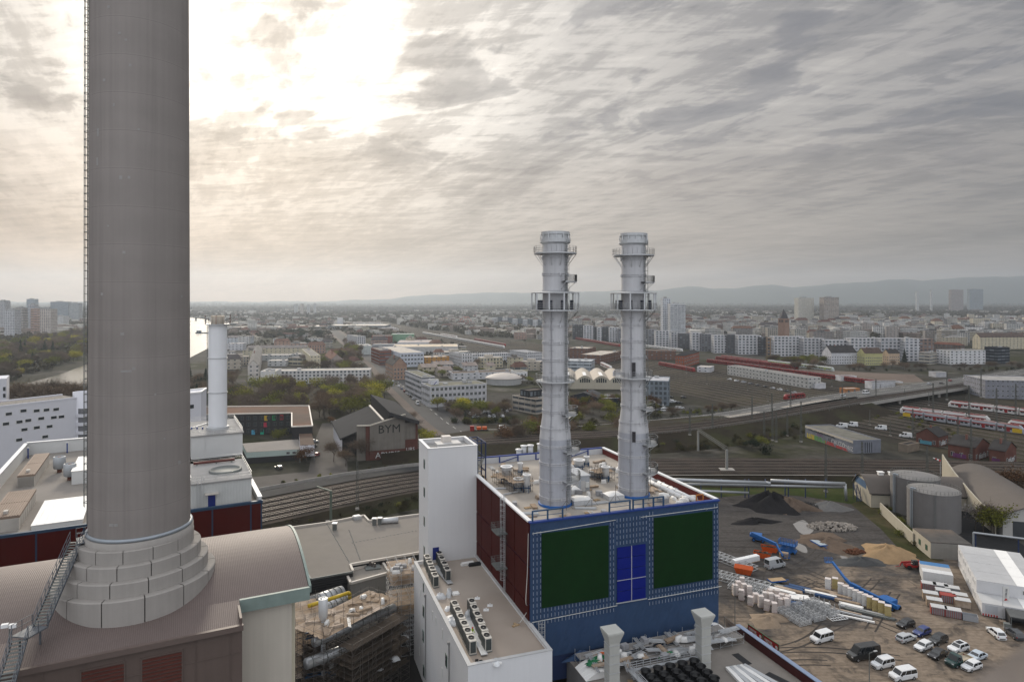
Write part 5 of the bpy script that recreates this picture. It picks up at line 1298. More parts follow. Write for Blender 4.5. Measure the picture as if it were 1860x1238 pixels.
mb.build('coping',MATS['pale_coping'],t)
q=G(677,1031,zz_-.26);mb=MB(frame(q,AB));mb.cbox(0,0,zz_-.26,3.2,2.4,.3);mb.build('hatch',galv_d,t)
mb=MB()
for k in range(3):mb.cyl((q.x-.7+.6*k,q.y+.5-.4*k,zz_+.04),(q.x-.7+.6*k,q.y+.5-.4*k,zz_+.9),.22)
mb.build('vent_pots',rust_tube,t)
sA=G(588,1160,13.6);sB=G(722,1088,13.6);ang=math.atan2(sB.y-sA.y,sB.x-sA.x);ln=(sB-sA).length
f=frame(sA,ang)
scaffold('bridge_scaffold','long scaffold with fresh plank decks over the pipe bridge, between hall and wing',f,ln,7.5,1,14.9,2.2,2.0,plank,None,[13.5],rust_tube)
f2=frame(sA+Vector((math.sin(ang),-math.cos(ang),0))*3.4,ang)
scaffold('bridge_scaffold','darker scaffold side bay stepping down in front of the pipe bridge',f2@Matrix.Translation((ln*.18,0,0)),ln*.8,3.2,0,12.4,2.2,2.0,plank_d,None,[11.2,9.2,7.2,5.2,3.2],rust_tube)
f3=frame(G(540,1145,12.6),AH);scaffold('bridge_scaffold','scaffold with bare plank deck right against the cream hall wall',f3,5.2,12,0,14,2.0,2.0,plank,None,[12.4,8.2,6.2,4.2],rust_tube)
f4=frame(G(712,1085,12),AB);scaffold('bridge_scaffold','tall scaffold tower against the white wing near the plant room',f4,5.5,7.5,0,17.6,1.9,2.0,plank,None,[16.2,14.2,10.2,8.2],galv)
f5=frame(G(640,1240,6),ang);scaffold('bridge_scaffold','dark lower scaffold at the bottom of the pit',f5,11,6,0,9.5,2.0,2.0,plank_d,None,[8.2,6.2,4.2],rust_tube)
f6=frame(G(552,1236,5),AB);scaffold('bridge_scaffold','narrow scaffold bay between the cream wall and the flue pipe',f6,4,6,0,11,2.0,2.0,plank_d,None,[8.2,6.2,4.2],rust_tube)
def over(r):return r.uniform(.5,ln-.5),r.uniform(.4,7)
clutter(['board_stack','board_stack','board_stack','tube_bundle','board_stack','wool_bale'],over,24,13.62,f,31,'bridge','on the plank deck of the pipe bridge')
clutter(['wool_bale','wool_bale','crate'],lambda r:(r.uniform(.4,5),r.uniform(.4,7)),9,16.32,f4,33,'tower','on top of the scaffold tower by the plant room')
for lab,p,q,r_ in(('big silver insulated duct in front of the black workshop wall',(566,1098,11),(622,1079,11),1.7),('second silver insulated duct just below the first',(575,1112,11),(632,1090,11),1.3),('long grey pipe running below the plank decks',(570,1166,12),(716,1103,11),.8),('dark lower pipe running below the long grey one',(556,1205,9),(700,1150,8),.9)):
 a=G(*p);b=G(*q);t=thing('pipe_run',lab,'pipe',a);mb=MB();mb.smooth=True;mb.cyl(a,b,r_,n=18);mb.build('pipe',mat('insulation_sheet',(.36,.37,.38),.35,.15,1,metal=.5),t)
 mb=MB();n=6
 for k in range(n):c=a.lerp(b,(k+.3)/n);dd=(b-a).normalized()*.15;mb.cyl(c,c+dd,r_*1.06,n=18)
 mb.build('bands',galv_d,t)
t=MB();yp=[G(560,1100,13.4),G(600,1087,13.4),G(633,1076,13.4),G(635,1078,13.0),G(635.5,1097,10)];t.smooth=True;t.tube(yp,.36,12);tag(t.build('yellow_pipe',mat('gas_yellow',(.52,.36,.03),.5,.12,1)),'yellow gas pipe bending down beside the plant room','pipe')
p=G(587,1150,11.5);t=thing('flue_pipe','upright silver flue with a wide perforated head, standing in blue brackets','flue',(p.x,p.y,0))
zt=H-(1086-V0)*p.y/F;zw=H-(1118-V0)*p.y/F
mb=MB();mb.smooth=True;mb.cyl((p.x,p.y,0),(p.x,p.y,zw),.42,n=18);mb.build('pipe',mat('flue_steel',(.44,.46,.48),.4,.12,1,metal=.4),t)
mb=MB();mb.smooth=True;mb.lathe(p,[(.42,zw-.9),(.78,zw),(.80,zt),(.7,zt+.03),(.62,zt-.02),(.05,zt-.02)],22);mb.build('head',steelw,t)
mb=MB()
for k in range(6):mb.cbox(p.x+.36*math.cos(k*1.05),p.y+.36*math.sin(k*1.05),zt-.015,.2,.2,.03,k*1.05)
mb.build('grille_holes',galv_d,t)
mb=MB()
for z in(zw-2.4,zw-3.4,4.4,3.6):
 for sx in(-1,1):mb.bar((p.x-2.8,p.y-.8+sx*.5,z),(p.x+2.6,p.y+1.4+sx*.5,z+.5),.2)
 mb.bar((p.x-2.6,p.y-1.2,z),(p.x-2.6,p.y,z),.2)
mb.build('brackets',MATS['blue_rail'],t)
for i,(u,v,z)in enumerate(((672,1150,8.5),(628,1188,7),(716,1198,5),(688,1218,4),(600,1210,5),(735,1160,4))):
 heap('rubble_sack','pale sack on the lower scaffold levels, %s in the pit'%('upper middle','left of middle','right','lower middle','nearest the flue','nearest the wing')[i],'sack',G(u,v,z),.9,.7,.7,film,60+i,12,.5,power=3)
# ================================================================ vehicles
paint=objcol('car_paint',.28,.06,1.2,.5,0,.6)
tyre_m=mat('tyre',(.018,.018,.018),.9,.2,3);rim_m=mat('rim',(.32,.33,.34),.35,.1,3,metal=.6)
auto_glass=mat('auto_glass',(.012,.014,.016),.06,.1,1,spec=.9)
lampw=mat('lamp_lens',(.55,.56,.58),.15,.1,2,spec=.8);lampr=mat('tail_lens',(.30,.012,.010),.2,.1,2);plast=mat('dark_trim',(.022,.022,.023),.6,.1,2)
def loft(mb,secs):
 """closed body from cross sections [(x, [(y, z), ...])] mirrored to both sides"""
 n=len(secs[0][1]);vs=[]
 for x,pr in secs:
  vs+=[(x,-y,z)for y,z in pr]+[(x,y,z)for y,z in reversed(pr)]
 m=2*n;fs=[]
 for j in range(len(secs)-1):
  for i in range(m):k=(i+1)%m;fs.append((j*m+i,j*m+k,(j+1)*m+k,(j+1)*m+i))
 fs=[f[::-1]for f in fs]
 fs+=[tuple(range(m)),tuple((len(secs)-1)*m+i for i in range(m-1,-1,-1))]
 mb.add(vs,fs)
def vehicle(name,Lg,Wd,Ht,hood,belt,ws0,ws1,rf1,rr0,wb0,wb1,wr=.32,van=False,windows=((.0,.45),(.5,1.0)),parts=True,bed=False):
 """x forward from rear bumper 0 to Lg; hood height, belt line; windscreen from ws0 (foot) to ws1 (top); roof to rf1; rear glass foot rr0"""
 t=thing(name,'x','car');hw=Wd/2;o=Lg/2;top=hw*(.86 if van else.76)
 mb=MB();mb.smooth=False
 def sec(x,zt,w,wt=None):wt=wt or w*.94;return(x-o,[(w*.88,.24),(w*.99,.42),(w,min(zt-.05,belt*.86)),(w*.98,min(zt-.02,belt)),(wt*.9,zt)])
 S_=[sec(.0,belt*.80,hw*.90),sec(.10,belt if not bed else.9,hw*.96),sec(rr0 if rr0>.12 else.14,belt,hw),sec(Lg*.45,belt,hw),sec(ws0,belt*.985,hw),sec(ws0+(Lg-ws0)*.55,hood,hw*.97,hw*.9),sec(Lg-.22,hood*.90,hw*.93,hw*.84),sec(Lg-.02,hood*.70,hw*.80,hw*.74)]
 if bed:S_=[sec(bed,belt,hw*.97),sec(bed+.1,belt,hw)]+S_[4:]
 loft(mb,S_)
 cab0=bed or rr0
 C=[(cab0-o,[(hw*.955,belt-.04),(hw*.955,belt)]),(rf1-o,[(hw*.955,belt-.04),(top,Ht-.03)]),(rf1-o+.06,[(hw*.955,belt-.04),(top,Ht)]),((rf1+ws1)/2-o,[(hw*.955,belt-.04),(top,Ht+.02)]),(ws1-o-.05,[(hw*.955,belt-.04),(top,Ht)]),(ws1-o,[(hw*.955,belt-.04),(top,Ht-.03)]),(ws0-o,[(hw*.955,belt-.04),(hw*.93,belt)])]
 loft(mb,C);mb.build('body',paint,t)
 mb=MB()
 def sidey(z):return hw*.955+(top-hw*.955)*(z-belt)/(Ht-belt)+.012
 def xa(z):return cab0-o+(rf1-cab0)*(z-belt)/(Ht-belt)
 def xb(z):return ws0-o+(ws1-ws0)*(z-belt)/(Ht-belt)
 z0,z1=belt+.05,Ht-.12
 for s in(-1,1):
  for a,b in windows:
   P=[]
   for z,q in((z0,a),(z0,b),(z1,b),(z1,a)):e=.07;P.append((xa(z)+e+(xb(z)-xa(z)-2*e)*q,s*sidey(z),z))
   mb.add(P,[(0,1,2,3)if s<0 else(3,2,1,0)])
 mb.build('side_windows',auto_glass,t)
 mb=MB();mb.add([(xb(z0)+.02,-hw*.84,z0),(xb(z0)+.02,hw*.84,z0),(xb(z1)+.025,top*.9,z1),(xb(z1)+.025,-top*.9,z1)],[(0,1,2,3)]);mb.build('windscreen',auto_glass,t)
 mb=MB();mb.add([(xa(z0)-.02,-hw*.8,z0),(xa(z0)-.02,hw*.8,z0),(xa(z1)-.025,top*.88,z1),(xa(z1)-.025,-top*.88,z1)],[(3,2,1,0)]);mb.build('rear_window',auto_glass,t)
 for x in(wb0,wb1):
  for s in(-1,1):
   mb=MB();mb.cyl((x-o,s*(hw-.20),wr),(x-o,s*(hw+.012),wr),wr,n=18);w=mb.build('wheel',tyre_m,t)
   mb=MB();mb.cyl((x-o,s*(hw+.0),wr),(x-o,s*(hw+.022),wr),wr*.62,n=12);mb.build('rim',rim_m,w)
 for s in(-1,1):
  mb=MB();mb.cbox(Lg-.16-o,s*hw*.70,hood*.66,.26,hw*.34,.16);mb.build('headlight',lampw,t)
  mb=MB();mb.cbox(.05-o,s*hw*.80,belt*.66,.10,hw*.2,.24);mb.build('tail_light',lampr,t)
  mb=MB();mb.cbox(ws0-.35-o,s*(hw+.09),belt+.02,.12,.2,.15);mb.build('mirror',plast,t)
 mb=MB();mb.cbox(Lg-.02-o,0,.34,.06,Wd*.62,.20);mb.cbox(.0-o,0,.34,.06,Wd*.62,.16);mb.build('bumper_trim',plast,t)
 return t
V={}
V['hatch']=vehicle('parked_car',4.1,1.76,1.50,.93,.95,2.95,2.15,.45,.08,.70,3.28)
V['suv']=vehicle('parked_car',4.5,1.86,1.66,1.05,1.04,3.2,2.45,.55,.08,.80,3.55,.36)
V['wagon']=vehicle('parked_car',4.7,1.82,1.48,.92,.94,3.3,2.5,.5,.10,.95,3.75,windows=((.0,.28),(.31,.62),(.65,1.0)))
V['sedan']=vehicle('parked_car',4.5,1.82,1.46,.90,.93,3.15,2.4,1.2,.45,.85,3.6)
V['minivan']=vehicle('parked_van',5.0,1.96,1.98,1.18,1.16,4.05,3.35,.22,.06,.9,4.1,.34,True,((.0,.36),(.38,.70),(.73,1.0)))
V['caddy']=vehicle('parked_van',4.5,1.80,1.84,1.10,1.08,3.45,2.75,.25,.06,.80,3.55,.33,True,((.0,.36),(.39,.68),(.71,1.0)))
V['bigvan']=vehicle('parked_van',6.6,2.02,2.66,1.32,1.42,5.6,4.75,.18,.06,1.2,5.4,.36,True,((.10,.38),(.42,.68),(.76,1.0)))
V['panelvan']=vehicle('parked_van',5.9,2.0,2.55,1.30,1.38,5.0,4.2,.16,.06,1.1,4.75,.36,True,((.52,.72),(.78,1.0)))
V['truck']=vehicle('flatbed_truck',5.6,2.0,2.15,1.20,1.20,4.7,4.05,3.1,3.0,1.1,4.6,.36,True,((.15,.95),),bed=2.95)
mb=MB();mb.box(-2.8,-1.05,.75,.12,1.05,.86)
for b in((-2.8,-1.05,.12,-.98),(-2.8,.98,.12,1.05),(-2.8,-.98,-2.73,.98),(.05,-.98,.12,.98)):mb.box(b[0],b[1],.86,b[2],b[3],1.26)
mb.build('load_bed',mat('beige_bed',(.40,.35,.27),.7,.15,1.5),V['truck'])
mb=MB();mb.box(-2.7,-.4,.45,.3,.4,.74);mb.build('chassis',plast,V['truck'])
vused={}
def setcol(o,c):
 for k in KIDS_OF(o):
  if k.name.split('.')[0]=='body':k.color=tuple(c)+(1,)
def KIDS_OF(o):return[k for k in COL.objects if k.parent==o]if o.name not in KIDS else KIDS[o.name]
_dup0=dup
def dup(o,parent=None):
 c=o.copy();COL.objects.link(c)
 if parent is not None:c.parent=parent;KIDS.setdefault(parent.name,[]).append(c)
 for ch in KIDS.get(o.name,[]):dup(ch,c)
 return c
VP={}
def park(kind,label,fw,rw,col,cat='car',group='vehicles parked in the yard',z=0.02,name=None):
 """front and rear wheel contact points (photo pixels) of the side we see"""
 a=G(fw[0],fw[1],z);b=G(rw[0],rw[1],z);h=(a-b);h.z=0;h.normalize();n=Vector((-h.y,h.x,0));mid=(a+b)/2
 s=1 if n.dot(mid.normalized())>0 else-1;wd=1.9/2
 o=place(V[kind],mid+n*s*wd,math.atan2(h.y,h.x),1,label,group,cat=cat)
 setcol(o,col);return o
WHT,BLK,SIL=(.68,.69,.70),(.010,.010,.012),(.42,.44,.46)
park('minivan','white minivan parked alone in the open middle of the yard',(1488.7,1170.3),(1510,1164.5),WHT,'van')
park('hatch','black hatchback nearest the yellow insulation stacks',(1644.2,1143.3),(1661.2,1138.5),BLK)
park('hatch','dark blue hatchback parked behind the silver estate',(1676,1157.7),(1689.4,1152.9),(.022,.040,.16))
park('wagon','silver estate car with its tail to the left',(1662,1163.5),(1646.2,1168.8),SIL)
park('hatch','white hatchback parked between two black cars',(1677.9,1185),(1693.3,1178.8),WHT)
park('suv','black off-roader with boxy tail behind the white hatchback',(1705.8,1173),(1719.5,1167.5),(.016,.017,.018))
park('suv','white sport utility car with a dark glass roof',(1741.3,1188),(1757.3,1183),WHT)
park('sedan','low black car in front of the white sport utility car',(1705.4,1199.4),(1719.5,1193),BLK)
park('truck','dark green flatbed truck with an empty beige load bed',(1734,1215),(1766,1205),(.006,.035,.032),'truck')
park('sedan','pale blue silver saloon behind the green flatbed truck',(1774,1203.8),(1792.3,1197.1),(.46,.52,.58))
park('hatch','white car half hidden behind the blurred parapet',(1765,1222),(1783,1216),WHT)
park('minivan','white minibus at the lower edge of the yard',(1635.6,1239),(1659.5,1234.6),WHT,'van')
park('caddy','white small van with black bumper beside the big black van',(1601,1217.7),(1621.2,1212.9),WHT,'van')
park('bigvan','long high black van',(1556.4,1202.2),(1594,1196.4),(.018,.019,.020),'van')
park('panelvan','silver high-roofed panel van beside the orange skips',(1423.9,1030),(1401.7,1034.8),(.36,.38,.40),'van')
for lab,p,col in(('white sport utility car backed up to the black shed',G(1809,1154),WHT),('dark grey car parked in front of the black shed opening',G(1842,1155),(.05,.055,.062))):
 o=place(V['suv'],p,R(83),1,lab,'vehicles parked in the yard');setcol(o,col)
o=[x for x in COL.objects if x.get('label','').startswith('white sport utility car with')][0];mb=MB(WM(o));mb.box(-1.1,-.5,1.685,.25,.5,1.70);mb.build('glass_roof',auto_glass,o)
# ================================================================ yard: piles, stacks, machines
coal=mat('coal_grit',(.018,.017,.018),.95,.35,1.2,bump=1,bscale=3);earth=mat('brown_earth',(.105,.078,.060),.95,.35,1.0,bump=1,bscale=2.5)
gravel_d=mat('grey_gravel',(.13,.125,.12),.95,.3,1.5,bump=1,bscale=4);sand=mat('yellow_sand',(.27,.185,.105),.95,.22,.9,bump=1,bscale=2.5)
heap('spoil_heap','steep coal black spoil heap, the tallest in the yard','heap',G(1400,920),12,6.5,4.6,coal,1,30,.65,-.35,power=1.1)
heap('spoil_heap','brown earth heap leaning on the black one','heap',G(1434,922),8.5,6,3.2,earth,2,28,.6,-.5,power=1.2)
heap('gravel_heap','smooth grey gravel heap at the far edge of the yard','heap',G(1505,922),7,4.5,2.2,gravel_d,3,26,.3)
heap('spoil_heap','low dark crumbly heap in front of the black one','heap',G(1372,947),6.5,3.4,1.1,coal,4,24,.6)
heap('earth_heap','low tan earth mound below the rubble','heap',G(1500,985),9,7,1.3,earth,5,24,.5)
heap('sand_heap','bright yellow sand heap at the yard\'s right edge','heap',G(1612,1006),8.5,6.2,2.3,sand,6,26,.45)
heap('gravel_heap','dark grey grit heap below the sand','heap',G(1562,1020),6.5,4,1.2,mat('dark_grit',(.065,.066,.066),.95,.3,1.5,bump=1),7,24,.45)
heap('earth_heap','sandy bank by the red posters','heap',G(1397,1125),5,3.5,.9,mat('tan_earth',(.24,.185,.135),.95,.25,1,bump=1),8,22,.5)
def rubble(name,label,c,rx,ry,n,m,seed,smin,smax):
 r=random.Random(seed);mb=MB()
 for i in range(n):
  a=r.uniform(0,6.28);q=math.sqrt(r.random());s=r.uniform(smin,smax);x=c.x+rx*q*math.cos(a);y=c.y+ry*q*math.sin(a);z=(1-q)*ry*.30
  old=mb.M;mb.M=Matrix.Translation((x,y,z+s*.3))@Matrix.Rotation(r.uniform(0,3),4,Vector((r.random(),r.random(),r.random()+.1)).normalized());mb.box(-s/2,-s*.4,-s*.3,s/2,s*.4,s*.3);mb.M=old
 o=mb.build(name,m);o['kind']='stuff';o['label']=label;o['category']='rubble'
rubble('rubble','loose pale broken concrete rubble',G(1512,957),7.5,4,420,mat('pale_rubble',(.25,.225,.20),.95,.4,1),3,.25,.8)
rubble('rubble','dark broken asphalt slabs',G(1466,921),4,3,120,mat('asphalt_slabs',(.055,.052,.05),.95,.3,2),4,.5,1.3)
rubble('rubble','rusty reinforcement scrap',G(1553,1003),3,1.6,90,mat('rust_scrap',(.11,.05,.03),.9,.4,2),5,.2,.9)
om=mat('skip_orange',(.52,.085,.012),.5,.18,1)
def skip(label,u,v,rz,lid=False,sc=1):
 p=G(u,v);t=thing('skip',label,'skip',p,rz,'orange skips');f=frame(p,rz);mb=MB(f)
 w,l,h,b=1.0*sc,2.3*sc,1.5*sc,.75
 mb.add([(-l*b,-w*.8,.05),(l*b,-w*.8,.05),(l*b,w*.8,.05),(-l*b,w*.8,.05),(-l,-w,h),(l,-w,h),(l,w,h),(-l,w,h)],[(3,2,1,0),(0,1,5,4),(1,2,6,5),(2,3,7,6),(3,0,4,7)])
 for s in(-1,1):
  for x in(-.9,0,.9):mb.bar((x*sc,s*w*.82,.1),(x*sc,s*w*1.02,h),.1)
 mb.build('hull',om,t);mb=MB(f)
 if lid:
  mb.add([(-l,-w,h),(l,-w,h),(l,w,h),(-l,w,h),(-l*.95,0,h+.75),(l*.95,0,h+.75)],[(0,1,5,4),(2,3,4,5),(1,2,5),(3,0,4)]);mb.build('ridged_lid',om,t)
 else:
  mb.box(-l*.92,-w*.92,h*.75,l*.92,w*.92,h*.8)
  for k in range(9):mb.cbox(rnd.uniform(-l*.7,l*.7),rnd.uniform(-w*.5,w*.5),h*.8,rnd.uniform(.5,1.6),.25,rnd.uniform(.1,.4),rnd.uniform(0,3))
  mb.build('debris',plank_d,t)
skip('open orange skip nearer the silver panel van',1385,1012,R(-28));skip('open orange skip behind the first one, full of scrap',1398,1001,R(-20));skip('orange skip with a ridged lid beside the lattice frames',1351,1041,R(-28),True)
p=G(1424,1014);mb=MB(frame(p,R(-30)));mb.cbox(0,0,.15,2.2,1.6,1.5);mb.cbox(-.3,0,.005,1.6,1.2,.14);tag(mb.build('wooden_crate',wood_m),'pale wooden crate beside the orange skips','crate')
tb=mat('machine_blue',(.012,.085,.30),.45,.15,1)
for lab,u,v,rz,dm,l,w in(('blue flatbed trailer with a timber deck, in the middle of the yard',1411,1058,R(12),wood_m,4.2,2.0),('blue flatbed trailer with a pale sheet deck near the puddles',1487,990,R(-78),mat('pale_deck',(.30,.34,.37),.6,.15,1),4.6,2.3)):
 p=G(u,v);t=thing('flatbed_trailer',lab,'trailer',p,rz,'blue flatbed trailers');f=frame(p,rz)
 mb=MB(f);mb.box(-l/2,-w/2,.6,l/2,w/2,.85);mb.bar((l/2,0,.6),(l/2+1.2,0,.5),.12);mb.build('frame',tb,t)
 mb=MB(f);mb.box(-l/2+.1,-w/2+.1,.85,l/2-.1,w/2-.1,.93);mb.build('deck',dm,t)
 for x in(-.5,.5):
  for s in(-1,1):mb=MB(f);mb.cyl((x,s*(w/2-.25),.3),(x,s*(w/2-.02),.3),.3,n=14);mb.build('wheel',tyre_m,t)
lift_b=mat('lift_blue',(.012,.095,.30),.4,.12,1)
def boom_lift(label,base,rz,segs,basket,wheels=True):
 t=thing('boom_lift',label,'boom lift',base,rz,'blue boom lifts');f=frame(base,rz)
 mb=MB(f);mb.box(-1.6,-1.1,.6,1.6,1.1,1.1);mb.box(-1.9,-1.1,1.25,.9,1.1,2.1);mb.box(-2.4,-.9,1.3,-1.9,.9,2.0);mb.build('chassis',lift_b,t)
 for x in(-1.25,1.25):
  for s in(-1,1):mb=MB(f);mb.cyl((x,s*.85,.52),(x,s*1.25,.52),.52,n=18);w=mb.build('wheel',tyre_m,t);mb=MB(f);mb.cyl((x,s*1.24,.52),(x,s*1.28,.52),.3,n=12);mb.build('rim',lift_b,w)
 for(a,b,w)in segs:mb=MB();mb.bar(a,b,w,w*1.25);mb.build('boom',lift_b,t)
 mb=MB(Matrix.Translation(basket));mb.box(-.9,-.45,-.1,.9,.45,0);railing(mb,[(-.9,-.45,0),(.9,-.45,0),(.9,.45,0),(-.9,.45,0),(-.9,-.45,0)],1.1,.6,.03,3);mb.build('basket',lift_b,t)
def GZ(u,v,z):return G(u,v,z)
b0=G(1618,1104);e0=GZ(1631,1103,1.9);e1=GZ(1546,1061,2.4);e2=GZ(1535,1050,2.9);e3=GZ(1512,1020,4.2)
boom_lift('long blue boom lift stretched out behind the row of insulation stacks',b0,math.atan2((e0-e1).y,(e0-e1).x),[(e0,e1,.62),(e1.lerp(e0,.2),e1,.8),(e1,e2,.5),(e2,e3,.42)],GZ(1505,1020,3.4))
b0=G(1378,982);e0=GZ(1366,968,2.6);e1=GZ(1410,988,3.0);e2=GZ(1422,1010,1.0)
boom_lift('blue boom lift with lowered jib beside the orange skips',b0,R(-25),[(e0,e1,.6),(e1,e2,.4)],GZ(1428,1012,.6))
p=G(1431,1003);rz=R(-38);t=thing('scissor_lift','blue scissor lift with railed platform between skips and puddle','scissor lift',p,rz);f=frame(p,rz)
mb=MB(f);mb.box(-2.2,-1.0,.35,2.2,1.0,.9);mb.build('chassis',lift_b,t)
for x in(-1.6,1.6):
 for s in(-1,1):mb=MB(f);mb.cyl((x,s*.8,.38),(x,s*1.1,.38),.38,n=16);mb.build('wheel',tyre_m,t)
mb=MB(f)
for k in range(3):
 for s in(-.7,.7):mb.bar((-1.9,s,.95+.4*k),(1.9,s,1.35+.4*k),.14);mb.bar((1.9,s,.95+.4*k),(-1.9,s,1.35+.4*k),.14)
mb.build('scissor_arms',lift_b,t)
mb=MB(f);mb.box(-2.3,-1.05,2.2,2.3,1.05,2.36);railing(mb,[(-2.3,-1.05,2.36),(2.3,-1.05,2.36),(2.3,1.05,2.36),(-2.3,1.05,2.36),(-2.3,-1.05,2.36)],1.1,.75,.05,3);mb.build('platform',lift_b,t)
p=G(1658,1032);rz=R(175);t=thing('telehandler','red telehandler at the corner of the white containers','telehandler',p,rz);f=frame(p,rz)
rd_m=mat('machine_red',(.25,.012,.012),.45,.15,1)
mb=MB(f);mb.box(-2.0,-.9,.6,2.0,.9,1.2);mb.box(-2.1,-.9,1.2,-.9,.9,1.6);mb.build('chassis',rd_m,t)
mb=MB(f);mb.box(-.9,.1,1.2,.5,.9,2.4);mb.build('cab',auto_glass,t)
mb=MB(f);mb.bar((-1.9,-.5,1.9),(2.6,-.5,1.4),.35);mb.bar((2.6,-.5,1.4),(3.0,-.5,.5),.25);mb.bar((3.0,-.5,.3),(4.1,-.5,.3),.12);mb.build('boom',rd_m,t)
for x in(-1.3,1.3):
 for s in(-1,1):mb=MB(f);mb.cyl((x,s*.75,.55),(x,s*1.1,.55),.55,n=16);mb.build('wheel',tyre_m,t)
def pallet_stack(name,label,p,rz,w,d,h,m,group,sheet=None,jit=.04):
 t=thing(name,label,'pallet stack',p,rz,group);f=frame(p,rz);k=max(3,round(h/.42))
 mb=MB(f)
 for i in range(k):a,b=rnd.uniform(-jit,jit),rnd.uniform(-jit,jit);mb.cbox(a,b,.14+(h-.14)*i/k+.004,w,d,(h-.14)/k-.012)
 mb.build('bales',m,t)
 mb=MB(f);mb.cbox(0,0,.005,w,d,.13);mb.build('pallet',wood_m,t)
 if sheet:mb=MB(f);mb.cbox(0,0,h+.01,w+.06,d+.06,.10);mb.build('top_sheet',sheet,t)
pinkw=mat('pink_white_wrap',(.58,.53,.50),.5,.12,2,tint=(.50,.42,.42));whitew=mat('white_wrap',(.62,.62,.61),.5,.14,2,tint=(.48,.48,.52));yelw=mat('yellow_wool',(.42,.34,.16),.85,.15,3)
pp=[(1335,1080),(1347,1089),(1341,1072),(1352,1080),(1348,1066),(1363,1099),(1373,1094),(1361,1084),(1382,1102),(1393,1108),(1407,1112),(1390,1094),(1400,1097),(1411,1099),(1419,1103),(1428,1106),(1399,1086),(1412,1090),(1420,1096),(1431,1100)]
pos=('leftmost','left front','left rear')
for i,(u,v)in enumerate(sorted(pp)):
 lab='pinkish wrapped insulation stack, %s in the loose cluster below the lattice frames'%((ORD[i]+' from the left')if i else 'leftmost')
 pallet_stack('insulation_stack',lab,G(u,v),R(rnd.uniform(-40,10)),1.15,1.1,rnd.uniform(2.1,2.75),pinkw,'pinkish insulation stacks',None,.06)
for i,(u,v)in enumerate([(1504,1069),(1517,1068),(1527,1078),(1536,1082.5),(1545,1087),(1554,1091),(1562.5,1095),(1571,1099)]):
 pallet_stack('insulation_stack','white wrapped insulation stack, %s in the row beside the long blue boom'%((ORD[i]+' from the left')if i else 'leftmost'),G(u,v),R(-28),1.25,1.15,2.5,yelw if i==1 else whitew,'white insulation stacks in the row',pinkw)
for i,(u,v)in enumerate([(1580,1103.5),(1590,1108.5),(1601,1114),(1613,1120.5)]):
 pallet_stack('insulation_stack','yellow mineral wool stack, %s from the left in the row beside the blue boom'%(ORD[i]if i else 'first'),G(u,v),R(-28),1.25,1.15,2.6,yelw,'yellow wool stacks in the row',pinkw)
for i in range(9):
 pallet_stack('insulation_stack','white cube of bagged insulation, %s in the line by the silver van'%((ORD[i]+' from the left')if i else 'leftmost'),G(1335+4.9*i,1026-1.1*i),R(18),1.0,1.4,1.5,mat('bright_wrap',(.70,.71,.72),.45,.08,2),'white bagged cubes by the silver van')
def lattice(label,c,rz,l,w,h,n):
 p=c;t=thing('lattice_frame',label,'steel frame',p,rz,'galvanised lattice frames');f=frame(p,rz);mb=MB(f)
 for z in(.12,h):
  for y in(-w/2,0,w/2):mb.bar((-l/2,y,z),(l/2,y,z),.13)
  for i in range(n+1):x=-l/2+l*i/n;mb.bar((x,-w/2,z),(x,w/2,z),.09)
 for i in range(n):
  x0,x1=-l/2+l*i/n,-l/2+l*(i+1)/n
  for y in(-w/2,0,w/2):mb.bar((x0,y,.12),(x1,y,h),.07)
  mb.bar((x0,-w/2,h),(x1,w/2,h),.07);mb.bar((x0,w/2,h+.02),(x1,-w/2,h+.02),.07)
 mb.build('frame',galv,t)
lattice('galvanised lattice frame lying behind the ridged orange skip',G(1330,1022),R(-55),13,4,.9,9)
lattice('long galvanised lattice frame lying left of the orange skip',G(1340,1056),R(-38),15,4.5,.9,11)
lattice('galvanised lattice frame lying below the skip, toward the pink stacks',G(1368,1074),R(-38),11,4,.8,8)
for k,(u,v,lab)in enumerate(((1440,1122,'nearest galvanised frame stack with upright pins'),(1466,1114,'middle galvanised frame stack with upright pins'),(1492,1106,'farthest galvanised frame stack with upright pins'))):
 p=G(u,v);rz=R(22);t=thing('frame_stack',lab+' in the yard','steel frame',p,rz,'galvanised frame stacks');f=frame(p,rz);mb=MB(f)
 for z in(.1,.4,.7,1.0):
  for y in np.linspace(-3.6,3.6,6):mb.bar((-1.7,y,z),(1.7,y,z),.1)
  for x in(-1.6,-.5,.6,1.6):mb.bar((x,-3.7,z+.08),(x,3.7,z+.08),.1)
 for y in np.linspace(-3.6,3.6,6):
  for x in(-1.6,1.6):mb.bar((x,y,0),(x,y,1.9),.1)
 mb.build('frames',galv,t)
p=G(1521,1122);mb=MB(frame(p,R(15)))
for i in range(7):mb.bar((-2+.66*i,-1,.1),(-2+.66*i,1,.1),.09)
for y in(-1,0,1):mb.bar((-2,y,.14),(2,y,.14),.09)
tag(mb.build('lattice_frame',white_m),'small white grid frame lying flat at the end of the frame stacks','steel frame','galvanised lattice frames')
bm={'grey':galv,'white':wr,'blue':mat('blue_sheet_pack',(.03,.07,.16),.5,.15,1),'dark':galv_d,'wood':plank}
def pack(u,v,rz,l,w,h,m,lab,n=4):
 p=G(u,v);mb=MB(frame(p,R(rz)))
 for i in range(n):mb.box(-l/2+rnd.uniform(-.3,.3),-w/2+w*i/n,.12,l/2+rnd.uniform(-.3,.3),-w/2+w*(i+.86)/n,.12+h)
 for x in(-l*.3,l*.3):mb.box(x,-w/2-.1,.01,x+.15,w/2+.1,.115)
 tag(mb.build('beam_pack',bm[m]),lab,'beams','packs of beams in the yard')
i=0
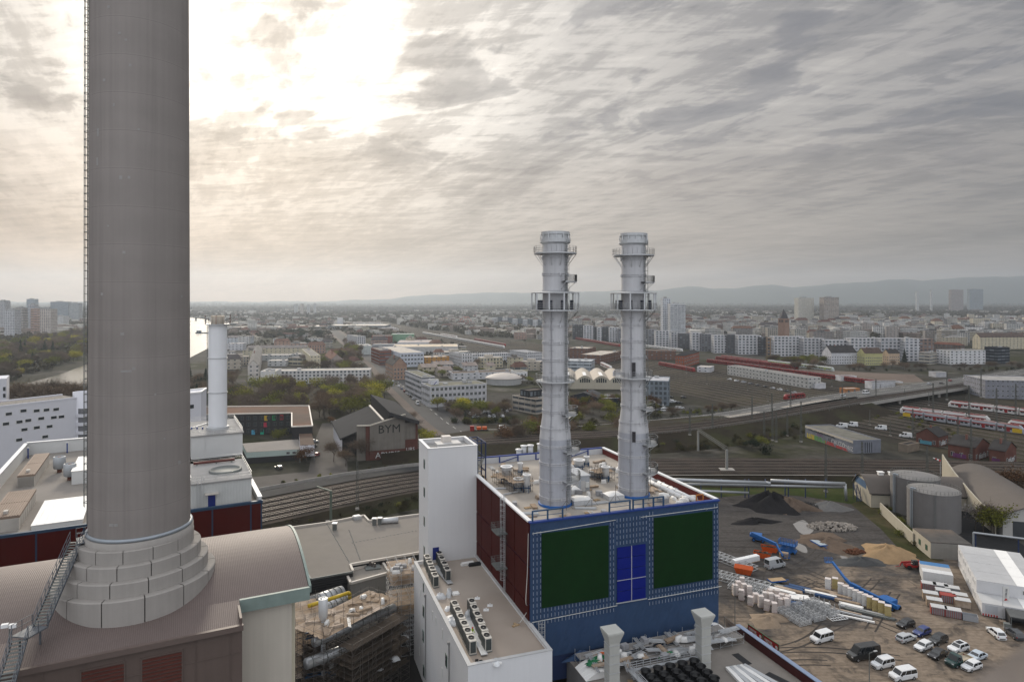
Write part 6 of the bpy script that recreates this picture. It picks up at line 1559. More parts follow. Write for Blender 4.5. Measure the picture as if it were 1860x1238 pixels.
for u,v,rz,l,w,h,m,what in((1398,1068,-38,7,1.0,.4,'grey','long grey beam pack right of the lattice frames'),(1410,1064,-38,6,.9,.4,'dark','dark beam pack just behind the blue flatbed trailer\'s foot'),(1409,1079,-36,5.5,1.2,.5,'wood','pale timber pack above the pink stacks'),(1420,1075,-36,6,1.2,.5,'white','white panel pack beside the pale timber pack'),(1432,1073,-36,6,1.2,.5,'wood','cream panel pack left of the blue sheet packs'),(1443,1071,-36,4.5,1.1,.5,'blue','left blue sheet pack'),(1452,1069,-36,4.5,1.1,.5,'blue','right blue sheet pack'),(1465,1072,-30,3,.6,.3,'dark','short dark beam pack by the black track'),(1489,1080,-34,7,1.1,.5,'white','white pipe pack left of the insulation row'),(1500,1076,-34,5,1.0,.5,'wood','timber pack at the head of the insulation row'),(1515,1089,-34,8,1.0,.5,'blue','long blue beam pack beside the insulation row'),(1527,1086,-34,5,.9,.6,'wood','stacked boards against the insulation row'),(1540,1096,-34,5,.9,.6,'wood','stacked boards lower down the insulation row'),(1546,1104,-34,4.5,1.1,.7,'white','white wrapped roll at the foot of the row'),(1565,1110,-34,9,.9,.35,'grey','long grey channel pack along the yellow stacks'),(1580,1116,-34,10,.9,.35,'dark','long dark channel pack nearest the black hatchback'),(1550,1117,-34,7,.8,.3,'grey','grey beam pack in front of the white roll'),(1536,1112,-34,6,.9,.3,'wood','timber pack behind the small grid frame'),(1553,1124,-30,8,.5,.3,'white','single pale beam lying in front of all packs'),(1452,1086,-20,4,3,.3,'white','spread of white sheets right of the pink stacks'),(1444,1097,-20,3,1.5,.4,'blue','blue sheeted pack beside the pink stacks'),(1480,1094,-34,6,1.1,.45,'white','white sheet pack behind the frame stacks')):
 pack(u,v,rz,l,w,h,m,what)
AO=R(-25.7)
contm=ribbed('container_white',(.60,.60,.60),.3,'X',.5,.6,.08,.12)
for lab,u,v,m,off in(('white site container nearest the formwork stacks',1676,1057,contm,0),('grey topped white container in the middle of three',1676,1057,mat('container_grey',(.40,.38,.36),.7,.15,1),2.5),('blue topped container farthest of three',1676,1057,mat('container_blue',(.05,.16,.34),.6,.15,1),5.0)):
 p=G(u,v)+dirs(AO)[1]*off;t=thing('site_container',lab,'container',p,AO,'site containers');f=frame(p,AO)
 mb=MB(f);mb.box(0,.03,.15,6.4,2.43,2.75);mb.build('body',contm,t)
 mb=MB(f);mb.box(0,.03,2.75,6.4,2.43,2.82);mb.build('roof',m,t)
 mb=MB(f)
 for x in(0,6.28):
  for y in(0,2.34):mb.box(x,y,0,x+.12,y+.12,2.8)
 mb.build('corner_posts',wr,t)
fwm={'red':mat('formwork_red',(.26,.045,.035),.6,.15,2),'grey':mat('formwork_grey',(.20,.205,.215),.6,.15,2),'wood':plank}
n_=0
for u,v,sidec,where in((1687,1070,'red','rear left, under the white container'),(1708,1073,'grey','rear middle, under the white container'),(1729,1078,'grey','rear right, under the white container'),(1690,1088,'wood','left, with timber feet'),(1713,1083,'grey','middle, low and dark'),(1722,1092,'red','middle, with a pinkish top'),(1743,1091,'wood','right, behind its timber footed twin'),(1748,1101,'wood','right, timber footed, nearer'),(1697,1100,'wood','left front, mostly timber'),(1705,1114,'red','front, with a red left side'),(1731,1119,'red','front, with dark red stripes')):
 p=G(u,v);t=thing('formwork_stack','formwork panel stack %s'%where,'formwork',p,AO,'formwork stacks by the white containers');f=frame(p,AO)
 mb=MB(f)
 for k in range(9):mb.box(-1.5,-1.0+.22*k,.15,1.5,-1.0+.22*k+.17,1.65)
 mb.build('panels',fwm[sidec if sidec!='red' else 'grey'],t)
 mb=MB(f)
 for k in range(8):mb.box(-1.5+.4*k,-1.06,.1,-1.5+.4*k+.1,-1.0,1.65)
 mb.box(-1.58,-1.0,.1,-1.51,.98,1.7);mb.build('side_posts',fwm[sidec],t)
 mb=MB(f);mb.box(-1.55,-1.05,1.66,1.55,1.0,1.76);mb.build('top_panel',mat('panel_top',(.46,.46,.46),.5,.12,1)if n_!=5 else fwm['red'],t)
 mb=MB(f)
 for x in(-1.3,0,1.2):mb.box(x,-1,.0,x+.12,1,.1)
 mb.build('feet',plank_d,t);n_+=1
p=G(1762,1126);t=thing('mesh_bin','grey steel mesh bin in front of the formwork stacks','bin',p,AO);f=frame(p,AO)
mb=MB(f)
for b in((-1.4,-.8,1.4,-.74),(-1.4,.74,1.4,.8),(-1.4,-.74,-1.34,.74),(1.34,-.74,1.4,.74)):mb.box(b[0],b[1],.1,b[2],b[3],1.3)
mb.box(-1.34,-.74,.1,1.34,.74,.2);mb.build('walls',ribbed('mesh_grey',(.34,.35,.37),.12,'X',.5,.5,.1,.35),t)
pO=G(1783.7,1118);of=frame(pO,AO);t=thing('site_office','long two storey site office of white cabins with a stepped front','building',pO,AO)
offm=ribbed('cabin_white',(.56,.56,.57),.5,'Y',.3,.6,.06,.06);cabroof=mat('cabin_top',(.43,.43,.43),.55,.14,.5,tint=(.36,.36,.365))
for k in range(5):
 for lv in(0,1):
  if k==0 and lv:continue
  mb=MB(of);y0=6.1*k;mb.box(0,y0+.03,.2+2.75*lv,13.2,y0+6.07,2.9+2.75*lv);mb.build('cabin',offm,t)
for k in range(5):
 z=5.65 if k else 2.9
 for j,x0 in enumerate((0,7.6,10.4)):
  mb=MB(of);mb.box(x0+.02,6.1*k+.05,z,(7.58,10.38,13.2)[j],6.1*k+6.05,z+.07);mb.build('roof_panel',cabroof if j!=1 else wr,t)
for k in range(1,5):
 for lv in(0,1):
  for y in(1.2,3.4):
   mb=MB(of);mb.box(-.05,6.1*k+y,1.1+2.75*lv,.02,6.1*k+y+1.3,2.3+2.75*lv);w=mb.build('window',frame_w,t);mb=MB(of);mb.box(-.07,6.1*k+y+.1,1.2+2.75*lv,-.04,6.1*k+y+1.2,2.2+2.75*lv);mb.build('pane',mat('pale_blind',(.42,.43,.44),.4,.1,2),w)
for x in(8.6,10.6):
 mb=MB(of);mb.box(x,6.0,3.9,x+1.5,6.1,4.9);w=mb.build('window',frame_w,t);mb=MB(of);mb.box(x+.1,5.96,4.0,x+1.4,6.0,4.8);mb.build('pane',glass_m,w)
mb=MB(of);mb.box(.6,-.03,.9,2.9,.02,2.6);mb.build('front_panel',MATS['cabin_roof'],t)
mb=MB(of)
for k in range(6):mb.box(.1+k*.5,-.06,.25,.35+k*.5,-.032,.7)
mb.build('warning_stripes',mat('warning_red',(.40,.02,.02),.5,.1,1),t)
pB=of@Vector((4.6,-.4,0));t=thing('open_shed','black open fronted shed with a grey sheet roof beside the site office','shed',pB,AO)
mb=MB(of);mb.box(4.2,-4.6,2.55,16,-.1,2.75);mb.build('roof',mat('shed_roof',(.085,.088,.088),.6,.2,.6),t)
mb=MB(of);mb.box(4.2,-.25,0,16,-.12,2.55);mb.box(4.2,-4.6,0,4.35,-.25,2.55);mb.box(4.35,-4.55,2.1,16,-4.45,2.55);mb.build('wall',black_m,t)
mb=MB(of)
for x in(4.4,10,15.8):mb.bar((x,-4.5,0),(x,-4.5,2.55),.15)
mb.build('posts',galv_d,t)
for lab,x,y in(('small pallet of boards left of the black shed',3.4,-2.0),('grey wheeled bin left of the black shed opening',3.7,-4.3)):
 q=of@Vector((x,y,0));mb=MB(frame(q,AO));mb.cbox(0,0,.01,1.2,1.0,1.0 if 'bin' in lab else.35);mb.cbox(0,0,1.02 if 'bin' in lab else.37,1.25,1.05,.1);tag(mb.build('wheeled_bin' if 'bin' in lab else 'board_pallet',galv_d if 'bin' in lab else plank),lab,'bin' if 'bin' in lab else 'pallet')
q=of@Vector((3.6,-.9,0));t=thing('banner_flag','tall white banner flag with a red mark and grey lettering by the site office','flag',q)
mb=MB();mb.cyl(q,q+Vector((0,0,7.6)),.06,n=8);mb.build('pole',galv,t)
mb=MB();mb.box(q.x+.1,q.y-.02,4.3,q.x+1.4,q.y+.02,7.5);bn=mb.build('cloth',frame_w,t)
def text(s,M,size,m,parent,name='lettering',ext=.01,bold=0):
 cu=bpy.data.curves.new('t','FONT');cu.body=s;cu.size=size;cu.extrude=ext;cu.align_x='CENTER';cu.align_y='CENTER';cu.resolution_u=2;cu.offset=bold
 tmp=bpy.data.objects.new('t',cu);dg=bpy.context.evaluated_depsgraph_get();COL.objects.link(tmp);dg.update()
 me=bpy.data.meshes.new_from_object(tmp.evaluated_get(dg));COL.objects.unlink(tmp);bpy.data.objects.remove(tmp)
 me.transform((WM(parent).inverted()if parent else Matrix())@M);me.materials.clear();me.materials.append(m);return link(name,me,parent)
def scribble(M,w,h,n,m,parent,name='lettering',seed=1,th=.16):
 """a run of letter-like strokes for writing too small to read"""
 r=random.Random(seed);mb=MB(M);lw=w/n
 for i in range(n):
  x=-w/2+lw*i;k=r.randint(0,3);a,b=x+lw*.12,x+lw*.85;T=h*th
  mb.bar((a,-h/2,0),(a,h/2,0),T,.012)
  if k!=1:mb.bar((a,h/2-T/2,0),(b,h/2-T/2,0),T,.012)
  if k!=2:mb.bar((a,-h/2+T/2,0),(b,-h/2+T/2,0),T,.012)
  if k>1:mb.bar((b,-h/2,0),(b,h/2,0),T,.012)
  if k in(0,3):mb.bar((a,0,0),(b,r.uniform(-.1,.1)*h,0),T,.012)
 return mb.build(name,m,parent)
def up(p,rz,roll=0):return Matrix.Translation(p)@Matrix.Rotation(rz,4,'Z')@Matrix.Rotation(R(90),4,'X')@Matrix.Rotation(roll,4,'Z')
scribble(up(Vector((q.x+.72,q.y-.06,6.2)),0,R(84)),1.9,.36,8,mat('letter_grey',(.18,.18,.19),.6),t)
mb=MB();mb.add([(q.x+.25,q.y-.05,4.5),(q.x+1.1,q.y-.05,4.6),(q.x+.65,q.y-.05,5.1)],[(0,1,2)]);mb.build('red_mark',MATS['warning_red'],t)
fa=G(1316,1138);fb=G(1492,1262);d=(fb-fa);ln=d.length;d.normalize();fz=math.atan2(d.y,d.x);ff=frame(fa,fz)
t=thing('site_fence','grey mesh site fence with faded banners along the yard edge','fence',fa,fz)
mb=MB(ff);n=int(ln/3.2)
for i in range(n+1):mb.bar((ln*i/n,0,0),(ln*i/n,0,2.3),.09)
for z in(.15,1.2,2.25):mb.bar((0,0,z),(ln,0,z),.06)
x=0
while x<ln:mb.bar((x,0,.15),(x,0,2.25),.018);x+=.3
mb.build('mesh',galv_d,t)
for i,(a,b,m)in enumerate(((.5,3.6,'pale_banner'),(3.9,5.2,'pale_banner'),(12.6,16.6,'pale_banner'),(17.2,19.2,'worn_banner'))):
 mb=MB(ff);mb.box(a,-.06,.3,b,-.02,2.15);mb.build('banner',mat(m,(.36,.31,.275)if m[0]=='p' else(.17,.15,.15),.7,.2,1.2),t)
scribble(up(ff@Vector((14.8,-.09,1.3)),fz),2.9,.42,11,MATS['letter_grey'],t,seed=4);scribble(up(ff@Vector((2.2,-.09,1.3)),fz),2.1,.36,9,MATS['letter_grey'],t,seed=5)
redp=mat('poster_red',(.33,.010,.016),.5,.12,.8)
for i,((u0,v0,u1,v1),lab)in enumerate((((1361.5,1133,1387,1150),'red advertising poster board with white lettering and a yellow figure, left of two'),((1389.5,1152,1416.5,1170),'red advertising poster board with white lettering and a yellow figure, right of two'))):
 a=onwall(fa,d,u0,v0);b=onwall(fa,d,u1,v1);t=thing('poster_board',lab,'sign',ff@Vector((a[0],-.3,0)),fz,'red poster boards');zt=(a[1]+b[1])/2
 mb=MB(ff);mb.box(a[0],-.32,zt-3.1,b[0],-.24,zt);mb.build('board',redp,t)
 mb=MB(ff);mb.box(a[0]-.1,-.34,zt,b[0]+.1,-.2,zt+.1);mb.box(a[0]-.1,-.34,0,a[0],-.2,zt);mb.box(b[0],-.34,0,b[0]+.1,-.2,zt);mb.build('frame',mat('board_green',(.05,.10,.05),.6),t)
 xm=(a[0]+b[0])/2;w=b[0]-a[0]
 for k,n in enumerate((10,9)):scribble(up(ff@Vector((a[0]+w*(.33+.03*k),-.345,zt-.55-.48*k)),fz),w*.52,.36,n,MATS['white_frame'],t,seed=7+k)
 scribble(up(ff@Vector((a[0]+w*.3,-.345,zt-1.75)),fz),w*.4,.2,12,MATS['white_frame'],t,seed=9)
 mb=MB(ff);mb.lathe((0,0),[(0,0)],3)if 0 else None
 c=Vector((a[0]+w*.62,-.345,zt-1.95));mb.add([c+Vector((.55*math.cos(q)*(1+.25*math.sin(3*q)),0,.72*math.sin(q)))for q in np.linspace(0,6.2832,18)[:-1]],[tuple(range(17))]);mb.build('yellow_figure',mat('poster_yellow',(.50,.29,.03),.5,.3,3),t)
 mb=MB(ff);c=Vector((b[0]-w*.13,-.345,zt-.75));mb.add([c+Vector((.34*math.cos(q),0,.34*math.sin(q)))for q in np.linspace(0,6.2832,17)[:-1]],[tuple(range(16))]);mb.build('white_disc',frame_w,t)
 mb=MB(ff);mb.box(a[0]+w*.35,-.345,zt-2.95,a[0]+w*.8,-.325,zt-2.65);mb.build('blue_strip',MATS['blue_coping'],t)
def lamp(label,p,h,rz,group='yard lamps'):
 t=thing('street_lamp',label,'lamp',p,rz,group);f=frame(p,rz)
 mb=MB(f);mb.cyl((0,0,0),(0,0,h),.10,.06,8);mb.bar((0,0,h),(1.3,0,h+.15),.07);mb.build('pole',galv_d,t)
 mb=MB(f);mb.box(1.0,-.14,h+.1,1.7,.14,h+.22);mb.build('lamp_head',galv,t)
lamp('lamp post on the annex roof edge by the blue facade corner',G(1335,1146),10.5,2.5);lamp('street lamp at the lower edge between the white vans',G(1579,1262),7.5,.3)
# ================================================================ oil tanks, barrel halls and pipe bridge on the right
tankm=mat('tank_sheet',(.150,.143,.140),.75,.10,.4,streaks=.10);tank_top=mat('tank_top',(.175,.168,.162),.8,.12,.6)
def tank(label,u,Yc,r,h):
 c=GY(u,Yc);t=thing('oil_tank',label,'tank',c,0,'oil tanks')
 mb=MB();mb.smooth=True;mb.lathe(c,[(r,0),(r,h)],64);mb.build('shell',tankm,t)
 mb=MB();mb.lathe(c,[(r+.06,h-.1),(r+.06,h+.1),(r*.5,h+.75),(.1,h+1.0)],56);mb.build('roof',tank_top,t)
 mb=MB()
 for z in np.arange(1.6,h,1.9):mb.lathe(c,[(r,z),(r+.035,z+.02),(r+.035,z+.1),(r,z+.12)],56)
 mb.build('hoops',tankm,t)
 mb=MB();railing(mb,[(c.x+(r-.1)*math.cos(a),c.y+(r-.1)*math.sin(a),h+.05)for a in np.linspace(0,6.2832,41)],1.1,1.3,.03,2)
 railing(mb,[(c.x-r+.3,c.y,h),(c.x,c.y,h+.9)],1.1,1.2,.03,2);mb.build('railing',galv_d,t)
 mb=MB();a=R(-170)
 for da in(-.09,.0):mb.cyl((c.x+(r+.3)*math.cos(a+da),c.y+(r+.3)*math.sin(a+da),0),(c.x+(r+.3)*math.cos(a+da),c.y+(r+.3)*math.sin(a+da),h+.9),.26 if da else.12,n=10)
 mb.cyl((c.x+(r+.3)*math.cos(a-.09),c.y+(r+.3)*math.sin(a-.09),h+.9),(c.x+(r-.8)*math.cos(a),c.y+(r-.8)*math.sin(a),h+.5),.26,n=10);mb.build('fill_pipe',MATS['band_steel'],t)
 mb=MB();a=R(-120)
 for s in(-.25,.25):mb.bar((c.x+(r+.25)*math.cos(a)+s,c.y+(r+.25)*math.sin(a),0),(c.x+(r+.25)*math.cos(a)+s,c.y+(r+.25)*math.sin(a),h+1),.06)
 for z in np.arange(.4,h,.4):mb.bar((c.x+(r+.25)*math.cos(a)-.25,c.y+(r+.25)*math.sin(a),z),(c.x+(r+.25)*math.cos(a)+.25,c.y+(r+.25)*math.sin(a),z),.04)
 mb.build('ladder',galv_d,t)
tank('round grey oil tank, the rear of two',1662,220,7.2,11.8);tank('round grey oil tank, the nearer of two',1695.8,204.2,7.15,11.7)
barrel_m=mat('barrel_roof',(.092,.078,.068),.75,.12,.4)
creamw=mat('cream_wall',(.40,.365,.295),.9,.10,.4,streaks=.08)
def barrel(name,label,p,ang,l,w,hw,rise,over,wallm=creamw):
 """barrel roof with its axis along local x"""
 t=thing(name,label,'building',p,ang);f=frame(p,ang)
 mb=MB(f);mb.box(0,0,0,l,w,hw);n=14;pr=[(w*i/n,hw+rise*math.sin(math.pi*i/n))for i in range(n+1)]
 for x in(0.0,l):
  mb.add([(x,y,z)for y,z in pr],[tuple(range(n+1))if x==0 else tuple(range(n,-1,-1))])
 mb.build('wall',wallm,t)
 mb=MB(f);mb.smooth=True
 pr=[(-over+(w+2*over)*i/n,hw-.1+(rise+.45)*math.sin(math.pi*i/n))for i in range(n+1)]
 mb.add([(x,y,z)for x in(-over,l+over)for y,z in pr],[(i+1,i,n+1+i,n+2+i)for i in range(n)])
 mb.add([(x,y,z-.25)for x in(-over,l+over)for y,z in pr],[(i,i+1,n+2+i,n+1+i)for i in range(n)])
 mb.smooth=False
 for x in(-over,l+over):
  for i in range(n):mb.quad((x,pr[i][0],pr[i][1]),(x,pr[i+1][0],pr[i+1][1]),(x,pr[i+1][0],pr[i+1][1]-.25),(x,pr[i][0],pr[i][1]-.25))
 mb.build('roof',barrel_m,t);return t,f
pa=G(1581.8,921);t,f=barrel('barrel_hall','low cream hall with a brown barrel roof behind the oil tanks',pa,R(-8),31,15,5.0,4.0,.6)
mb=MB(f);mb.box(.4,-.06,4.2,30,.02,4.95);mb.build('window_band',glass_m,t)
mb=MB(f);mb.box(-.06,4,5.1,.02,14,7.6);mb.build('gable_glazing',mat('blue_glazing',(.09,.14,.22),.3,.3,1),t)
for x in(5.2,8.8):mb=MB(f);mb.box(x,6.8,9.0,x+1.6,8.4,10.2);mb.box(x-.2,6.6,10.2,x+1.8,8.6,10.4);mb.build('roof_vent',wr,t)
t=thing('outdoor_stair','dark steel stair on the gable of the low barrel hall','stair',f@Vector((-2,6,0)),R(-8));mb=MB(f)
for k in range(12):mb.box(-2.4,9-.4*k,5-.38*k,-1.2,9.35-.4*k,5.06-.38*k)
for x in(-2.4,-1.2):mb.bar((x,9.2,5),(x,4.4,.6),.12);railing(mb,[(x,9.2,5),(x,4.4,.6)],1,1,.03,2)
for y in(9.2,6):mb.bar((-2.4,y,0),(-2.4,y,5),.14);mb.bar((-1.2,y,0),(-1.2,y,5),.14)
mb.build('stair_flight',navy,t)
AQ=R(-17);dQ,dQA=dirs(AQ)
pq=G(1821.6,975);qf=frame(pq,AQ)
pb=pq+dQA*52;t,f=barrel('barrel_hall','long brown barrel roofed hall at the right edge with a dark gate',pb,AQ-R(90),52,18,6.2,3.6,.8,mat('grey_wall',(.42,.41,.39),.9,.1,.5))
KIDS[t.name][0].name='wall'
mb=MB(qf);mb.box(2.5,-.08,0,13,.02,5.0);mb.build('gate',mat('gate_dark',(.045,.050,.055),.6,.15,1),t)
t=thing('fin_wall','tall cream fin wall standing above the end of the long barrel hall','wall',qf@Vector((0,30,0)),AQ)
mb=MB(qf);prof=[(2,6.0),(14,6.3),(24,7.6),(38,10.0),(48,12.6),(50,13.4),(50,0),(2,0)]
n=len(prof);mb.add([(-1.35,y,z)for y,z in prof]+[(-.95,y,z)for y,z in prof],[tuple(range(n)),tuple(range(2*n-1,n-1,-1))]+[(i,n+i,n+(i+1)%n,(i+1)%n)for i in range(n)])
mb.build('slab',creamw,t)
def wallrun(name,label,pts,h,th,m,cat='wall'):
 mb=MB()
 for a,b in zip(pts,pts[1:]):
  d_=(b-a);L_=d_.length;mb.M=frame(a,math.atan2(d_.y,d_.x));mb.box(0,-th/2,a.z-.2,L_,th/2,a.z+h)
 return tag(mb.build(name,m),label,cat)
wallrun('boundary_wall','low cream boundary wall running beside the oil tanks',[G(1599,931),G(1659,989)],3.4,.3,creamw)
pt_=G(1691,1013.8);AS=R(-9.7);t=thing('pump_house','flat roofed cream pump house with slit windows in front of the nearer tank','building',pt_,AS);f=frame(pt_,AS)
mb=MB(f);mb.box(0,0,0,10,11.3,4.3);mb.build('wall',MATS['grey_concrete'],t)
mb=MB(f);mb.box(-.12,0,0,-.005,11.3,4.4);mb.build('cream_face',creamw,t)
for y in(1.8,6.0):mb=MB(f);mb.box(-.18,y,1.4,-.11,y+1.3,2.9);mb.build('window',mat('green_window',(.035,.075,.05),.4,.2,2),t)
mb=MB(f);mb.box(-.1,-.1,4.3,10.1,11.3,4.5);mb.build('roof',mat('dark_felt',(.085,.080,.076),.9,.25,.5,tint=(.11,.09,.075)),t)
mb=MB(f)
for z in np.arange(.5,4.2,.55):mb.box(.2,-.06,z,9.8,-.005,z+.08)
mb.build('wall_ribs',MATS['grey_concrete'],t)
wallrun('track_wall','low pale wall along the far edge of the service road by the left tracks',[q*1-Vector((0,0,q.z))for q in offset(curve,-34)[16:40:3]],1.3,.35,concrete)
t=thing('pipe_bridge','three silver district heating pipes on blue trestles behind the yard','pipe bridge',GY(1390,236))
for k,(z,r,u0,u1)in enumerate(((6.3,.62,1195,1392),(4.9,.42,1195,1535),(3.0,.42,1195,1360),(6.0,.62,1400,1535))):
 a=GY(u0,236-k*.3,z);b=GY(u1,232-k*.3,z-(.2 if k<3 else 0));mb=MB();mb.smooth=True;mb.cyl(a,b,r,n=14)
 if k==0:mb.cyl(b,GY(1400,231.5,6.0),r,n=14)
 if k==3:mb.cyl(b,GY(1537,231.5,0),r*.8,n=12)
 mb.build('pipe',mat('pipe_silver',(.33,.345,.36),.4,.12,.8,metal=.4),t)
for u in(1233,1273,1310,1353,1360,1390,1426,1432,1463,1500):
 a=GY(u,235);b=GY(u,239);mb=MB();mb.bar(a,a+Vector((0,0,5.6)),.3);mb.bar(b,b+Vector((0,0,5.6)),.3)
 for z in(2.4,4.3,5.5):mb.bar(a+Vector((0,-.3,z)),b+Vector((0,0,z)),.25)
 mb.build('trestle',navy,t)
a=GY(1768,186,4.8);b=GY(1900,178,5.2);t=thing('overhead_pipe','thin grey pipe on blue legs over the depot road','pipe',a)
mb=MB();mb.cyl(a,b,.28,n=10);mb.cyl(a,Vector((a.x,a.y,0)),.28,n=10);mb.build('pipe',MATS['pipe_silver'],t);mb=MB();mb.bar(GY(1772,186,0),GY(1772,186,4.6),.25);mb.bar(GY(1850,181,0),GY(1850,181,4.8),.25);mb.build('posts',navy,t)
p=GY(1708,248);t=thing('windsock','red and white windsock beside the fin wall','windsock',p);mb=MB();mb.cyl(p,p+Vector((0,0,10)),.08,n=8);mb.build('mast',galv,t)
for k in range(4):mb=MB();mb.cyl(p+Vector((-.1-.65*k,0,10+.28*k)),p+Vector((-.1-.65*(k+1),0,10+.28*(k+1))),.34-.05*k,.29-.05*k,10,False);mb.build('sock_band',MATS['warning_red']if k%2==0 else white_m,t)
t=MB();stone=mat('parapet_stone',(.155,.135,.122),.95,.25,25,bump=.5)
ca=GY(1735,.62,0);
pts=[(1745,1250),(1795,1216),(1850,1178),(1960,1120)]
Q=[]
for(u,v),Y in zip(pts,(.62,.70,.80,1.0)):Q.append(Vector(((u-U0)*Y/F,Y,H-(v-V0)*Y/F)))
for a,b in zip(Q,Q[1:]):
 dd=Vector((.9,-.35,-.05))
 t.quad(a,b,b+dd,a+dd);t.quad(a,a-Vector((0,0,.5)),b-Vector((0,0,.5)),b)
tag(t.build('stone_parapet',stone),'rough grey brown stone parapet, out of focus in the lower right corner','parapet')
# ================================================================ the town: buildings of the middle ground
FAC={'std':facade('facade_grid',3.2,3.1,.50,.58),'wide':facade('facade_bands',6.0,3.4,.93,.46),'big':facade('facade_large_windows',3.0,3.1,.62,.62),'blind':facade('facade_plain',40,40,.0,.0),'front':facade('facade_front',4.6,3.6,.56,.60),'slot':facade('facade_slots',5.5,3.3,.30,.40)}
roofc=objcol('roof_cover',.9,.3,.25);wallc=objcol('wall_cover',.88,.18,.3)
WINMESH={}
def winmesh(w,h,fm=None):
 k=(round(w,2),round(h,2),fm)
 if k not in WINMESH:
  mb=MB();mb.box(-w/2-.06,-.07,-.06,w/2+.06,.0,h+.06);mb.m=1;mb.box(-w/2,-.10,0,w/2,-.071,h);mb.m=0;mb.box(-.04,-.12,0,.04,-.101,h)
  o=mb.build('window',[fm or frame_w,glass_m]);WINMESH[k]=o.data;bpy.data.objects.remove(o)
 return WINMESH[k]
def wins(t,o,ang,L_,z0,nz,ph,w=1.3,h=1.5,pitch=3.2,edge=1.2,fm=None):
 """real windows on one wall: o its left foot, ang its run"""
 n=max(1,int((L_-2*edge)/pitch)+1);me=winmesh(w,h,fm);I=WM(t).inverted();pt_=(L_-2*edge-w)/max(1,n-1)
 for j in range(nz):
  for i in range(n):
   if n*nz>60 and len(KIDS.get(t.name,[]))>96:return
   c=link('window',me,t);c.matrix_basis=I@frame(o,ang)@Matrix.Translation((edge+w/2+pt_*i,0,z0+ph*j))
def bldg(label,u0,vt,vb,uR,uL,ang=22,col=(.5,.5,.5),rc=(.2,.19,.18),kind='flat',fac='std',win=None,name='office_block',group=None,cat='building',zt=None,depth=None,width=None,zb=0,rh=None,along='x',extra=True):
 """block from its nearest corner: column u0, top row vt, foot row vb; walls reach photo columns uR and uL"""
 p=G(u0,vb,zb);zt=zt or H-(vt-V0)*p.y/F;a=R(ang);dx,dy=dirs(a)
 w=width or abs(reach(p,dx,uR));d=depth or abs(reach(p,dy,uL));f=frame(p,a)
 t=thing(name,label,cat,(p.x,p.y,zb),a,group);fm=FAC['blind']if win else FAC[fac]
 pts=[f@Vector(q+(0,))for q in((0,0),(w,0),(w,d),(0,d))];mb=MB();mb.walls([(q.x,q.y)for q in pts],zb,zt,top=False)
 if kind=='gable':
  rh=rh or min(w,d)*.42;I_=mb.M;mb.M=f
  ends=[((0,0,zt),(0,d,zt),(0,d/2,zt+rh)),((w,d,zt),(w,0,zt),(w,d/2,zt+rh))]if along=='x' else[((w,0,zt),(0,0,zt),(w/2,0,zt+rh)),((0,d,zt),(w,d,zt),(w/2,d,zt+rh))]
  for e in ends:mb.add(list(e),[(2,1,0)],[[(0,-1)]*3])
  mb.M=I_
 mb.build('wall',fm,t,color=col)
 mb=MB(f);e=.35
 if kind=='flat':
  mb.box(.3,.3,zt-.5,w-.3,d-.3,zt-.25);mb.build('roof',roofc,t,color=rc);mb=MB(f)
  for b in((-.08,-.08,w+.08,.3),(-.08,d-.3,w+.08,d+.08),(-.08,.3,.3,d-.3),(w-.3,.3,w+.08,d-.3)):mb.box(b[0],b[1],zt-.25,b[2],b[3],zt+.12)
  mb.build('coping',wallc,t,color=tuple(min(.6,c*1.1)for c in col))
  if extra and w>8 and d>8:
   r=random.Random(int(u0*7+vb));
   for k in range(r.randint(1,3)):mb=MB(f);x,y=r.uniform(2,w-5),r.uniform(2,d-5);mb.box(x,y,zt-.25,x+r.uniform(1.5,3.5),y+r.uniform(1.5,3),zt+r.uniform(.6,1.8));mb.build('roof_plant',wallc,t,color=(.38,.38,.38))
 elif kind=='gable':
  rr=rh+.02
  if along=='x':Q=[((-e,-e,zt-.25),(w+e,-e,zt-.25),(w+e,d/2,zt+rr),(-e,d/2,zt+rr)),((w+e,d+e,zt-.25),(-e,d+e,zt-.25),(-e,d/2,zt+rr),(w+e,d/2,zt+rr))]
  else:Q=[((-e,d+e,zt-.25),(-e,-e,zt-.25),(w/2,-e,zt+rr),(w/2,d+e,zt+rr)),((w+e,-e,zt-.25),(w+e,d+e,zt-.25),(w/2,d+e,zt+rr),(w/2,-e,zt+rr))]
  for q in Q:q=[Vector(k)for k in q];mb.add(q+[k-Vector((0,0,.2))for k in q],[(0,1,2,3),(7,6,5,4),(0,4,5,1),(1,5,6,2),(3,2,6,7),(0,3,7,4)])
  rf=mb.build('roof',roofc,t,color=rc)
  if w*d>60:mb=MB(f);mb.box(w*.3,d*.45,zt+rh*.5,w*.3+.9,d*.45+.7,zt+rh+1);mb.build('chimney',wallc,rf,color=(.2,.10,.08))
 elif kind=='hip':
  rh=rh or min(w,d)*.35;q=min(w,d)/2;A_=[(-e,-e,zt),(w+e,-e,zt),(w+e,d+e,zt),(-e,d+e,zt)];B_=[(q,d/2,zt+rh),(w-q,d/2,zt+rh)]if w>=d else[(w/2,q,zt+rh),(w/2,d-q,zt+rh)]
  mb.add(A_+B_,[(0,1,5,4),(2,3,4,5),(1,2,5),(3,0,4)]if w>=d else[(0,1,4),(1,2,5,4),(2,3,5),(3,0,4,5)]);mb.build('roof',roofc,t,color=rc)
 if win:
  nz,ph,z0=win[:3];kw=win[3]if len(win)>3 else{}
  wins(t,f@Vector((0,0,0)),a,w,zb+z0,nz,ph,**kw);wins(t,f@Vector((0,d,0)),a-R(90),d,zb+z0,nz,ph,**kw)
 return t,f,w,d,zt
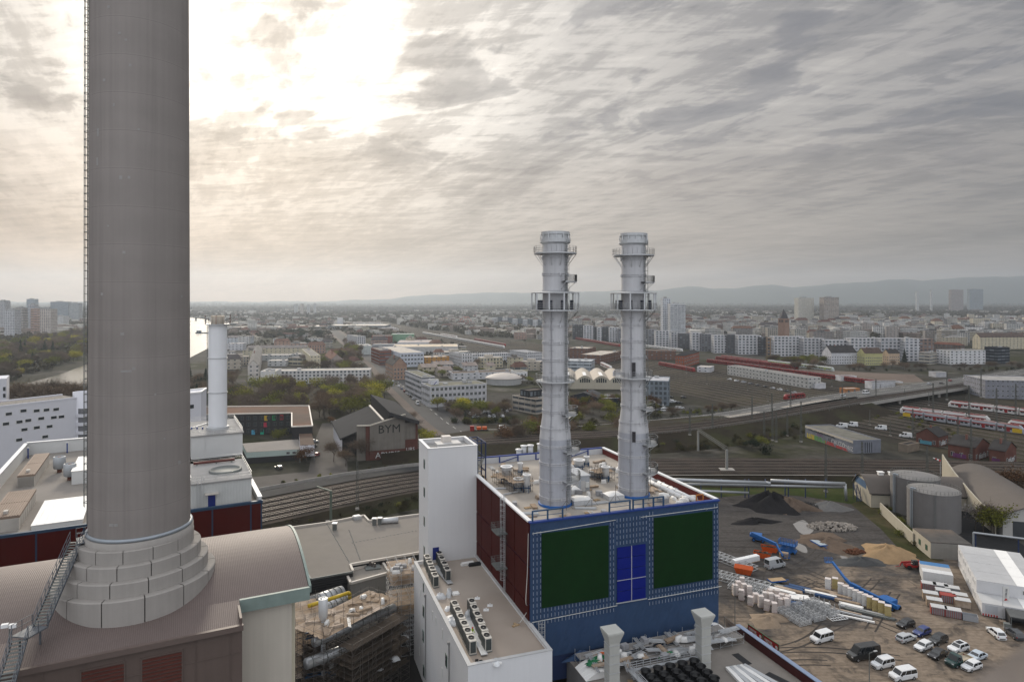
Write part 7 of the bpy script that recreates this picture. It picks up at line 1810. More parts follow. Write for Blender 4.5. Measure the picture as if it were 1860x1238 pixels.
W1,W2,BEI,CRM,BRK,GRY,DRK=(.51,.51,.53),(.43,.43,.45),(.40,.36,.31),(.50,.45,.34),(.20,.075,.052),(.27,.27,.28),(.035,.036,.04)
FELT,DROOF,LROOF,TILE=(.19,.18,.165),(.045,.042,.042),(.45,.41,.36),(.13,.060,.045)
GRN=(.16,.155,.12)
bldg('pale L shaped office wing with two window rows facing the junction',781,702,740,884,765,23,W2,GRN,win=(3,4.1,2.6,dict(w=1.7,h=1.9,pitch=2.9)))
bldg('long pale office wing with window bands along the main street',766,685,729,790,736,23,W2,GRN,fac='wide')
t_,f_,w_,d_,z_=bldg('pale office stair head with a blue mark on its wall',783,690,735,797,778,23,(.56,.56,.60),GRN,win=(1,4,3,dict(w=.9,h=1.5)),extra=False)
mb=MB(f_);mb.add([(w_*.3,-.06,z_-3.2),(w_*.42,-.06,z_-3.2),(w_*.8,-.06,z_-1.1),(w_*.68,-.06,z_-1.1)],[(0,1,2,3)]);mb.build('wall_sign',bluem,t_)
bldg('old brick villa with a white gable and steep dark roof beside the street',714,663,690,739,700,23,(.30,.20,.15),DROOF,'gable',win=(3,3.4,1.3,dict(w=1.2,h=1.9,pitch=3.0)),name='villa',along='y',rh=7)
bldg('red brick office block at the street bend',689,636,663,711,674,23,BRK,FELT,fac='wide')
bldg('pale blue white office block with long window rows behind the villa',727,641,667,770,690,23,(.46,.49,.55),LROOF,win=(3,4.2,3,dict(w=2.2,h=1.6,pitch=3.4)))
bldg('orange clad hall with dark openings',771.5,649,663,816,767,23,(.42,.22,.06),LROOF,fac='slot',depth=22,name='hall')
for i,(u0,vt,vb,uR,uL,lab)in enumerate(((839,645,665,858,816,'left'),(858,643.5,660,927,850,'middle'),(958,640.5,662,985,926,'right'))):
 bldg('white hotel wing with a set back dark top storey, %s of three'%lab,u0,vt,vb,uR,uL,23 if i!=2 else 28,W1,(.30,.30,.31),win=(4,3.3,1.4,dict(w=1.1,h=2.0,pitch=2.6)),group='hotel wings',name='hotel_wing',depth=16 if i==1 else None)
bldg('long low white workshop with a brown roof',823,678,690,938,812,17,W1,(.11,.085,.07),fac='slot',depth=20,name='workshop_hall')
bldg('white cubic annex at the end of the low white workshop',938,676,691,958,928,17,(.62,.62,.63),FELT,win=(2,3.2,1,dict(w=1.3,h=1.5)),extra=False)
bldg('beige office block with ribbon windows, just left of the nearer stack',973,725,752.5,998,931,40,BEI,(.095,.078,.068),fac='wide')
bldg('dark glazed penthouse on the beige office block',962,708,722,990,945,40,DRK,(.10,.085,.075),fac='big',zb=12.5,zt=16.5,extra=False)
bldg('dark grey pitched shed right of the nearer stack',1085,722,738,1100,1036,62,(.030,.035,.045),(.075,.075,.078),'gable','blind',name='shed',rh=3)
bldg('dark shed with white roof panels between the stacks',1093,724,738,1128,1088,10,(.022,.028,.04),(.44,.44,.44),fac='blind',depth=18,name='shed')
bldg('glass and white office block right of the right stack',1215,692,737,1242,1172,75,(.17,.20,.23),(.40,.40,.42),fac='big',width=26,name='glass_office')
bldg('glass and white office block between the stacks',1074,656,679,1089,1026,75,(.40,.43,.46),(.40,.41,.42),fac='wide',width=24,name='glass_office')
bldg('blank pale end wall block behind the right stack',1150,676,706,1136,1113,75,width=16,col=(.46,.46,.48),rc=FELT,fac='blind',extra=False)
for i,(u0,vt,vb,uR,uL)in enumerate(((1066,633,652,1082,1052),(1092,645,661,1128,1080),(1030,636,648,1052,1020),(1130,636,652,1228,1120))):
 bldg('old brick railway hall with a pale roof, '+('with tall windows','low and long','hidden by the nearer stack','long and dark behind the right stack')[i],u0,vt,vb,uR,uL,62 if i!=3 else-12,(.15,.085,.065),LROOF if i!=3 else(.12,.10,.09),fac='slot',name='brick_hall',depth=26)
bldg('red brick railway house with arched windows beside the red train',1242.5,646.5,668,1270,1227,60,(.27,.085,.045),DROOF,'hip',win=(3,3.7,1.4,dict(w=1.2,h=1.9,pitch=2.5)),name='brick_house')
bldg('small white container pair in front of the red brick house',1290,667,676.5,1297,1266,60,W1,LROOF,fac='slot',name='site_cabin',extra=False)
t_,f_,w_,d_,z_=bldg('very long white three storey container office by the tracks',1468,686,705.5,1491,1321,17.6,(.43,.425,.41),(.21,.20,.19),win=(3,3.0,.9,dict(w=1.5,h=1.1,pitch=4.6)),name='container_office')
t_,f_,w_,d_,z_=bldg('long grey warehouse with a graffiti covered wall below the bridge',1549.5,799.7,823.4,1600,1463,8,(.17,.18,.21),(.15,.145,.125),fac='blind',name='warehouse',extra=False)
mb=MB(f_);mb.box(-.15,-.1,z_-1.2,-.01,d_,z_-.1);mb.build('pale_fascia',cream,t_)
mb=MB(f_)
for k in range(4):mb.box(w_*.42+k*1.1,-.05,.3,w_*.42+k*1.1+.35,.02,z_-1)
mb.build('dark_slots',glass_m,t_)
gcol=[mat('spray_'+n,c,.8,.3,1)for n,c in(('white',(.45,.45,.45)),('red',(.36,.05,.05)),('green',(.10,.26,.07)),('violet',(.14,.04,.13)),('black',(.02,.02,.02)),('yellow',(.45,.36,.05)),('cyan',(.10,.30,.38)))]
def tagw(f,x,y,z,rz,s,size,m,t):text(s,f@up(Vector((x,y,z)),rz),size,m,t,'graffiti',.012)
for k,(s,y,z,sz,m)in enumerate((('CAUZO',11,2.3,3.0,0),('COBIZ',4,1.8,2.8,0),('AS',17.5,2.6,2.4,4),('RAIO',25,3.4,2.2,3))):
 if y<d_-2:tagw(f_,-.04,y,z,R(-90),s,sz,gcol[m],t_)
for k,(y,w,z,h,m)in enumerate(((8,9,.7,1.2,1),(17,8,.9,1.6,1),(27,6,1.2,2.2,2),(33,6,1.2,2.4,5),(22,4,.8,1.4,2))):
 if y<d_-3:scribble(f_@up(Vector((-.05,y,z)),R(-90)),w,h,max(3,int(w/1.4)),gcol[m],t_,'graffiti',k,.3)
scribble(f_@up(Vector((-.17,24,z_-1.4)),R(-90)),22,.7,26,gcol[4],t_,'graffiti',8,.2)
bldg('grey office building with small square windows behind the masts, right edge',1790,690,723,1990,1789,-12,(.21,.215,.245),(.30,.29,.28),win=(4,3.4,1.6,dict(w=1.2,h=1.1,pitch=3.0)),depth=34)
for i,(u0,vt,vb,uR,uL,al,lab)in enumerate(((1771,812,838,1797,1722,'y','white graffiti and round gable window, middle of three'),(1704,792,812,1722,1664,'x','dark roof and pale graffiti on its side, left of three'),(1826,818,845,1846,1797,'y','half dark and nearest the right edge'))):
 t_,f_,w_,d_,z_=bldg('old brick shed with '+lab,u0,vt,vb,uR,uL,35,(.13,.060,.048),(.050,.047,.046),'gable',name='brick_shed',win=(1,3,1.0,dict(w=1.2,h=1.8,pitch=4)),along=al,group='old brick sheds by the curved tracks',rh=3.2)
 scribble(f_@up(Vector((w_*.5,-.14,1.5)),0),w_*.5,1.8,5,gcol[0],t_,'graffiti',i,.3);scribble(f_@up(Vector((-.14,d_*.55,1.4)),R(-90)),d_*.5,1.8,6,gcol[3 if i!=1 else 6],t_,'graffiti',i+5,.3)
bldg('orange site cabin row beside the bridge road',1536,706,716,1562,1526,10,(.38,.16,.06),LROOF,fac='slot',depth=7,name='site_cabin',extra=False)
bldg('small tan flat roofed hut left of the brick sheds',1648,808,822,1670,1632,30,(.20,.165,.13),DROOF,fac='blind',name='hut',extra=False)
bldg('long white gabled house row by the track field',1510,640,662,1556,1493,8,W1,DROOF,'gable',win=(3,3.1,1.2,dict(w=1.1,h=1.3,pitch=3.0)),name='gabled_house')
bldg('yellow green gabled house behind the track field',1571,641,663.5,1603,1557,8,(.42,.40,.20),(.085,.06,.05),'gable',win=(3,3.1,1.2,dict(w=1.1,h=1.3,pitch=2.6)),name='gabled_house')
bldg('salmon gabled house beside the yellow green one',1614,641,662,1634,1603,8,(.47,.36,.26),DROOF,'gable',win=(3,3.1,1.2,dict(w=1.1,h=1.3,pitch=2.6)),name='gabled_house')
bldg('white apartment slab with five rows of dark windows',1726,637,662,1790,1701,8,(.60,.60,.61),FELT,win=(5,3.0,1.2,dict(w=2.0,h=1.3,pitch=5.2)),name='apartment_slab')
bldg('dark glass office cube beside the white apartment slab',1812,631,661,1834,1788,20,(.022,.027,.036),DROOF,fac='wide',name='glass_office')
bldg('low beige house with graffiti beside the white apartment slab',1690,641,662,1702,1669,40,(.42,.39,.34),FELT,fac='wide',name='house')
bldg('cream terrace with a long dark roof near the right edge',1780,612,634,1990,1778,4,CRM,(.10,.075,.065),'gable',fac='slot',depth=14,name='terrace')
bldg('large red roofed block behind the low beige house',1745,627,645,1752,1694,25,(.17,.13,.11),TILE,'hip','std',name='house')
ground('dirt_lot',ccw(gp((1400,668),(1660,680),(1690,700),(1560,694),(1440,680))),mat('pale_dirt',(.125,.098,.082),.95,.3,.15),.03)
for u0,vt,vb,uR,c,rc,lab in((1584,694,707,1640,W1,(.05,.05,.05),'white hoarding sided store with a black roof beside the red train'),(1528,683,692,1556,W1,TILE,'white switch house with a red roof edge by the red trains'),(1480,696,706,1500,W1,LROOF,'small white cabin at the end of the container office'),(1700,676,685,1720,W2,FELT,'small grey shed on the pale dirt lot'),(1640,697,709,1700,(.30,.26,.22),(.16,.15,.13),'low tan retaining block at the bridge ramp')):
 bldg(lab,u0,vt,vb,uR,u0-2,6,c,rc,fac='blind',depth=9,name='shed',extra=False)
bldg('cream four storey block with small window rows',563,646,672,582,548,22,(.56,.50,.37),FELT,win=(4,3.6,2,dict(w=1.1,h=1.0,pitch=3.4)))
bldg('beige grey gabled block beside the street trees',601.5,652,670,623,590,22,(.34,.29,.265),TILE,'gable',win=(3,3.2,2,dict(w=1.0,h=1.2,pitch=6)),name='gabled_house',along='y',rh=5)
bldg('long white flat roofed school wing in front of the trees',474,676,698,672,470,8,(.56,.55,.54),LROOF,fac='std',depth=16,name='school_wing',zt=11)
bldg('white cube at the left end of the long school wing',473,675,704,500,468,8,(.60,.585,.57),LROOF,fac='blind',depth=24,name='school_wing')
bldg('grey gabled hall with a pale end wall left of the school wing',450,664,692,470,426,20,(.50,.47,.44),(.20,.19,.18),'gable',fac='slot',name='gabled_hall',along='y',rh=5)
for i,(u0,vt,vb,uR,uL,c,k)in enumerate(((448,632,645,556,446,CRM,'gable'),(462,645,655,527,455,(.45,.46,.46),'flat'),(486,655,665,520,480,(.52,.52,.52),'flat'),(531,643,656,556,527,(.36,.36,.37),'flat'),(413,624,636,441,411,W1,'flat'),(412,613,624,456,410,(.48,.50,.54),'gable'))):
 bldg(('long cream hall with a brown roof','low hall with pale glass roof strips','low white roofed hall below the glass roofs','grey glazed hall behind the cream block','white boat hall right of the white stack','pale blue hall with a wavy roof by the river')[i],u0,vt,vb,uR,uL,6,c,(.20,.18,.17)if k=='gable' else LROOF,k,'slot',depth=18,name='hall',rh=3)
for i,(u0,vt,vb,uR)in enumerate(((412,591,602,505),(412,586,593,474),(590,589,598,700),(508,591,600,590))):
 bldg('wide pale roofed harbour warehouse, '+('nearest the silo','farthest back by the river','low and broad before the train sheds','half hidden behind the silo')[i],u0,vt,vb,uR,u0-2,3,(.16,.17,.18),(.60,.55,.48),'flat','blind',depth=110,name='warehouse',zt=9 if i!=1 else 10,extra=False)
p=GY(458,1370);t=thing('silo','row of pale concrete silo cylinders by the harbour','silo',p)
for k in range(4):mb=MB();mb.smooth=True;mb.cyl(p+Vector((-7+4.8*k,0,4)),p+Vector((-7+4.8*k,0,26)),2.5,n=16);mb.build('cylinder',mat('silo_concrete',(.40,.39,.37),.9,.1,.2),t)
mb=MB();mb.box(p.x-9.8,p.y-3,26,p.x+9.8,p.y+3,29.5);mb.box(p.x-9.5,p.y-2.4,0,p.x+9.5,p.y+2.4,4);mb.bar(p+Vector((-9,0,27)),p+Vector((-62,-30,5)),2.2);mb.build('conveyor_house',MATS['silo_concrete'],t)
bldg('slim white tower block among the parked trains',612.5,577,594,622,611,10,W1,LROOF,fac='blind',name='tower_block',extra=False)
bldg('red brown factory block left of the green hall',675,610,623,712,666,8,(.19,.07,.055),FELT,fac='slot',depth=30,name='factory')
bldg('pale green factory hall',711,607,621,752,709,8,(.17,.30,.20),(.38,.40,.37),fac='blind',depth=34,name='factory')
bldg('white stepped apartment block beside the factory',649,611,628,664,630,30,W1,FELT,name='apartment_slab')
bldg('broad white flat hall beyond the street',722,623,633,796,720,6,(.52,.52,.54),(.42,.36,.33),fac='blind',depth=60,name='hall',zt=9)
bldg('long sand coloured roofed hall',712,635,644,832,706,6,(.44,.43,.42),(.56,.47,.36),fac='blind',depth=55,name='hall',zt=10)
bldg('grey low hall below the red brown factory',676,626,635,722,672,6,(.22,.23,.25),(.30,.30,.30),fac='blind',depth=26,name='hall')
bldg('white low hall along the street trees',655,628,644,676,648,20,(.42,.45,.44),(.52,.50,.46),fac='blind',name='hall')
for i,(u0,vt,vb,uR,c)in enumerate(((767,667,680,795,CRM),(798,672,684,822,BEI),(842,664,674,868,(.45,.45,.46)),(790,662,671,824,(.42,.42,.43)),(886,664,676,900,CRM))):
 bldg('small backyard house behind the pale offices, '+('with a cream wall','with a tan wall','with a grey metal roof','with a low grey roof','with a cream gable end')[i],u0,vt,vb,uR,u0-8,18,c,(.24,.20,.18),'gable','slot',name='house',rh=2.5)
p=GY(915,560);t=thing('dome_hall','low round hall with a pale shallow dome roof','building',p)
mb=MB();mb.lathe(p,[(15,0),(15,5)],40);mb.build('wall',mat('hall_grey',(.34,.34,.34),.9),t)
mb=MB();mb.smooth=True;mb.lathe(p,[(15.6,4.9),(15.6,5.3),(13,6.6),(9,8.0),(4,8.8),(.1,9)],40);mb.build('dome',mat('dome_pale',(.42,.38,.345),.7,.12,.2),t)
p=G(1036,706);t=thing('wave_hall','cream hall with a row of wavy barrel roofs between the stacks','building',p,R(-4));f=frame(p,R(-4))
for k in range(5):
 w=13.0;x0=k*w-8;n=10;pr=[(x0+w*i/n,7.0+3.6*math.sin(math.pi*i/n))for i in range(n+1)]
 mb=MB(f);mb.smooth=True;mb.add([(x,y,z)for y in(-.4,62)for x,z in pr],[(i,i+1,n+2+i,n+1+i)for i in range(n)]);mb.build('barrel_roof',mat('wave_cream',(.38,.335,.28),.8,.12,.3),t)
 mb=MB(f);mb.add([(x,0,z-.1)for x,z in pr]+[(x0+w,0,0),(x0,0,0)],[tuple(range(n+2,-1,-1))]);mb.build('gable',creamw,t)
 for q in range(-2,3):
  h=1.6+2.0*math.cos(q*.55);mb=MB(f);mb.box(x0+w/2+q*1.7-.6,-.08,5.2,x0+w/2+q*1.7+.6,.02,5.2+h);mb.build('window',glass_m,t)
 mb=MB(f);mb.box(x0+w*.4,2,10.45,x0+w*.6,26,10.75);mb.build('skylight',wr,t)
A0=Vector((-54.5,292.5,0));AG=R(20);f=frame(A0,AG);t=thing('gym_hall','dark split roofed gym hall with a concrete front wall and large spray tags','building',A0,AG)
mb=MB(f)
def slope(mb,x0,x1,y0,y1,za,zb_,th=.9):mb.add([(x0,y0,za),(x1,y0,zb_),(x1,y1,zb_),(x0,y1,za),(x0,y0,za-th),(x1,y0,zb_-th),(x1,y1,zb_-th),(x0,y1,za-th)],[(0,1,2,3),(7,6,5,4),(0,4,5,1),(1,5,6,2),(2,6,7,3),(3,7,4,0)])
slope(mb,0,13.2,-2.0,58,21,16.3,1.6);slope(mb,-20,-.6,11,56,8.2,15.4,.6);mb.build('roof',mat('gym_roof',(.036,.036,.038),.95,.25,.2),t)
mb=MB(f);slope(mb,-1.2,-.3,11,56,15.6,15.7,.4);mb.build('roof_edge',MATS['pale_coping'],t)
mb=MB(f);mb.box(0,2,0,11.5,56,15.4);mb.build('core',mat('gym_dark',(.030,.029,.030),.9),t)
mb=MB(f);slope(mb,.0,11,1,56,20.3,16,5);slope(mb,-19,-.8,12,55,7.5,14.6,14.5);mb.build('side_wall',MATS['gym_dark'],t)
mb=MB(f);mb.box(-19.2,11.6,0,-19.0,55,7.4);mb.build('white_side',whl,t)
mb=MB(f);n=[(-8.3,0,15.2),(7.2,0,19.2)]
mb.add([(-8.3,-.1,4.2),(7.2,-.1,4.2),(7.2,-.1,19.2),(-8.3,-.1,15.2),(-8.3,1,4.2),(7.2,1,4.2),(7.2,1,19.2),(-8.3,1,15.2)],[(0,1,2,3),(7,6,5,4),(0,4,5,1),(1,5,6,2),(2,6,7,3),(3,7,4,0)])
mb.box(7.2,.5,8,12,1.5,15.4);mb.box(-13.8,1,0,-10.0,1.8,15.3);mb.build('concrete_front',mat('weathered_concrete',(.165,.150,.132),.95,.2,.4,streaks=.2),t)
mb=MB(f);mb.box(-8.3,.1,0,12,.9,4.15);mb.box(-10,.4,0,-8.3,1.2,15.0);mb.box(12,.4,0,13,2.5,15.2);mb.box(7.2,.3,4.2,12,1.2,7.9);mb.build('brick_trim',mat('gym_brick',(.10,.042,.034),.9,.2,1),t)
for s,x,z,sz,m in(('BYM',.2,13.2,5.2,4),("ABYB'S",-.5,1.9,3.6,0),('URS',9.6,3.6,2.2,0)):text(s,f@up(Vector((x,-.16 if s!='URS' else.02,z)),0),sz,gcol[m],t,'graffiti',.02)
mb=MB(f);mb.bar((-8.3,-.1,15.4),(7.3,-.1,19.4),.5,.5);mb.bar((-13.8,1,15.4),(-8.3,-.1,15.4),.5,.5);mb.build('front_coping',cream,t)
sp=[(431,743),(561,736.5),(567.5,773),(530,774.5),(530,749.5),(432,755)];zs=11.0
P=[G(u,v,zs)for u,v in sp];P[0]=GY(330,P[0].y+8,zs);P[5]=GY(330,P[5].y+3,zs);t=thing('school','dark flat roofed school with coloured window panels round a court','school',G(530,800))
mb=MB();mb.prism(ccw([(q.x,q.y)for q in P]),0,zs-.3);mb.build('wall',mat('school_dark',(.030,.029,.031),.85,.2,.3),t)
mb=MB();mb.prism(ccw([(q.x,q.y)for q in P]),zs-.3,zs-.2);mb.build('roof',mat('moss_roof',(.11,.082,.066),.95,.25,.15,tint=(.13,.075,.052)),t)
mb=MB()
for a,b in zip(P,P[1:]+P[:1]):mb.bar(Vector((a.x,a.y,zs)),Vector((b.x,b.y,zs)),.6,.55)
mb.build('coping',MATS['pale_coping'],t)
dS=(P[4]-P[5]).normalized();oS=P[5];aS=math.atan2(dS.y,dS.x)
for u,v,h,c in((483,759,2.6,(.45,.30,.04)),(497.5,758.5,2.6,(.03,.22,.09)),(511.5,757.5,2.6,(.36,.05,.06)),(482,771,2.4,(.36,.04,.07)),(460,785.5,2.8,(.08,.30,.45)),(476,784.5,2.8,(.02,.30,.20))):
 s_,z=onwall(oS,dS,u,v);mb=MB(frame(oS,aS));mb.box(s_-.85,-.1,z-h/2,s_+.85,.02,z+h/2);mb.build('panel',wallc,t,color=c)
for z in(1.2,4.5,7.8):wins(t,oS+dS*8,aS,(P[4]-P[5]).length-8,z,1,3,1.6,1.8,3.4,fm=galv_d)
pz=[G(u,v,5.0)for u,v in((440,805),(542,797),(546,815),(448,821))];t=thing('school_annex','low school annex with a pale green upper band and dark brick base','building',G(500,858))
mb=MB();mb.prism(ccw([(q.x,q.y)for q in pz]),0,2.6);mb.build('base_wall',MATS['school_dark'],t);mb=MB();mb.prism(ccw([(q.x,q.y)for q in pz]),2.6,4.9);mb.build('green_band',ribbed('pale_green_sheet',(.36,.43,.40),.6,'X',.3,.7,.08,.12),t)
mb=MB();mb.prism(ccw([(q.x,q.y)for q in pz]),4.9,5.0);mb.build('roof',felt,t);dd=pz[2]-pz[3];wins(t,pz[3]+dd*.68,math.atan2(dd.y,dd.x),dd.length*.28,3.1,1,3,1.3,1.0,2.0)
pz=[G(u,v,7.5)for u,v in((545,808.5),(571,807),(565.5,783),(543,785))];t=thing('stair_box','white box with a brown roof at the corner of the school annex','building',G(558,850))
mb=MB();mb.prism(ccw([(q.x,q.y)for q in pz]),2.6,7.4);mb.build('wall',whl,t);mb=MB();mb.prism(ccw([(q.x,q.y)for q in pz]),7.4,7.5);mb.build('roof',MATS['moss_roof'],t);mb=MB()
for q in pz:mb.bar(Vector((q.x,q.y,0)),Vector((q.x,q.y,2.6)),.3)
mb.build('posts',galv_d,t)
# ================================================================ apartment fronts along the far side of the track field, and the city behind
seg=[(1040,1062,.060,.062),(1060,1078,W1,1),(1077,1086,.06,0),(1085,1093,W1,1),(1092,1108,.07,0),(1107,1124,W1,1),(1123,1150,.20,0),(1172,1192,.22,0),(1191,1220,W1,1),(1219,1234,W2,1),(1234,1258,.10,0),(1257,1275,W1,1),(1274,1298,.17,0),(1297,1322,W1,1),(1321,1342,.11,0),(1341,1383,W1,1),(1382,1394,.06,0),(1393,1407,(.33,.24,.17),0),(1406,1461,W1,1),(1460,1499,W2,1),(1498,1545,W1,1),(1545,1600,W1,1),(1600,1645,W2,1),(1644,1671,W1,1),(1670,1696,(.22,.16,.135),0)]
vb_=lambda u:np.interp(u,[1040,1100,1200,1300,1400,1500,1700],[616,619,630,640.5,646,650,657]);vt_=lambda u:np.interp(u,[1040,1100,1200,1300,1400,1500,1700],[591,594.5,602,608,612,616.5,613.5])
for i,(a,b,c,k)in enumerate(seg):
 c=c if isinstance(c,tuple)else(c,c,c*1.08);jit=(i*37%7-3)*.5
 bldg('%s apartment front in the row beyond the tracks, %s from its left end'%('white' if k else 'dark gridded' if sum(c)<.65 else 'brown',ORD[i]if i else 'first'),a,vt_(a)+jit,vb_(a)+(k*.8),b,a-2,-3,c,(.26,.26,.27),fac='front',depth=16,name='apartment_house',group='apartment fronts beyond the tracks',extra=k and i%2)
def block(name,label,x,y,w,d,h,a,col,fac,kind,rc,group):
 """small far building: walls with their window grid and one roof"""
 mb=MB(frame((x,y),a));mb.walls([(-w/2,-d/2),(w/2,-d/2),(w/2,d/2),(-w/2,d/2)],0,h,top=False);t=mb.build(name,FAC[fac],color=col);tag(t,label,'building',group);mb=MB(frame((x,y),a))
 if kind:
  q=min(w,d)/2;rh=q*.75;e=.3;mb.add([(-w/2-e,-d/2-e,h),(w/2+e,-d/2-e,h),(w/2+e,d/2+e,h),(-w/2-e,d/2+e,h),(-w/2+q*.5,0,h+rh),(w/2-q*.5,0,h+rh)],[(0,1,5,4),(2,3,4,5),(1,2,5),(3,0,4)])
 else:mb.box(-w/2-.1,-d/2-.1,h,w/2+.1,d/2+.1,h+.5);mb.box(-w*.25,-d*.2,h+.5,w*.1,d*.2,h+3)
 mb.build('roof',roofc,t,color=rc);return t
r=random.Random(11);cnt=0;placed=[]
def free(x,y,s):
 if any((x-a)**2+(y-b)**2<(s+c)**2 for a,b,c in placed):return False
 placed.append((x,y,s));return True
for i in range(2600):
 u=r.uniform(1030,1900);v=546+84000/r.uniform(930,2500);
 if v>vt_(min(u,1690))+(6 if u<1690 else 20):continue
 if 1640<u and v>634:continue
 p=G(u,v);right=u>1430;old=(u*.7+p.y*.9)%190<70
 w,d=r.uniform(16,46),r.uniform(12,20);h=r.uniform(13,24)*(.8 if old else 1)
 if not free(p.x,p.y,max(w,d)*.42):continue
 ang=R(r.choice((-3,22,-18,60))+r.uniform(-5,5));col=r.choice([(.46,.45,.43),(.42,.40,.36),(.56,.55,.53),(.33,.30,.26),(.42,.38,.31),(.22,.20,.19),(.19,.12,.095)]if not(right and p.y>1150)else[(.50,.49,.47),(.58,.57,.56),(.44,.42,.38),(.46,.42,.34),(.33,.30,.28)])
 kind=1 if old and r.random()<.75 else 0;rc=r.choice([(.10,.05,.04),(.07,.06,.06),(.13,.075,.055)])if kind else r.choice([(.20,.20,.20),(.28,.27,.26),(.12,.12,.12),(.34,.33,.32)])
 tone='pale' if sum(col)>1.2 else 'brownish';cnt+=1
 block('town_house' if kind else 'city_block','%s %s in the dense city beyond the track field'%(tone,'town house with a dark hipped roof' if kind else 'flat roofed city block'),p.x,p.y,w,d,h,ang,col,r.choice(['std','std','big','slot','wide']),kind,rc,'dense city '+('town houses ' if kind else 'blocks ')+tone)
 if cnt>=290:break
r=random.Random(23)
for b in[o for o in COL.objects if o.type=='EMPTY' and o.get('category')in('building','school')and o.location.y>240]:placed.append((b.location.x,b.location.y+10,20))
n_f=0
for i in range(4000):
 u=r.uniform(400,1035);v=r.uniform(582,690)if i%3 else r.uniform(575,610);p=G(u,v);sx_=np.interp(p.y,[q.y for q in st],[q.x for q in st]);cx_=np.interp(p.y,[q.y for q in ax[::-1]],[q.x for q in ax[::-1]])
 if abs(p.x-sx_)<30 or cx_-95<p.x<cx_+110 and p.y>560 or p.x<np.interp(p.y,[q[1]for q in shore_n],[q[0]for q in shore_n])+40 or(u<700 and v>672)or v>684:continue
 hall_=r.random()<.45;w,d,h=(r.uniform(22,55),r.uniform(16,30),r.uniform(5,9))if hall_ else(r.uniform(11,26),r.uniform(9,13),r.uniform(7,13))
 if not free(p.x,p.y,max(w,d)*.55):continue
 col=r.choice([(.46,.45,.43),(.40,.36,.30),(.52,.51,.50),(.30,.29,.28),(.36,.24,.19),(.44,.40,.30)]);kind=0 if hall_ else int(r.random()<.65);rc=r.choice([(.10,.055,.045),(.08,.07,.07),(.15,.09,.07)])if kind else r.choice([(.30,.28,.25),(.42,.38,.33),(.16,.15,.14),(.22,.21,.20)])
 tone='pale' if sum(col)>1.15 else 'brownish';block('low_hall' if hall_ else 'small_house',tone+(' low hall' if hall_ else ' small house with a dark hipped roof' if kind else ' small flat roofed house')+' in the mixed quarter left of the stacks',p.x,p.y,w,d,h,R(r.choice((8,22,-15))+r.uniform(-6,6)),col,r.choice(['slot','std','wide']),kind,rc,tone+(' low halls' if hall_ else ' small hipped houses' if kind else ' small flat roofed houses')+' of the mixed quarter');n_f+=1
 if n_f>150:break
FT=[(0,14,547,597,1500,(.42,.42,.44),'at the left edge, slotted dark and pale'),(14,32,563,602,1250,(.50,.50,.52),'with orange roof trim, second from the left edge'),(33,46,559,598,1350,(.36,.33,.31),'brownish, third from the left edge'),(55,66,553,598,1400,(.40,.41,.44),'grey, behind the orange brown pair'),(62,80,560,597,1300,(.44,.30,.24),'orange brown, just left of the great chimney'),(79,98,561,596,1300,(.52,.46,.42),'beige orange, nearest the great chimney'),(52,66,543,575,2600,(.30,.36,.42),'blue grey, the tallest far one on the left'),(96,126,548,572,2400,(.24,.29,.35),'wide and blue grey near the great chimney'),(130,146,550,572,2300,(.34,.36,.38),'pale and low beside the great chimney'),(100,120,574,588,1700,(.56,.56,.56),'white and low below the blue grey ones'),(0,14,545.5,560,3000,(.30,.36,.42),'pale blue, faint at the left edge'),(1202,1216,542,585,1150,(.54,.56,.60),'white, tallest behind the right stack'),(1446,1475,541,567,1900,(.54,.52,.46),'broad and white, left of the twin towers'),(1492,1520,540,568,1850,(.42,.36,.31),'beige brown, right of the twin towers'),(1725,1748,526,543,4200,(.33,.27,.25),'brownish in the haze before the hills'),(1758,1784,525,543,4400,(.27,.31,.34),'blue green in the haze before the hills'),(1690,1693,527,541,4300,(.5,.5,.5),'very thin and pale in the haze'),(1664,1668,530,542,4300,(.5,.5,.5),'small and pale in the haze'),(570,574,551,562,3300,(.45,.45,.46),'small, left of the hazy cluster'),(535,541,553,562,3300,(.42,.43,.44),'small, far left of the hazy cluster'),(546,551,552,563,3200,(.46,.40,.36),'small and tan in the hazy cluster'),(558,563,554,563,3200,(.45,.45,.46),'small and right in the hazy cluster')]
for a,b,vt,vb,Y,c,lab in FT:
 p=GY((a+b)/2,Y);w=(b-a)*Y/F;h=H-(vt-V0)*Y/F
 t=block('tower_block','distant tower block, '+lab,p.x,p.y,w,min(w,24),h,R(4),c,'std' if sum(c)>1.1 else 'wide',0,(.3,.3,.3),'distant tower blocks')
p=GY(1229,1120);block('slab_block','white banded office slab beside the tallest white tower',p.x,p.y,26,16,H-(552-V0)*1120/F,R(2),(.56,.57,.59),'wide',0,(.4,.4,.4),None)
p=GY(1423.5,1000);t=thing('church_tower','pinkish church tower with a pointed dark roof rising from the city','church',p);ht=H-(578-V0)*1000/F;hp_=H-(562-V0)*1000/F
mb=MB(frame(p,R(30)));mb.box(-5.6,-5.6,0,5.6,5.6,ht);mb.build('tower',mat('church_stone',(.27,.18,.14),.9,.1,.2),t)
mb=MB(frame(p,R(30)));mb.lathe((0,0),[(6.4,ht),(5.2,ht+4),(3.0,hp_-5),(.1,hp_+1)],8);mb.build('spire',mat('slate',(.055,.05,.055),.8),t)
for k in range(4):mb=MB(frame(p,R(30)+k*R(90)));[mb.box(x-.7,-5.75,ht-6,x+.7,-5.6,ht-2)for x in(-2.6,0,2.6)];mb.build('belfry_opening',glass_m,t)
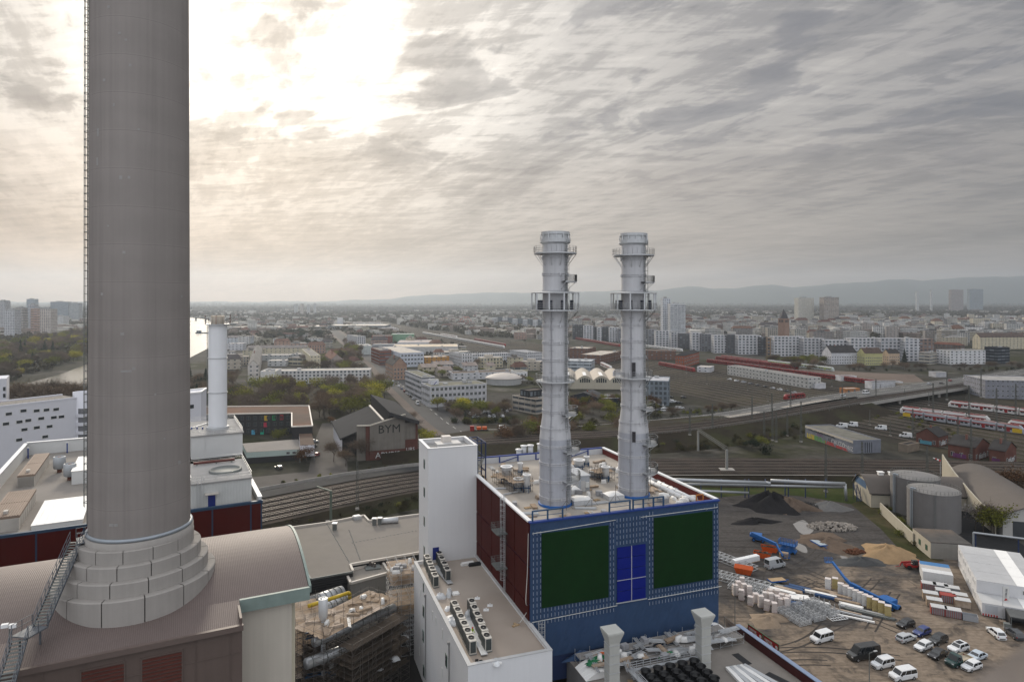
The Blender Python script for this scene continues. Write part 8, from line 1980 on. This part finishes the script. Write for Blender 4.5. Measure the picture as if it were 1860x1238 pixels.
for i in range(6):
 u=894+i*18.5;bldg('white fronted office block in the comb row beyond the rail yard, %s from the left'%(ORD[i]if i else 'first'),u,577+i*1.1,590+i*2,u+8,u-3,-4,W1,(.25,.27,.29),fac='wide',depth=30,name='comb_office',group='comb row of white fronted offices',extra=False)
 bldg('dark office link in the comb row, right of its %s white front'%(ORD[i]if i else 'first'),u+8,576+i*1.1,588.5+i*2,u+18,u+7,-4,(.10,.12,.14),(.25,.27,.29),fac='big',depth=26,name='comb_office',group='dark links of the comb row',extra=False)
p=GY(843,1980);t=thing('arch_bridge','small red arch bridge over the far tracks','bridge',p)
for s in(0,9):mb=MB();q=[p+Vector((-14+s+28*k/12,0+s,5+17*math.sin(math.pi*k/12)))for k in range(13)];mb.tube(q,.7,6);mb.build('arch',mat('arch_red',(.42,.13,.10),.6),t)
mb=MB();mb.box(p.x-60,p.y-6,4,p.x+70,p.y+14,5.5);mb.build('deck',concrete,t)
a=GY(330,2350,12);b=GY(400,2300,12);mb=MB();mb.bar(a,b,8,3)
for k in range(4):q=a.lerp(b,(k+.5)/4);mb.bar(q,Vector((q.x,q.y,0)),4)
tag(mb.build('river_bridge',galv_d),'low dark bridge crossing the far river','bridge')
p=GY(372,1420);mb=MB(frame(p,R(-10)));loft(mb,[(-20,[(3,0),(4,2.2)]),(14,[(3,0),(4,2.2)]),(20,[(.4,.6),(.6,2.6)])]);mb.box(-18,-3,2.2,-10,3,6);tag(mb.build('moored_barge',mat('barge_blue',(.06,.085,.12),.7)),'dark blue grey barge moored left of the white stack','boat')
# ================================================================ trains, masts, road traffic
coach_w=mat('train_white',(.55,.54,.53),.4,.1,.5);coach_r=mat('train_red',(.22,.020,.020),.4,.12,.6);coach_y=mat('train_yellow',(.50,.34,.02),.4,.1,1);roof_r=mat('train_roof',(.26,.055,.048),.6,.3,.5,tint=(.30,.24,.23))
def train(label,a,b,n,scheme,gap=1.0,h=3.9,z=.35,group=None):
 d=b-a;L_=d.length;d.normalize();rz=math.atan2(d.y,d.x);cl=L_/n;t=thing('train',label,'train',(a.x,a.y,z),rz,group);f=frame(a,rz);low,band,top=scheme[:3]
 for k in range(n):
  x0=k*cl+gap/2;x1=(k+1)*cl-gap/2;e=1.5 if k in(0,n-1)else.0;zz=z
  mb=MB(f);xa,xb=x0+(e if k==0 else 0),x1-(e if k==n-1 else 0);pr=[(1.35,.3),(1.42,1.1),(1.42,2.7),(1.15,h-.25),(.6,h)]
  S_=[(xa,[(y,zz+q)for y,q in pr]),(xb,[(y,zz+q)for y,q in pr])]
  if k==0:S_=[(x0,[(y*.75,zz+.3+(q-.3)*.62)for y,q in pr])]+S_
  if k==n-1:S_=S_+[(x1,[(y*.75,zz+.3+(q-.3)*.62)for y,q in pr])]
  loft(mb,S_);c=mb.build('coach',low if not(k in(0,n-1)and len(scheme)>3)else low,t)
  for s in(-1,1):
   mb=MB(f);m=max(2,int((xb-xa)/2.2))
   for i in range(m):q=xa+.4+(xb-xa-.8)*i/m;mb.box(q,s*1.45-.02,zz+1.55,q+(xb-xa-.8)/m*.72,s*1.45+.02,zz+2.35)
   mb.build('window_band',auto_glass,c)
   mb=MB(f);mb.box(xa,s*1.44-.015,zz+2.42,xb,s*1.44+.015,zz+2.98);mb.build('stripe',band,c)
   if cl>12:mb=MB(f);mb.box((xa+xb)/2-.8,s*1.46-.02,zz+.6,(xa+xb)/2+.8,s*1.46+.02,zz+2.4);mb.build('door',band,c)
  mb=MB(f);mb.box(xa+.3,-1.1,zz+h-.22,xb-.3,1.1,zz+h+.03);[mb.cbox(xa+(xb-xa)*q,0,zz+h+.03,1.8,1.2,.28)for q in(.2,.5,.8)];mb.build('roof',top,c)
  for q in(.16,.84):mb=MB(f);mb.box(x0+(x1-x0)*q-1.3,-1.1,zz-.05,x0+(x1-x0)*q+1.3,1.1,zz+.32);mb.build('bogie',plast,c)
  if len(scheme)>3 and k in scheme[3]:mb=MB(f);q0,q1=(x0+.3,xa+3.2)if k==0 else(xb-3.2,x1-.3);[mb.box(q0,s*1.45-.025,zz+.5,q1,s*1.45+.025,zz+2.7)for s in(-1,1)];mb.build('yellow_end',coach_y,c)
RG=(coach_w,coach_r,roof_r)
train('red and grey regional train with a yellow nose, nearest below the bridge',G(1640,757),G(1862,790),5,(mat('train_grey',(.30,.31,.34),.4,.1,.5),coach_r,roof_r,(0,4)),h=4.3)
train('red roofed regional train just behind the yellow nosed one',G(1634,751),G(1800,771),4,RG,h=4.3,z=.5);train('red and white train farther right beside the grey office',G(1722,739),G(1900,760),4,RG,h=4.2)
train('red roofed train half hidden at the right edge behind the yellow nosed one',G(1830,776),G(1960,795),2,RG,h=4.3)
RR=(coach_r,mat('train_dark',(.10,.012,.012),.4,.1,1),mat('train_roof_red',(.20,.12,.115),.5,.2,.5))
train('short red railcar set beside the red brick house',G(1262,676),G(1197,663),4,RR,h=4.0)
for lab,p,q,n,s in(('long red train behind the container office, nearest it',(1284,658),(1640,706),13,RR),('long red train second behind the container office',(1300,653),(1450,671),7,RR),('red double deck train third behind the container office',(1310,650.5),(1395,662),4,RR),('pale green and blue train beyond the red ones',(1393,660),(1515,675),5,(mat('train_pale',(.42,.46,.44),.4),mat('train_lime',(.30,.36,.06),.5),coach_w)),('far red train right of the nearer stack',(1046,616),(1126,630),6,RR),('far red train before the comb offices',(900,601),(985,613),6,RR),('far white train curving past the factory halls',(768,606),(916,633),11,(coach_w,coach_w,coach_w)),('short white train left of the far curving one',(800,609),(830,614),3,(coach_w,coach_r,coach_w)),('far red train beside the white curving one',(862,618),(918,629),4,RR),('white express train nose between the stacks',(1110,672.5),(1092,664),2,(coach_w,coach_r,coach_w)),('white train on the track behind the right stack',(1170,630.5),(1240,639),5,(coach_w,coach_w,coach_w)),('red locomotive and flat wagons at the foot of the bridge road',(1424,727),(1462,723),2,RR)):
 train(lab,G(*p),G(*q),n,s,group='trains in the rail yard')
for i in range(9):train('%s parked train %s from the front in the far depot by the slim white tower'%('white' if i%2 else 'red',ORD[i]if i else 'first'),G(560+5*i,597.5-1.25*i),G(724-4*i,599.5-1.45*i),6,((coach_w,coach_w,coach_w),(coach_w,coach_r,coach_w))[i%2==0],group='trains in the far depot')
def make_mast(name,h,lattice):
 t=thing(name,'x','mast');mb=MB();w=.38
 if lattice:
  for sx,sy in((-1,-1),(1,-1),(1,1),(-1,1)):mb.bar((sx*w,sy*w,0),(sx*w*.45,sy*w*.45,h),.12)
  z=0;k=0
  while z<h-.8:
   q0=w*(1-.55*z/h);q1=w*(1-.55*(z+.9)/h);s=1 if k%2 else-1
   for a in(-1,1):mb.bar((s*q0,a*q0,z),(-s*q1,a*q1,z+.9),.06);mb.bar((a*q0,s*q0,z),(a*q1,-s*q1,z+.9),.06)
   z+=.9;k+=1
 else:mb.cyl((0,0,0),(0,0,h),.22,.15,8)
 mb.build('post',mat('mast_steel',(.085,.088,.080),.75,.25,1.5),t);mb=MB();mb.bar((0,0,h*.62),(2.9,0,h*.66),.07);mb.bar((0,0,h*.80),(2.9,0,h*.66),.06);mb.bar((2.6,0,h*.66),(2.6,0,h*.56),.08);mb.build('bracket_arm',MATS['mast_steel'],t)
 mb=MB();mb.cbox(0,0,0,1.1,1.1,.5);mb.build('footing',concrete,t);return t
ML=make_mast('catenary_mast',13.5,True);MT=make_mast('catenary_mast',10,False)
def masts(proto,pts,what,group,h=13.5):
 for i,(u,v,s)in enumerate(sorted(pts,key=lambda q:q[0])):place(proto,G(u,v,s[1]if isinstance(s,tuple)else 0),rnd.choice((0,3.14))+.3,(1,1,s[0]if isinstance(s,tuple)else s),'lattice mast %s, %s from the left'%(what,ORD[i]if i else 'leftmost'),group)
masts(ML,[(649,925,(1.2,2.5)),(1500,893,(1.25,0)),(1566,892,(1.35,0)),(1684,884,(1.1,2)),(1764,838,1.1),(1826,835,1.15),(1740,806,1),(1658,795,1.1)],'along the curved tracks','lattice masts by the curved tracks')
masts(ML,[(1253,790,(1,4)),(1294,781,(1,4)),(1388,795,1),(1403,800,1.2),(1410,802,1.1),(1430,792,1.1),(1455,803,1.5),(1366,764,(1,4)),(1402,757,(1,4)),(1436,748,(1.1,4)),(1530,735,(1,4)),(1591,724,(1,4)),(1695,762,1.6),(1760,768,1.6),(1810,775,1.6),(1845,770,1.7),(1720,726,1.5),(1782,722,1.6)],'beside the climbing railway','lattice masts beside the climbing railway')
fld=[(1210+37*k,664+10.5*k+(k%3)*9-6,.75)for k in range(12)]+[(1335+44*k,668+8.5*k,.75)for k in range(9)]+[(900+27*k,622+4.2*k+(k%2)*5,.9)for k in range(10)]
for i,(u,v,s)in enumerate(sorted(fld)):place(MT,G(u,v),.3,s*1.15,'thin mast standing in the wide track field, %s from the left'%(ORD[i]if i else 'leftmost'),'thin masts in the track field')
p=G(601,950,2.5);t=thing('signal_gantry','greenish railway gantry post on a concrete block by the workshop','mast',p);mb=MB();mb.box(p.x-.3,p.y-.3,2,p.x+.3,p.y+.3,12.5);mb.bar(p+Vector((0,0,9.8)),p+Vector((-5.5,4.5,9.9)),.35);mb.build('post',mat('gantry_green',(.13,.155,.125),.7,.2,1),t)
mb=MB();mb.cbox(p.x,p.y,0,3,2.2,3.2,.3);mb.build('block',concrete,t)
p=G(1320,853,3);q=G(1268,818,2);t=thing('signal_gantry','long lattice gantry beam on grey posts over the curved tracks','gantry',p);mb=MB();mb.box(p.x-.45,p.y-.45,0,p.x+.45,p.y+.45,11);mb.bar(q,q+Vector((0,0,9)),.8);mb.build('posts',mat('gantry_grey',(.20,.20,.19),.8,.15,1),t)
mb=MB();a=p+Vector((0,0,8));b=q+Vector((0,0,9))
for s in(-.5,.5):mb.bar(a+Vector((s,0,0)),b+Vector((s,0,0)),.16);mb.bar(a+Vector((s,0,.9)),b+Vector((s,0,.9)),.16)
for k in range(24):mb.bar(a.lerp(b,k/24)+Vector((-.5,0,0)),a.lerp(b,(k+1)/24)+Vector((-.5,0,.9)),.1);mb.bar(a.lerp(b,k/24)+Vector((.5,0,.9)),a.lerp(b,(k+1)/24)+Vector((.5,0,0)),.1)
mb.build('lattice_beam',MATS['mast_steel'],t);mb=MB();mb.cbox(p.x,p.y,0,5.5,3.6,3.4);mb.build('footing',concrete,t)
t=thing('road_bridge','long low road and rail bridge crossing the sidings','bridge',rl[34]);k0=34
for nm,path,d0,d1,zz in(('rail_deck',rl,-8.2,8.4,-.25),('road_deck',rd,-8.4,8.2,-.2)):
 mb=MB();q=path[k0:];strip(mb,q,d0,d1,zz);strip(mb,q,d1,d0,zz-1.6);strip(mb,q,d1,d1+.01,zz-1.6,zz+.5);strip(mb,q,d1+.35,d1+.34,zz-1.6,zz+.5);strip(mb,q,d1,d1+.35,zz+.5);mb.build(nm,concrete,t)
mb=MB()
for path,d in((rd,7.6),(rd,-7.6),(rl,8.3)):q=offset(path[14:],d);railing(mb,q,1.2,2.5,.05,2)
mb.build('railings',galv_d,t)
for k in range(k0+4,len(rl)-1,4):
 for path,d in((rl,6),(rl,-6),(rd,0)):c=offset(path,d)[k];mb=MB();mb.box(c.x-.8,c.y-.8,0,c.x+.8,c.y+.8,c.z-1.8);mb.build('pier',concrete,t)
def vroad(kind,label,u,v,rz,col,z=0):o=place(V[kind],G(u,v,z),rz,1,label,'vehicles on the roads',cat='van' if 'van' in kind or kind=='caddy' else 'car');setcol(o,col)
br=math.atan2(60,84)
for k,lab,u,v,rz,c in(('bigvan','white high van driving on the bridge road',1573,715,br,WHT),('caddy','white small van behind the high van on the bridge road',1531,720,br,WHT),('hatch','silver car farther up the bridge road',1688,698,br,SIL),('hatch','black car farther up the bridge road',1710,697,br,BLK),('hatch','red car far up the bridge road',1726,692,br,(.3,.02,.02)),('sedan','white car at the far end of the bridge road',1753,688,br,WHT),('caddy','white van at the very end of the bridge road',1780,685,br,WHT)):vroad(k,lab,u,v,rz,c,6.2)
vroad('panelvan','white van with yellow green markings stopped on the main street',758,734,1.9,WHT);vroad('caddy','white van turning at the junction behind the red truck',913,778,.3,WHT)
sc_=[SIL,BLK,WHT,(.2,.03,.03),(.05,.07,.14),WHT,BLK,SIL]
for i in range(8):vroad('hatch','parked car in the kerb line of the main street, %s from the near end'%(ORD[i]if i else 'first'),750-5.2*i,725-4.6*i,1.9,sc_[i])
for i,(u,v)in enumerate(((713,700),(695,689),(650,640),(640,628),(633,619),(628,613))):vroad('hatch','car driving on the main street, %s from the near end'%(ORD[i]if i else 'first'),u,v,1.95,sc_[i])
for i,(u,v,c,lab)in enumerate(((571,803,SIL,'silver car parked at the school corner'),(570,812,BLK,'black car parked below the silver one at the school'),(506,851,(.05,.055,.06),'dark car parked before the school annex'),(607,767,SIL,'silver car at the hedge end of the school yard'),(574,828,(.22,.03,.02),'red car under the tree by the school'),(757,814,SIL,'silver car parked beside the gym hall'),(748,826,(.03,.06,.16),'dark blue car at the foot of the gym hall'))):vroad('hatch',lab,u,v,.4+i,c)
for i,(u,v,lab)in enumerate(((1529,776,'white van in the depot behind the graffiti warehouse, left of its pair'),(1548,774,'white van in the depot behind the graffiti warehouse, right of its pair'),(1600,780,'white van alone behind the graffiti warehouse'),(1645,794,'white pickup near the brick sheds'))):vroad('panelvan',lab,u,v,2.6,WHT)
r=random.Random(4)
for i in range(46):
 u,v=(1193+r.uniform(0,48),716+r.uniform(0,32))if i<18 else(826+r.uniform(0,100),743+r.uniform(0,16))if i<36 else(1325+13*(i-36),690+2.7*(i-36)-.5)
 c=r.choice([WHT,WHT,SIL,BLK,(.05,.06,.08),WHT]);o=place(V[r.choice(['hatch','wagon','caddy'])],G(u,v),.35 if i<18 else r.choice((.3,1.9)),1,('car in the car park beside the glass office','car in the hedged car park before the pale offices','car parked at the foot of the container office')[(i>=18)+(i>=36)],('cars beside the glass office','cars in the hedged car park','cars at the container office')[(i>=18)+(i>=36)]);setcol(o,c)
p=G(870,783);t=thing('tipper_truck','red truck with orange skips at the junction','truck',p,math.pi);f=frame(p,math.pi+.1)
mb=MB(f);mb.box(2.6,-1.2,.5,4.8,1.2,3.0);mb.build('cab',rd_m,t);mb=MB(f);mb.box(-5,-1.1,.7,2.5,1.1,1.1);mb.build('chassis',plast,t);mb=MB(f);mb.box(4.81,-1,1.9,4.84,1,2.7);mb.build('windscreen',auto_glass,t)
for x in(-3,0):mb=MB(f);mb.box(x-1.2,-1,1.12,x+1.2,1,2.5);mb.build('skip',om,t)
for x in(-4,-2.6,3.4):
 for s in(-1,1):mb=MB(f);mb.cyl((x,s*.8,.5),(x,s*1.15,.5),.5,n=14);mb.build('wheel',tyre_m,t)
# ================================================================ trees and bushes
bark=mat('bark',(.075,.062,.052),.95,.3,2)
twig_m=leafmat('bare_twigs',(.085,.064,.048),.35,(.125,.094,.070));lf_g=leafmat('fresh_leaves',(.085,.095,.015),.4,(.135,.14,.024));lf_y=leafmat('yellow_leaves',(.18,.185,.018),.35,(.26,.24,.025))
lf_d=leafmat('dark_needles',(.014,.022,.013),.4,(.022,.032,.017));lf_b=leafmat('brown_scrub',(.034,.028,.017),.45,(.045,.042,.018));lf_p=leafmat('pale_blossom',(.34,.31,.29),.3);lf_o=leafmat('rust_leaves',(.105,.058,.032),.3)
def tree(name,kind,h,seed,leaf,n,spread,size,shape='round'):
 r=random.Random(seed);t=thing(name,'x','tree');mb=MB();tips=[]
 def limb(p,d,l,rad,depth):
  q=p+d*l;mb.cyl(p,q,rad,rad*.62,6 if depth<2 else 4,False)
  if depth>=3:tips.append((q,d));return
  for k in range(3 if depth else 5):
   a=r.uniform(0,6.28);sp=r.uniform(.45,.95)if shape!='poplar' else r.uniform(.15,.35);o=Vector((math.cos(a),math.sin(a),0));e=(d*(1-sp*.5)+o*sp+Vector((0,0,.12))).normalized()
   limb(p+d*l*r.uniform(.6,1),e,l*r.uniform(.58,.78),rad*.55,depth+1)
 if shape=='cone':mb.cyl((0,0,0),(0,0,h),.02*h,.02,6)
 elif shape!='bush':limb(Vector((0,0,0)),Vector((r.uniform(-.06,.06),r.uniform(-.06,.06),1)).normalized(),h*(.34 if shape!='poplar' else.4),h*.019,0)
 if mb.v:mb.build('trunk',bark,t)
 V=[];Fc=[];cl=[]
 if shape=='round' or shape=='poplar':cl=[(q+d*size*.3,spread*h*r.uniform(.07,.13))for q,d in tips]
 elif shape=='bush':cl=[(Vector((r.gauss(0,.36)*spread,r.gauss(0,.36)*spread,h*r.uniform(.15,.75))),h*r.uniform(.18,.34))for _ in range(16)]
 for i in range(n):
  if shape=='cone':
   z=h*(1-r.random()**.6*.93);w=spread*h*.24*(1-z/h)**.8*(.75+.25*math.sin(z*5))*r.uniform(.45,1.05);a=r.uniform(0,6.28);c=Vector((w*math.cos(a),w*math.sin(a),z))
  else:q,rad=cl[i%len(cl)];c=q+Vector((r.gauss(0,1),r.gauss(0,1),r.gauss(0,.8)))*rad
  if c.z<.05:c.z=.05+r.random()*.3
  s=size*r.uniform(.6,1.4);d=Vector((r.gauss(0,1),r.gauss(0,1),r.gauss(.2,.7))).normalized();b=d.cross(Vector((r.random(),r.random(),r.random()))).normalized();k=len(V)
  if kind=='twig':d=(d+(c-Vector((0,0,h*.45))).normalized()*.8).normalized();V+=[c,c+b*s*.07,c+d*s];Fc.append((k,k+1,k+2))
  else:V+=[c-d*s*.5,c+b*s*.4,c+d*s*.5,c-b*s*.4];Fc.append((k,k+1,k+2,k+3))
 mb=MB();mb.v=V;mb.f=Fc;mb.mi=[0]*len(Fc);mb.sm=mb.mi;mb.uv=[None]*len(Fc);mb.build('crown',leaf,t);return t
T={'bare':[tree('bare_tree','twig',14,3+k,twig_m,2600,.9,1.5)for k in range(4)],'popl':[tree('bare_poplar','twig',18,30,twig_m,2400,.45,1.5,'poplar')],'green':[tree('spring_tree','leaf',12,40+k,lf_g,1500,.85,.55)for k in range(3)],'yel':[tree('spring_tree','leaf',11,50+k,lf_y,1500,.85,.5)for k in range(2)],'con':[tree('conifer','leaf',14,60+k,lf_d,1300,1,.75,'cone')for k in range(2)],'dark':[tree('evergreen_tree','leaf',12,66,lf_d,1600,.85,.65)],'bush':[tree('bush','leaf',3,70+k,lf_b,420,2.0,.42,'bush')for k in range(3)],'gbush':[tree('bush','leaf',3,75+k,lf_g,420,2.0,.42,'bush')for k in range(2)],'dbush':[tree('bush','leaf',3,78,lf_d,420,1.8,.42,'bush')],'blos':[tree('blossom_tree','leaf',11,80,lf_p,1500,.9,.3)],'rust':[tree('rust_leaved_tree','leaf',9,82,lf_o,1200,.9,.45)]}
KN={'bare':'bare brown tree','popl':'tall bare poplar','green':'fresh green spring tree','yel':'yellow green spring tree','con':'dark conifer','dark':'dark evergreen tree','bush':'brown bush','gbush':'green bush','dbush':'dark bush','blos':'pale blossoming tree','rust':'rust leaved tree'}
HT={'bare':14,'popl':18,'green':12,'yel':11,'con':14,'dark':12,'bush':3,'gbush':3,'dbush':3,'blos':11,'rust':9}
tr=random.Random(99)
def plant(k,u,v,h,where,z=0,single=False):
 p=tr.choice(T[k]);s=h/HT[k];place(p,G(u,v,z),tr.uniform(0,6.28),(s*tr.uniform(.85,1.2),s*tr.uniform(.85,1.2),s),KN[k]+' '+where,None if single else KN[k]+'s '+where,cat='bush' if 'bush' in k else 'tree')
def grove(n,poly,kinds,h0,h1,where,z=0):
 us=[q[0]for q in poly];vs=[q[1]for q in poly];c=0;P=[G(a,b)for a,b in poly]
 while c<n:
  x=tr.uniform(min(q.x for q in P),max(q.x for q in P));y=tr.uniform(min(q.y for q in P),max(q.y for q in P));ins=False
  for i in range(len(P)):
   a,b=P[i],P[i-1]
   if(a.y>y)!=(b.y>y)and x<(b.x-a.x)*(y-a.y)/(b.y-a.y)+a.x:ins=not ins
  if not ins:continue
  k=tr.choice(kinds);hh=tr.uniform(h0,h1)*(.25 if 'bush' in k else 1);plant(k,U0+x*F/y,V0+H*F/y,hh,where,z);c+=1
grove(75,[(425,722),(520,706),(690,702),(700,722),(640,762),(430,768)],['bare']*8+['green','yel','popl','yel','green'],11,18,'in the park behind the school')
grove(14,[(585,745),(690,712),(700,730),(640,765)],['yel','green','yel','green','bare'],11,16,'above the gym hall')
grove(16,[(338,700),(378,690),(378,760),(338,770)],['con','bare','bare','dark'],12,20,'beside the slim white stack')
grove(12,[(395,690),(430,690),(430,760),(395,760)],['bare','bare','dark','green'],10,16,'right of the slim white stack')
grove(150,[(-40,640),(165,604),(160,652),(110,668),(60,684),(-60,706)],['bare']*7+['green','green','con','popl','yel'],11,21,'in the wooded park across the river')
grove(12,[(28,748),(150,738),(152,750),(30,757)],['bare'],20,25,'on the near river bank')
grove(26,[(634,700),(610,640),(628,632),(648,640),(672,668),(668,690)],['bare','bare','popl','bare','green'],12,19,'along the main street')
grove(30,[(792,745),(900,738),(945,752),(930,766),(830,764)],['bare','bare','bare','green','yel','bush','bush'],7,12,'in front of the pale offices')
grove(26,[(815,766),(940,766),(940,771),(830,771)],['dbush','dbush','bush','gbush'],9,13,'in the hedge at the junction')
grove(75,[(935,775),(985,762),(1200,756),(1200,785),(1000,802),(900,812)],['bush']*5+['bare','bare','gbush','green','rust'],8,13,'on the rough ground behind the stacks')
grove(80,[(1190,800),(1340,782),(1480,762),(1450,800),(1300,820),(1190,824)],['bush']*7+['dbush','gbush'],6,11,'on the railway bank',1)
grove(30,[(480,955),(760,905),(760,925),(590,948),(485,968)],['bush','bush','gbush','dbush'],5,8,'on the green strip below the left tracks',1)
grove(12,[(480,880),(755,838),(755,842),(480,885)],['gbush','bush'],3,6,'along the service road')
grove(28,[(1185,752),(1330,742),(1335,748),(1190,765)],['gbush','bush','bush','bare'],6,9,'between car park and bridge road')
grove(34,[(1390,655),(1500,660),(1500,668),(1390,662)],['green','bare','gbush','green','bare'],8,13,'below the apartment fronts')
grove(50,[(1440,668),(1860,668),(1860,676),(1440,674)],['bare','bare','bush','dbush'],7,11,'along the far edge of the track field')
grove(26,[(1580,758),(1640,742),(1740,790),(1700,792)],['gbush','bush','gbush'],4,8,'on the grass beside the sidings')
grove(16,[(1600,905),(1660,965),(1690,1005),(1668,1010),(1590,925)],['bush','gbush'],4,7,'on the bank beside the boundary wall')
grove(18,[(1815,890),(1900,910),(1900,935),(1835,905)],['bush','bush','bare','rust'],9,13,'behind the long barrel hall')
grove(50,[(505,632),(580,630),(590,608),(505,606)],['con','dark','dark','bare'],10,17,'in the dark grove before the harbour sheds')
grove(36,[(545,672),(600,676),(640,690),(610,660),(560,655)],['bare','bare','green'],9,14,'among the blocks left of the street')
grove(50,[(740,690),(900,686),(1000,700),(1040,720),(930,690),(800,664)],['bare','green','bush','bush'],5,9,'among the backyards')
grove(40,[(1040,735),(1200,732),(1200,752),(1040,752)],['bare','bush','green','rust'],6,10,'in front of the glass office')
for k,u,v,h,w in(('bare',655,836,13,'close against the left end of the gym hall'),('bare',606,838,11,'at the near end of the school yard'),('bare',628,846,9,'between school yard and gym hall'),('rust',557,842,9,'right of the white school box'),('yel',775,808,9,'right of the gym hall'),('yel',762,800,8,'tight against the gym hall corner'),('yel',598,752,13,'brightest in the park'),('green',507,805,9,'in the school court'),('rust',600,770,5,'at the far end of the school yard'),('bare',745,770,9,'by the street behind the gym hall'),('blos',758,778,8,'beside the street corner'),('con',845,765,6,'in the car park hedge'),('green',1383,816,8,'alone on the railway bank'),('dark',1365,820,7,'beside the green tree on the railway bank'),('dbush',1391,824,4,'right of the green tree on the railway bank'),('con',1643,662,17,'broad, right of the salmon house'),('blos',1772,962,10,'against the long barrel hall wall'),('bare',1786,967,11,'against the long barrel hall wall'),('green',1806,972,11,'at the gate end of the long barrel hall'),('green',1800,970,9,'second at the gate end of the long barrel hall'),('bare',868,668,12,'before the white hotel')):plant(k,u,v,h,w,0,True)
def cloudmesh(name,cs,kind,m,cols=None,label=None):
 g=np.random.default_rng(5);V=[];Fs=[];
 c=np.asarray(cs);n=len(c)
 if kind=='wood':
  K=16;o=g.normal(0,1,(n,K,3));o/=np.linalg.norm(o,axis=2,keepdims=True);ctr=c[:,None,:3]+o*(c[:,None,3:4]*np.array([1,1,.75]))*g.uniform(.5,1,(n,K,1));ctr[...,2]=np.maximum(ctr[...,2],.3);s=c[:,None,3:4]*g.uniform(.35,.65,(n,K,1))
  a=g.normal(0,1,(n,K,3));b=g.normal(0,1,(n,K,3));a/=np.linalg.norm(a,axis=2,keepdims=True);b-=a*(a*b).sum(2,keepdims=True);b/=np.linalg.norm(b,axis=2,keepdims=True)
  q=np.stack([ctr-a*s,ctr+b*s,ctr+a*s,ctr-b*s],2).reshape(-1,3);nf=n*K
 else:
  th=g.uniform(0,3.14,n);w=c[:,3];d=c[:,4];h=c[:,5];R_=np.stack([np.cos(th),np.sin(th)],1);P_=np.stack([-np.sin(th),np.cos(th)],1)
  co=[c[:,:2]+sx*R_*w[:,None]/2+sy*P_*d[:,None]/2 for sx,sy in((-1,-1),(1,-1),(1,1),(-1,1))];lo=[np.c_[k,np.zeros(n)]for k in co];hi=[np.c_[k,h]for k in co]
  F_=[np.stack([lo[i],lo[(i+1)%4],hi[(i+1)%4],hi[i]],1)for i in range(4)]+[np.stack(hi,1)];q=np.stack(F_,1).reshape(-1,3);nf=n*5
 me=bpy.data.meshes.new(name);me.vertices.add(len(q));me.vertices.foreach_set('co',q.ravel().astype(np.float32));me.loops.add(len(q));me.loops.foreach_set('vertex_index',np.arange(len(q),dtype=np.int32));me.polygons.add(nf);me.polygons.foreach_set('loop_start',np.arange(0,len(q),4,dtype=np.int32));me.update(calc_edges=True);me.validate();me.materials.append(m)
 o=link(name,me,None,'stuff',label);o['category']='trees' if kind=='wood' else 'houses';return o
g=np.random.default_rng(3);cs=[];hs=[]
shx=np.array([[p[1],p[0]]for p in shore_f]);shn=np.array([[p[1],p[0]]for p in shore_n])
def blocked(x,y):
 if y<3300 and np.interp(y,shx[:,0],shx[:,1])-14<x<np.interp(y,shn[:,0],shn[:,1])+12:return True
 cx_=np.interp(y,[p.y for p in ax[::-1]],[p.x for p in ax[::-1]])
 if y<2200 and cx_-66<x<cx_+82:return True
 sx_=np.interp(y,[p.y for p in st],[p.x for p in st]);return y<1560 and abs(x-sx_)<20
for i in range(120000):
 y=1250*(7.9**g.random());x=y*g.uniform(-.86,.86);t=x/y
 if blocked(x,y):continue
 den=.5+.5*math.sin(x*.0045+1.7*math.sin(y*.0023))*math.sin(y*.0031+.6);den=den*.8+.15
 if t>.08 and y<2300:den*=.28
 if y<1700 and-.25<t<.08:den*=.8
 if y>4300:den+=.35
 if g.random()>den:
  if y<8500 and g.random()<.13:hs.append((x,y,0,g.uniform(9,30)if y<3000 else g.uniform(12,60),g.uniform(8,16),g.uniform(6,14)))
  continue
 s=g.uniform(3.2,6.5)*(1 if y<2600 else 1.5 if y<4500 else 2.4 if y<8000 else 3.6);cs.append((x,y,s*.8,s))
cs=cs[:34000]
for i in range(1700):
 y=g.uniform(560,1250);x=y*g.uniform(-.86,-.36)
 if x<np.interp(y,shx[:,0],shx[:,1])-26:s=g.uniform(2.6,5);cs.append((x,y,s,s))
for i in range(900):
 y=g.uniform(700,1300);x=y*g.uniform(-.40,.02)
 if not blocked(x,y)and g.random()<.5+.5*math.sin(x*.03)and all(abs(x-a)>24 or abs(y-b)>24 for a,b,c_ in placed):s=g.uniform(1.8,3.6);cs.append((x,y,s,s))
wm_=leafmat('far_foliage',(.034,.032,.020),.5,(.064,.056,.036));cloudmesh('far_woods',cs,'wood',wm_,None,'far woods and park trees reaching to the horizon')
cloudmesh('far_houses',hs[0::2][:1600],'box',mat('far_walls',(.40,.385,.36),.9,.4,.01),None,'pale far houses and halls scattered among the woods');cloudmesh('far_houses',hs[1::2][:1300],'box',mat('far_roofs',(.20,.165,.145),.9,.5,.01),None,'brownish far roofs scattered among the woods')
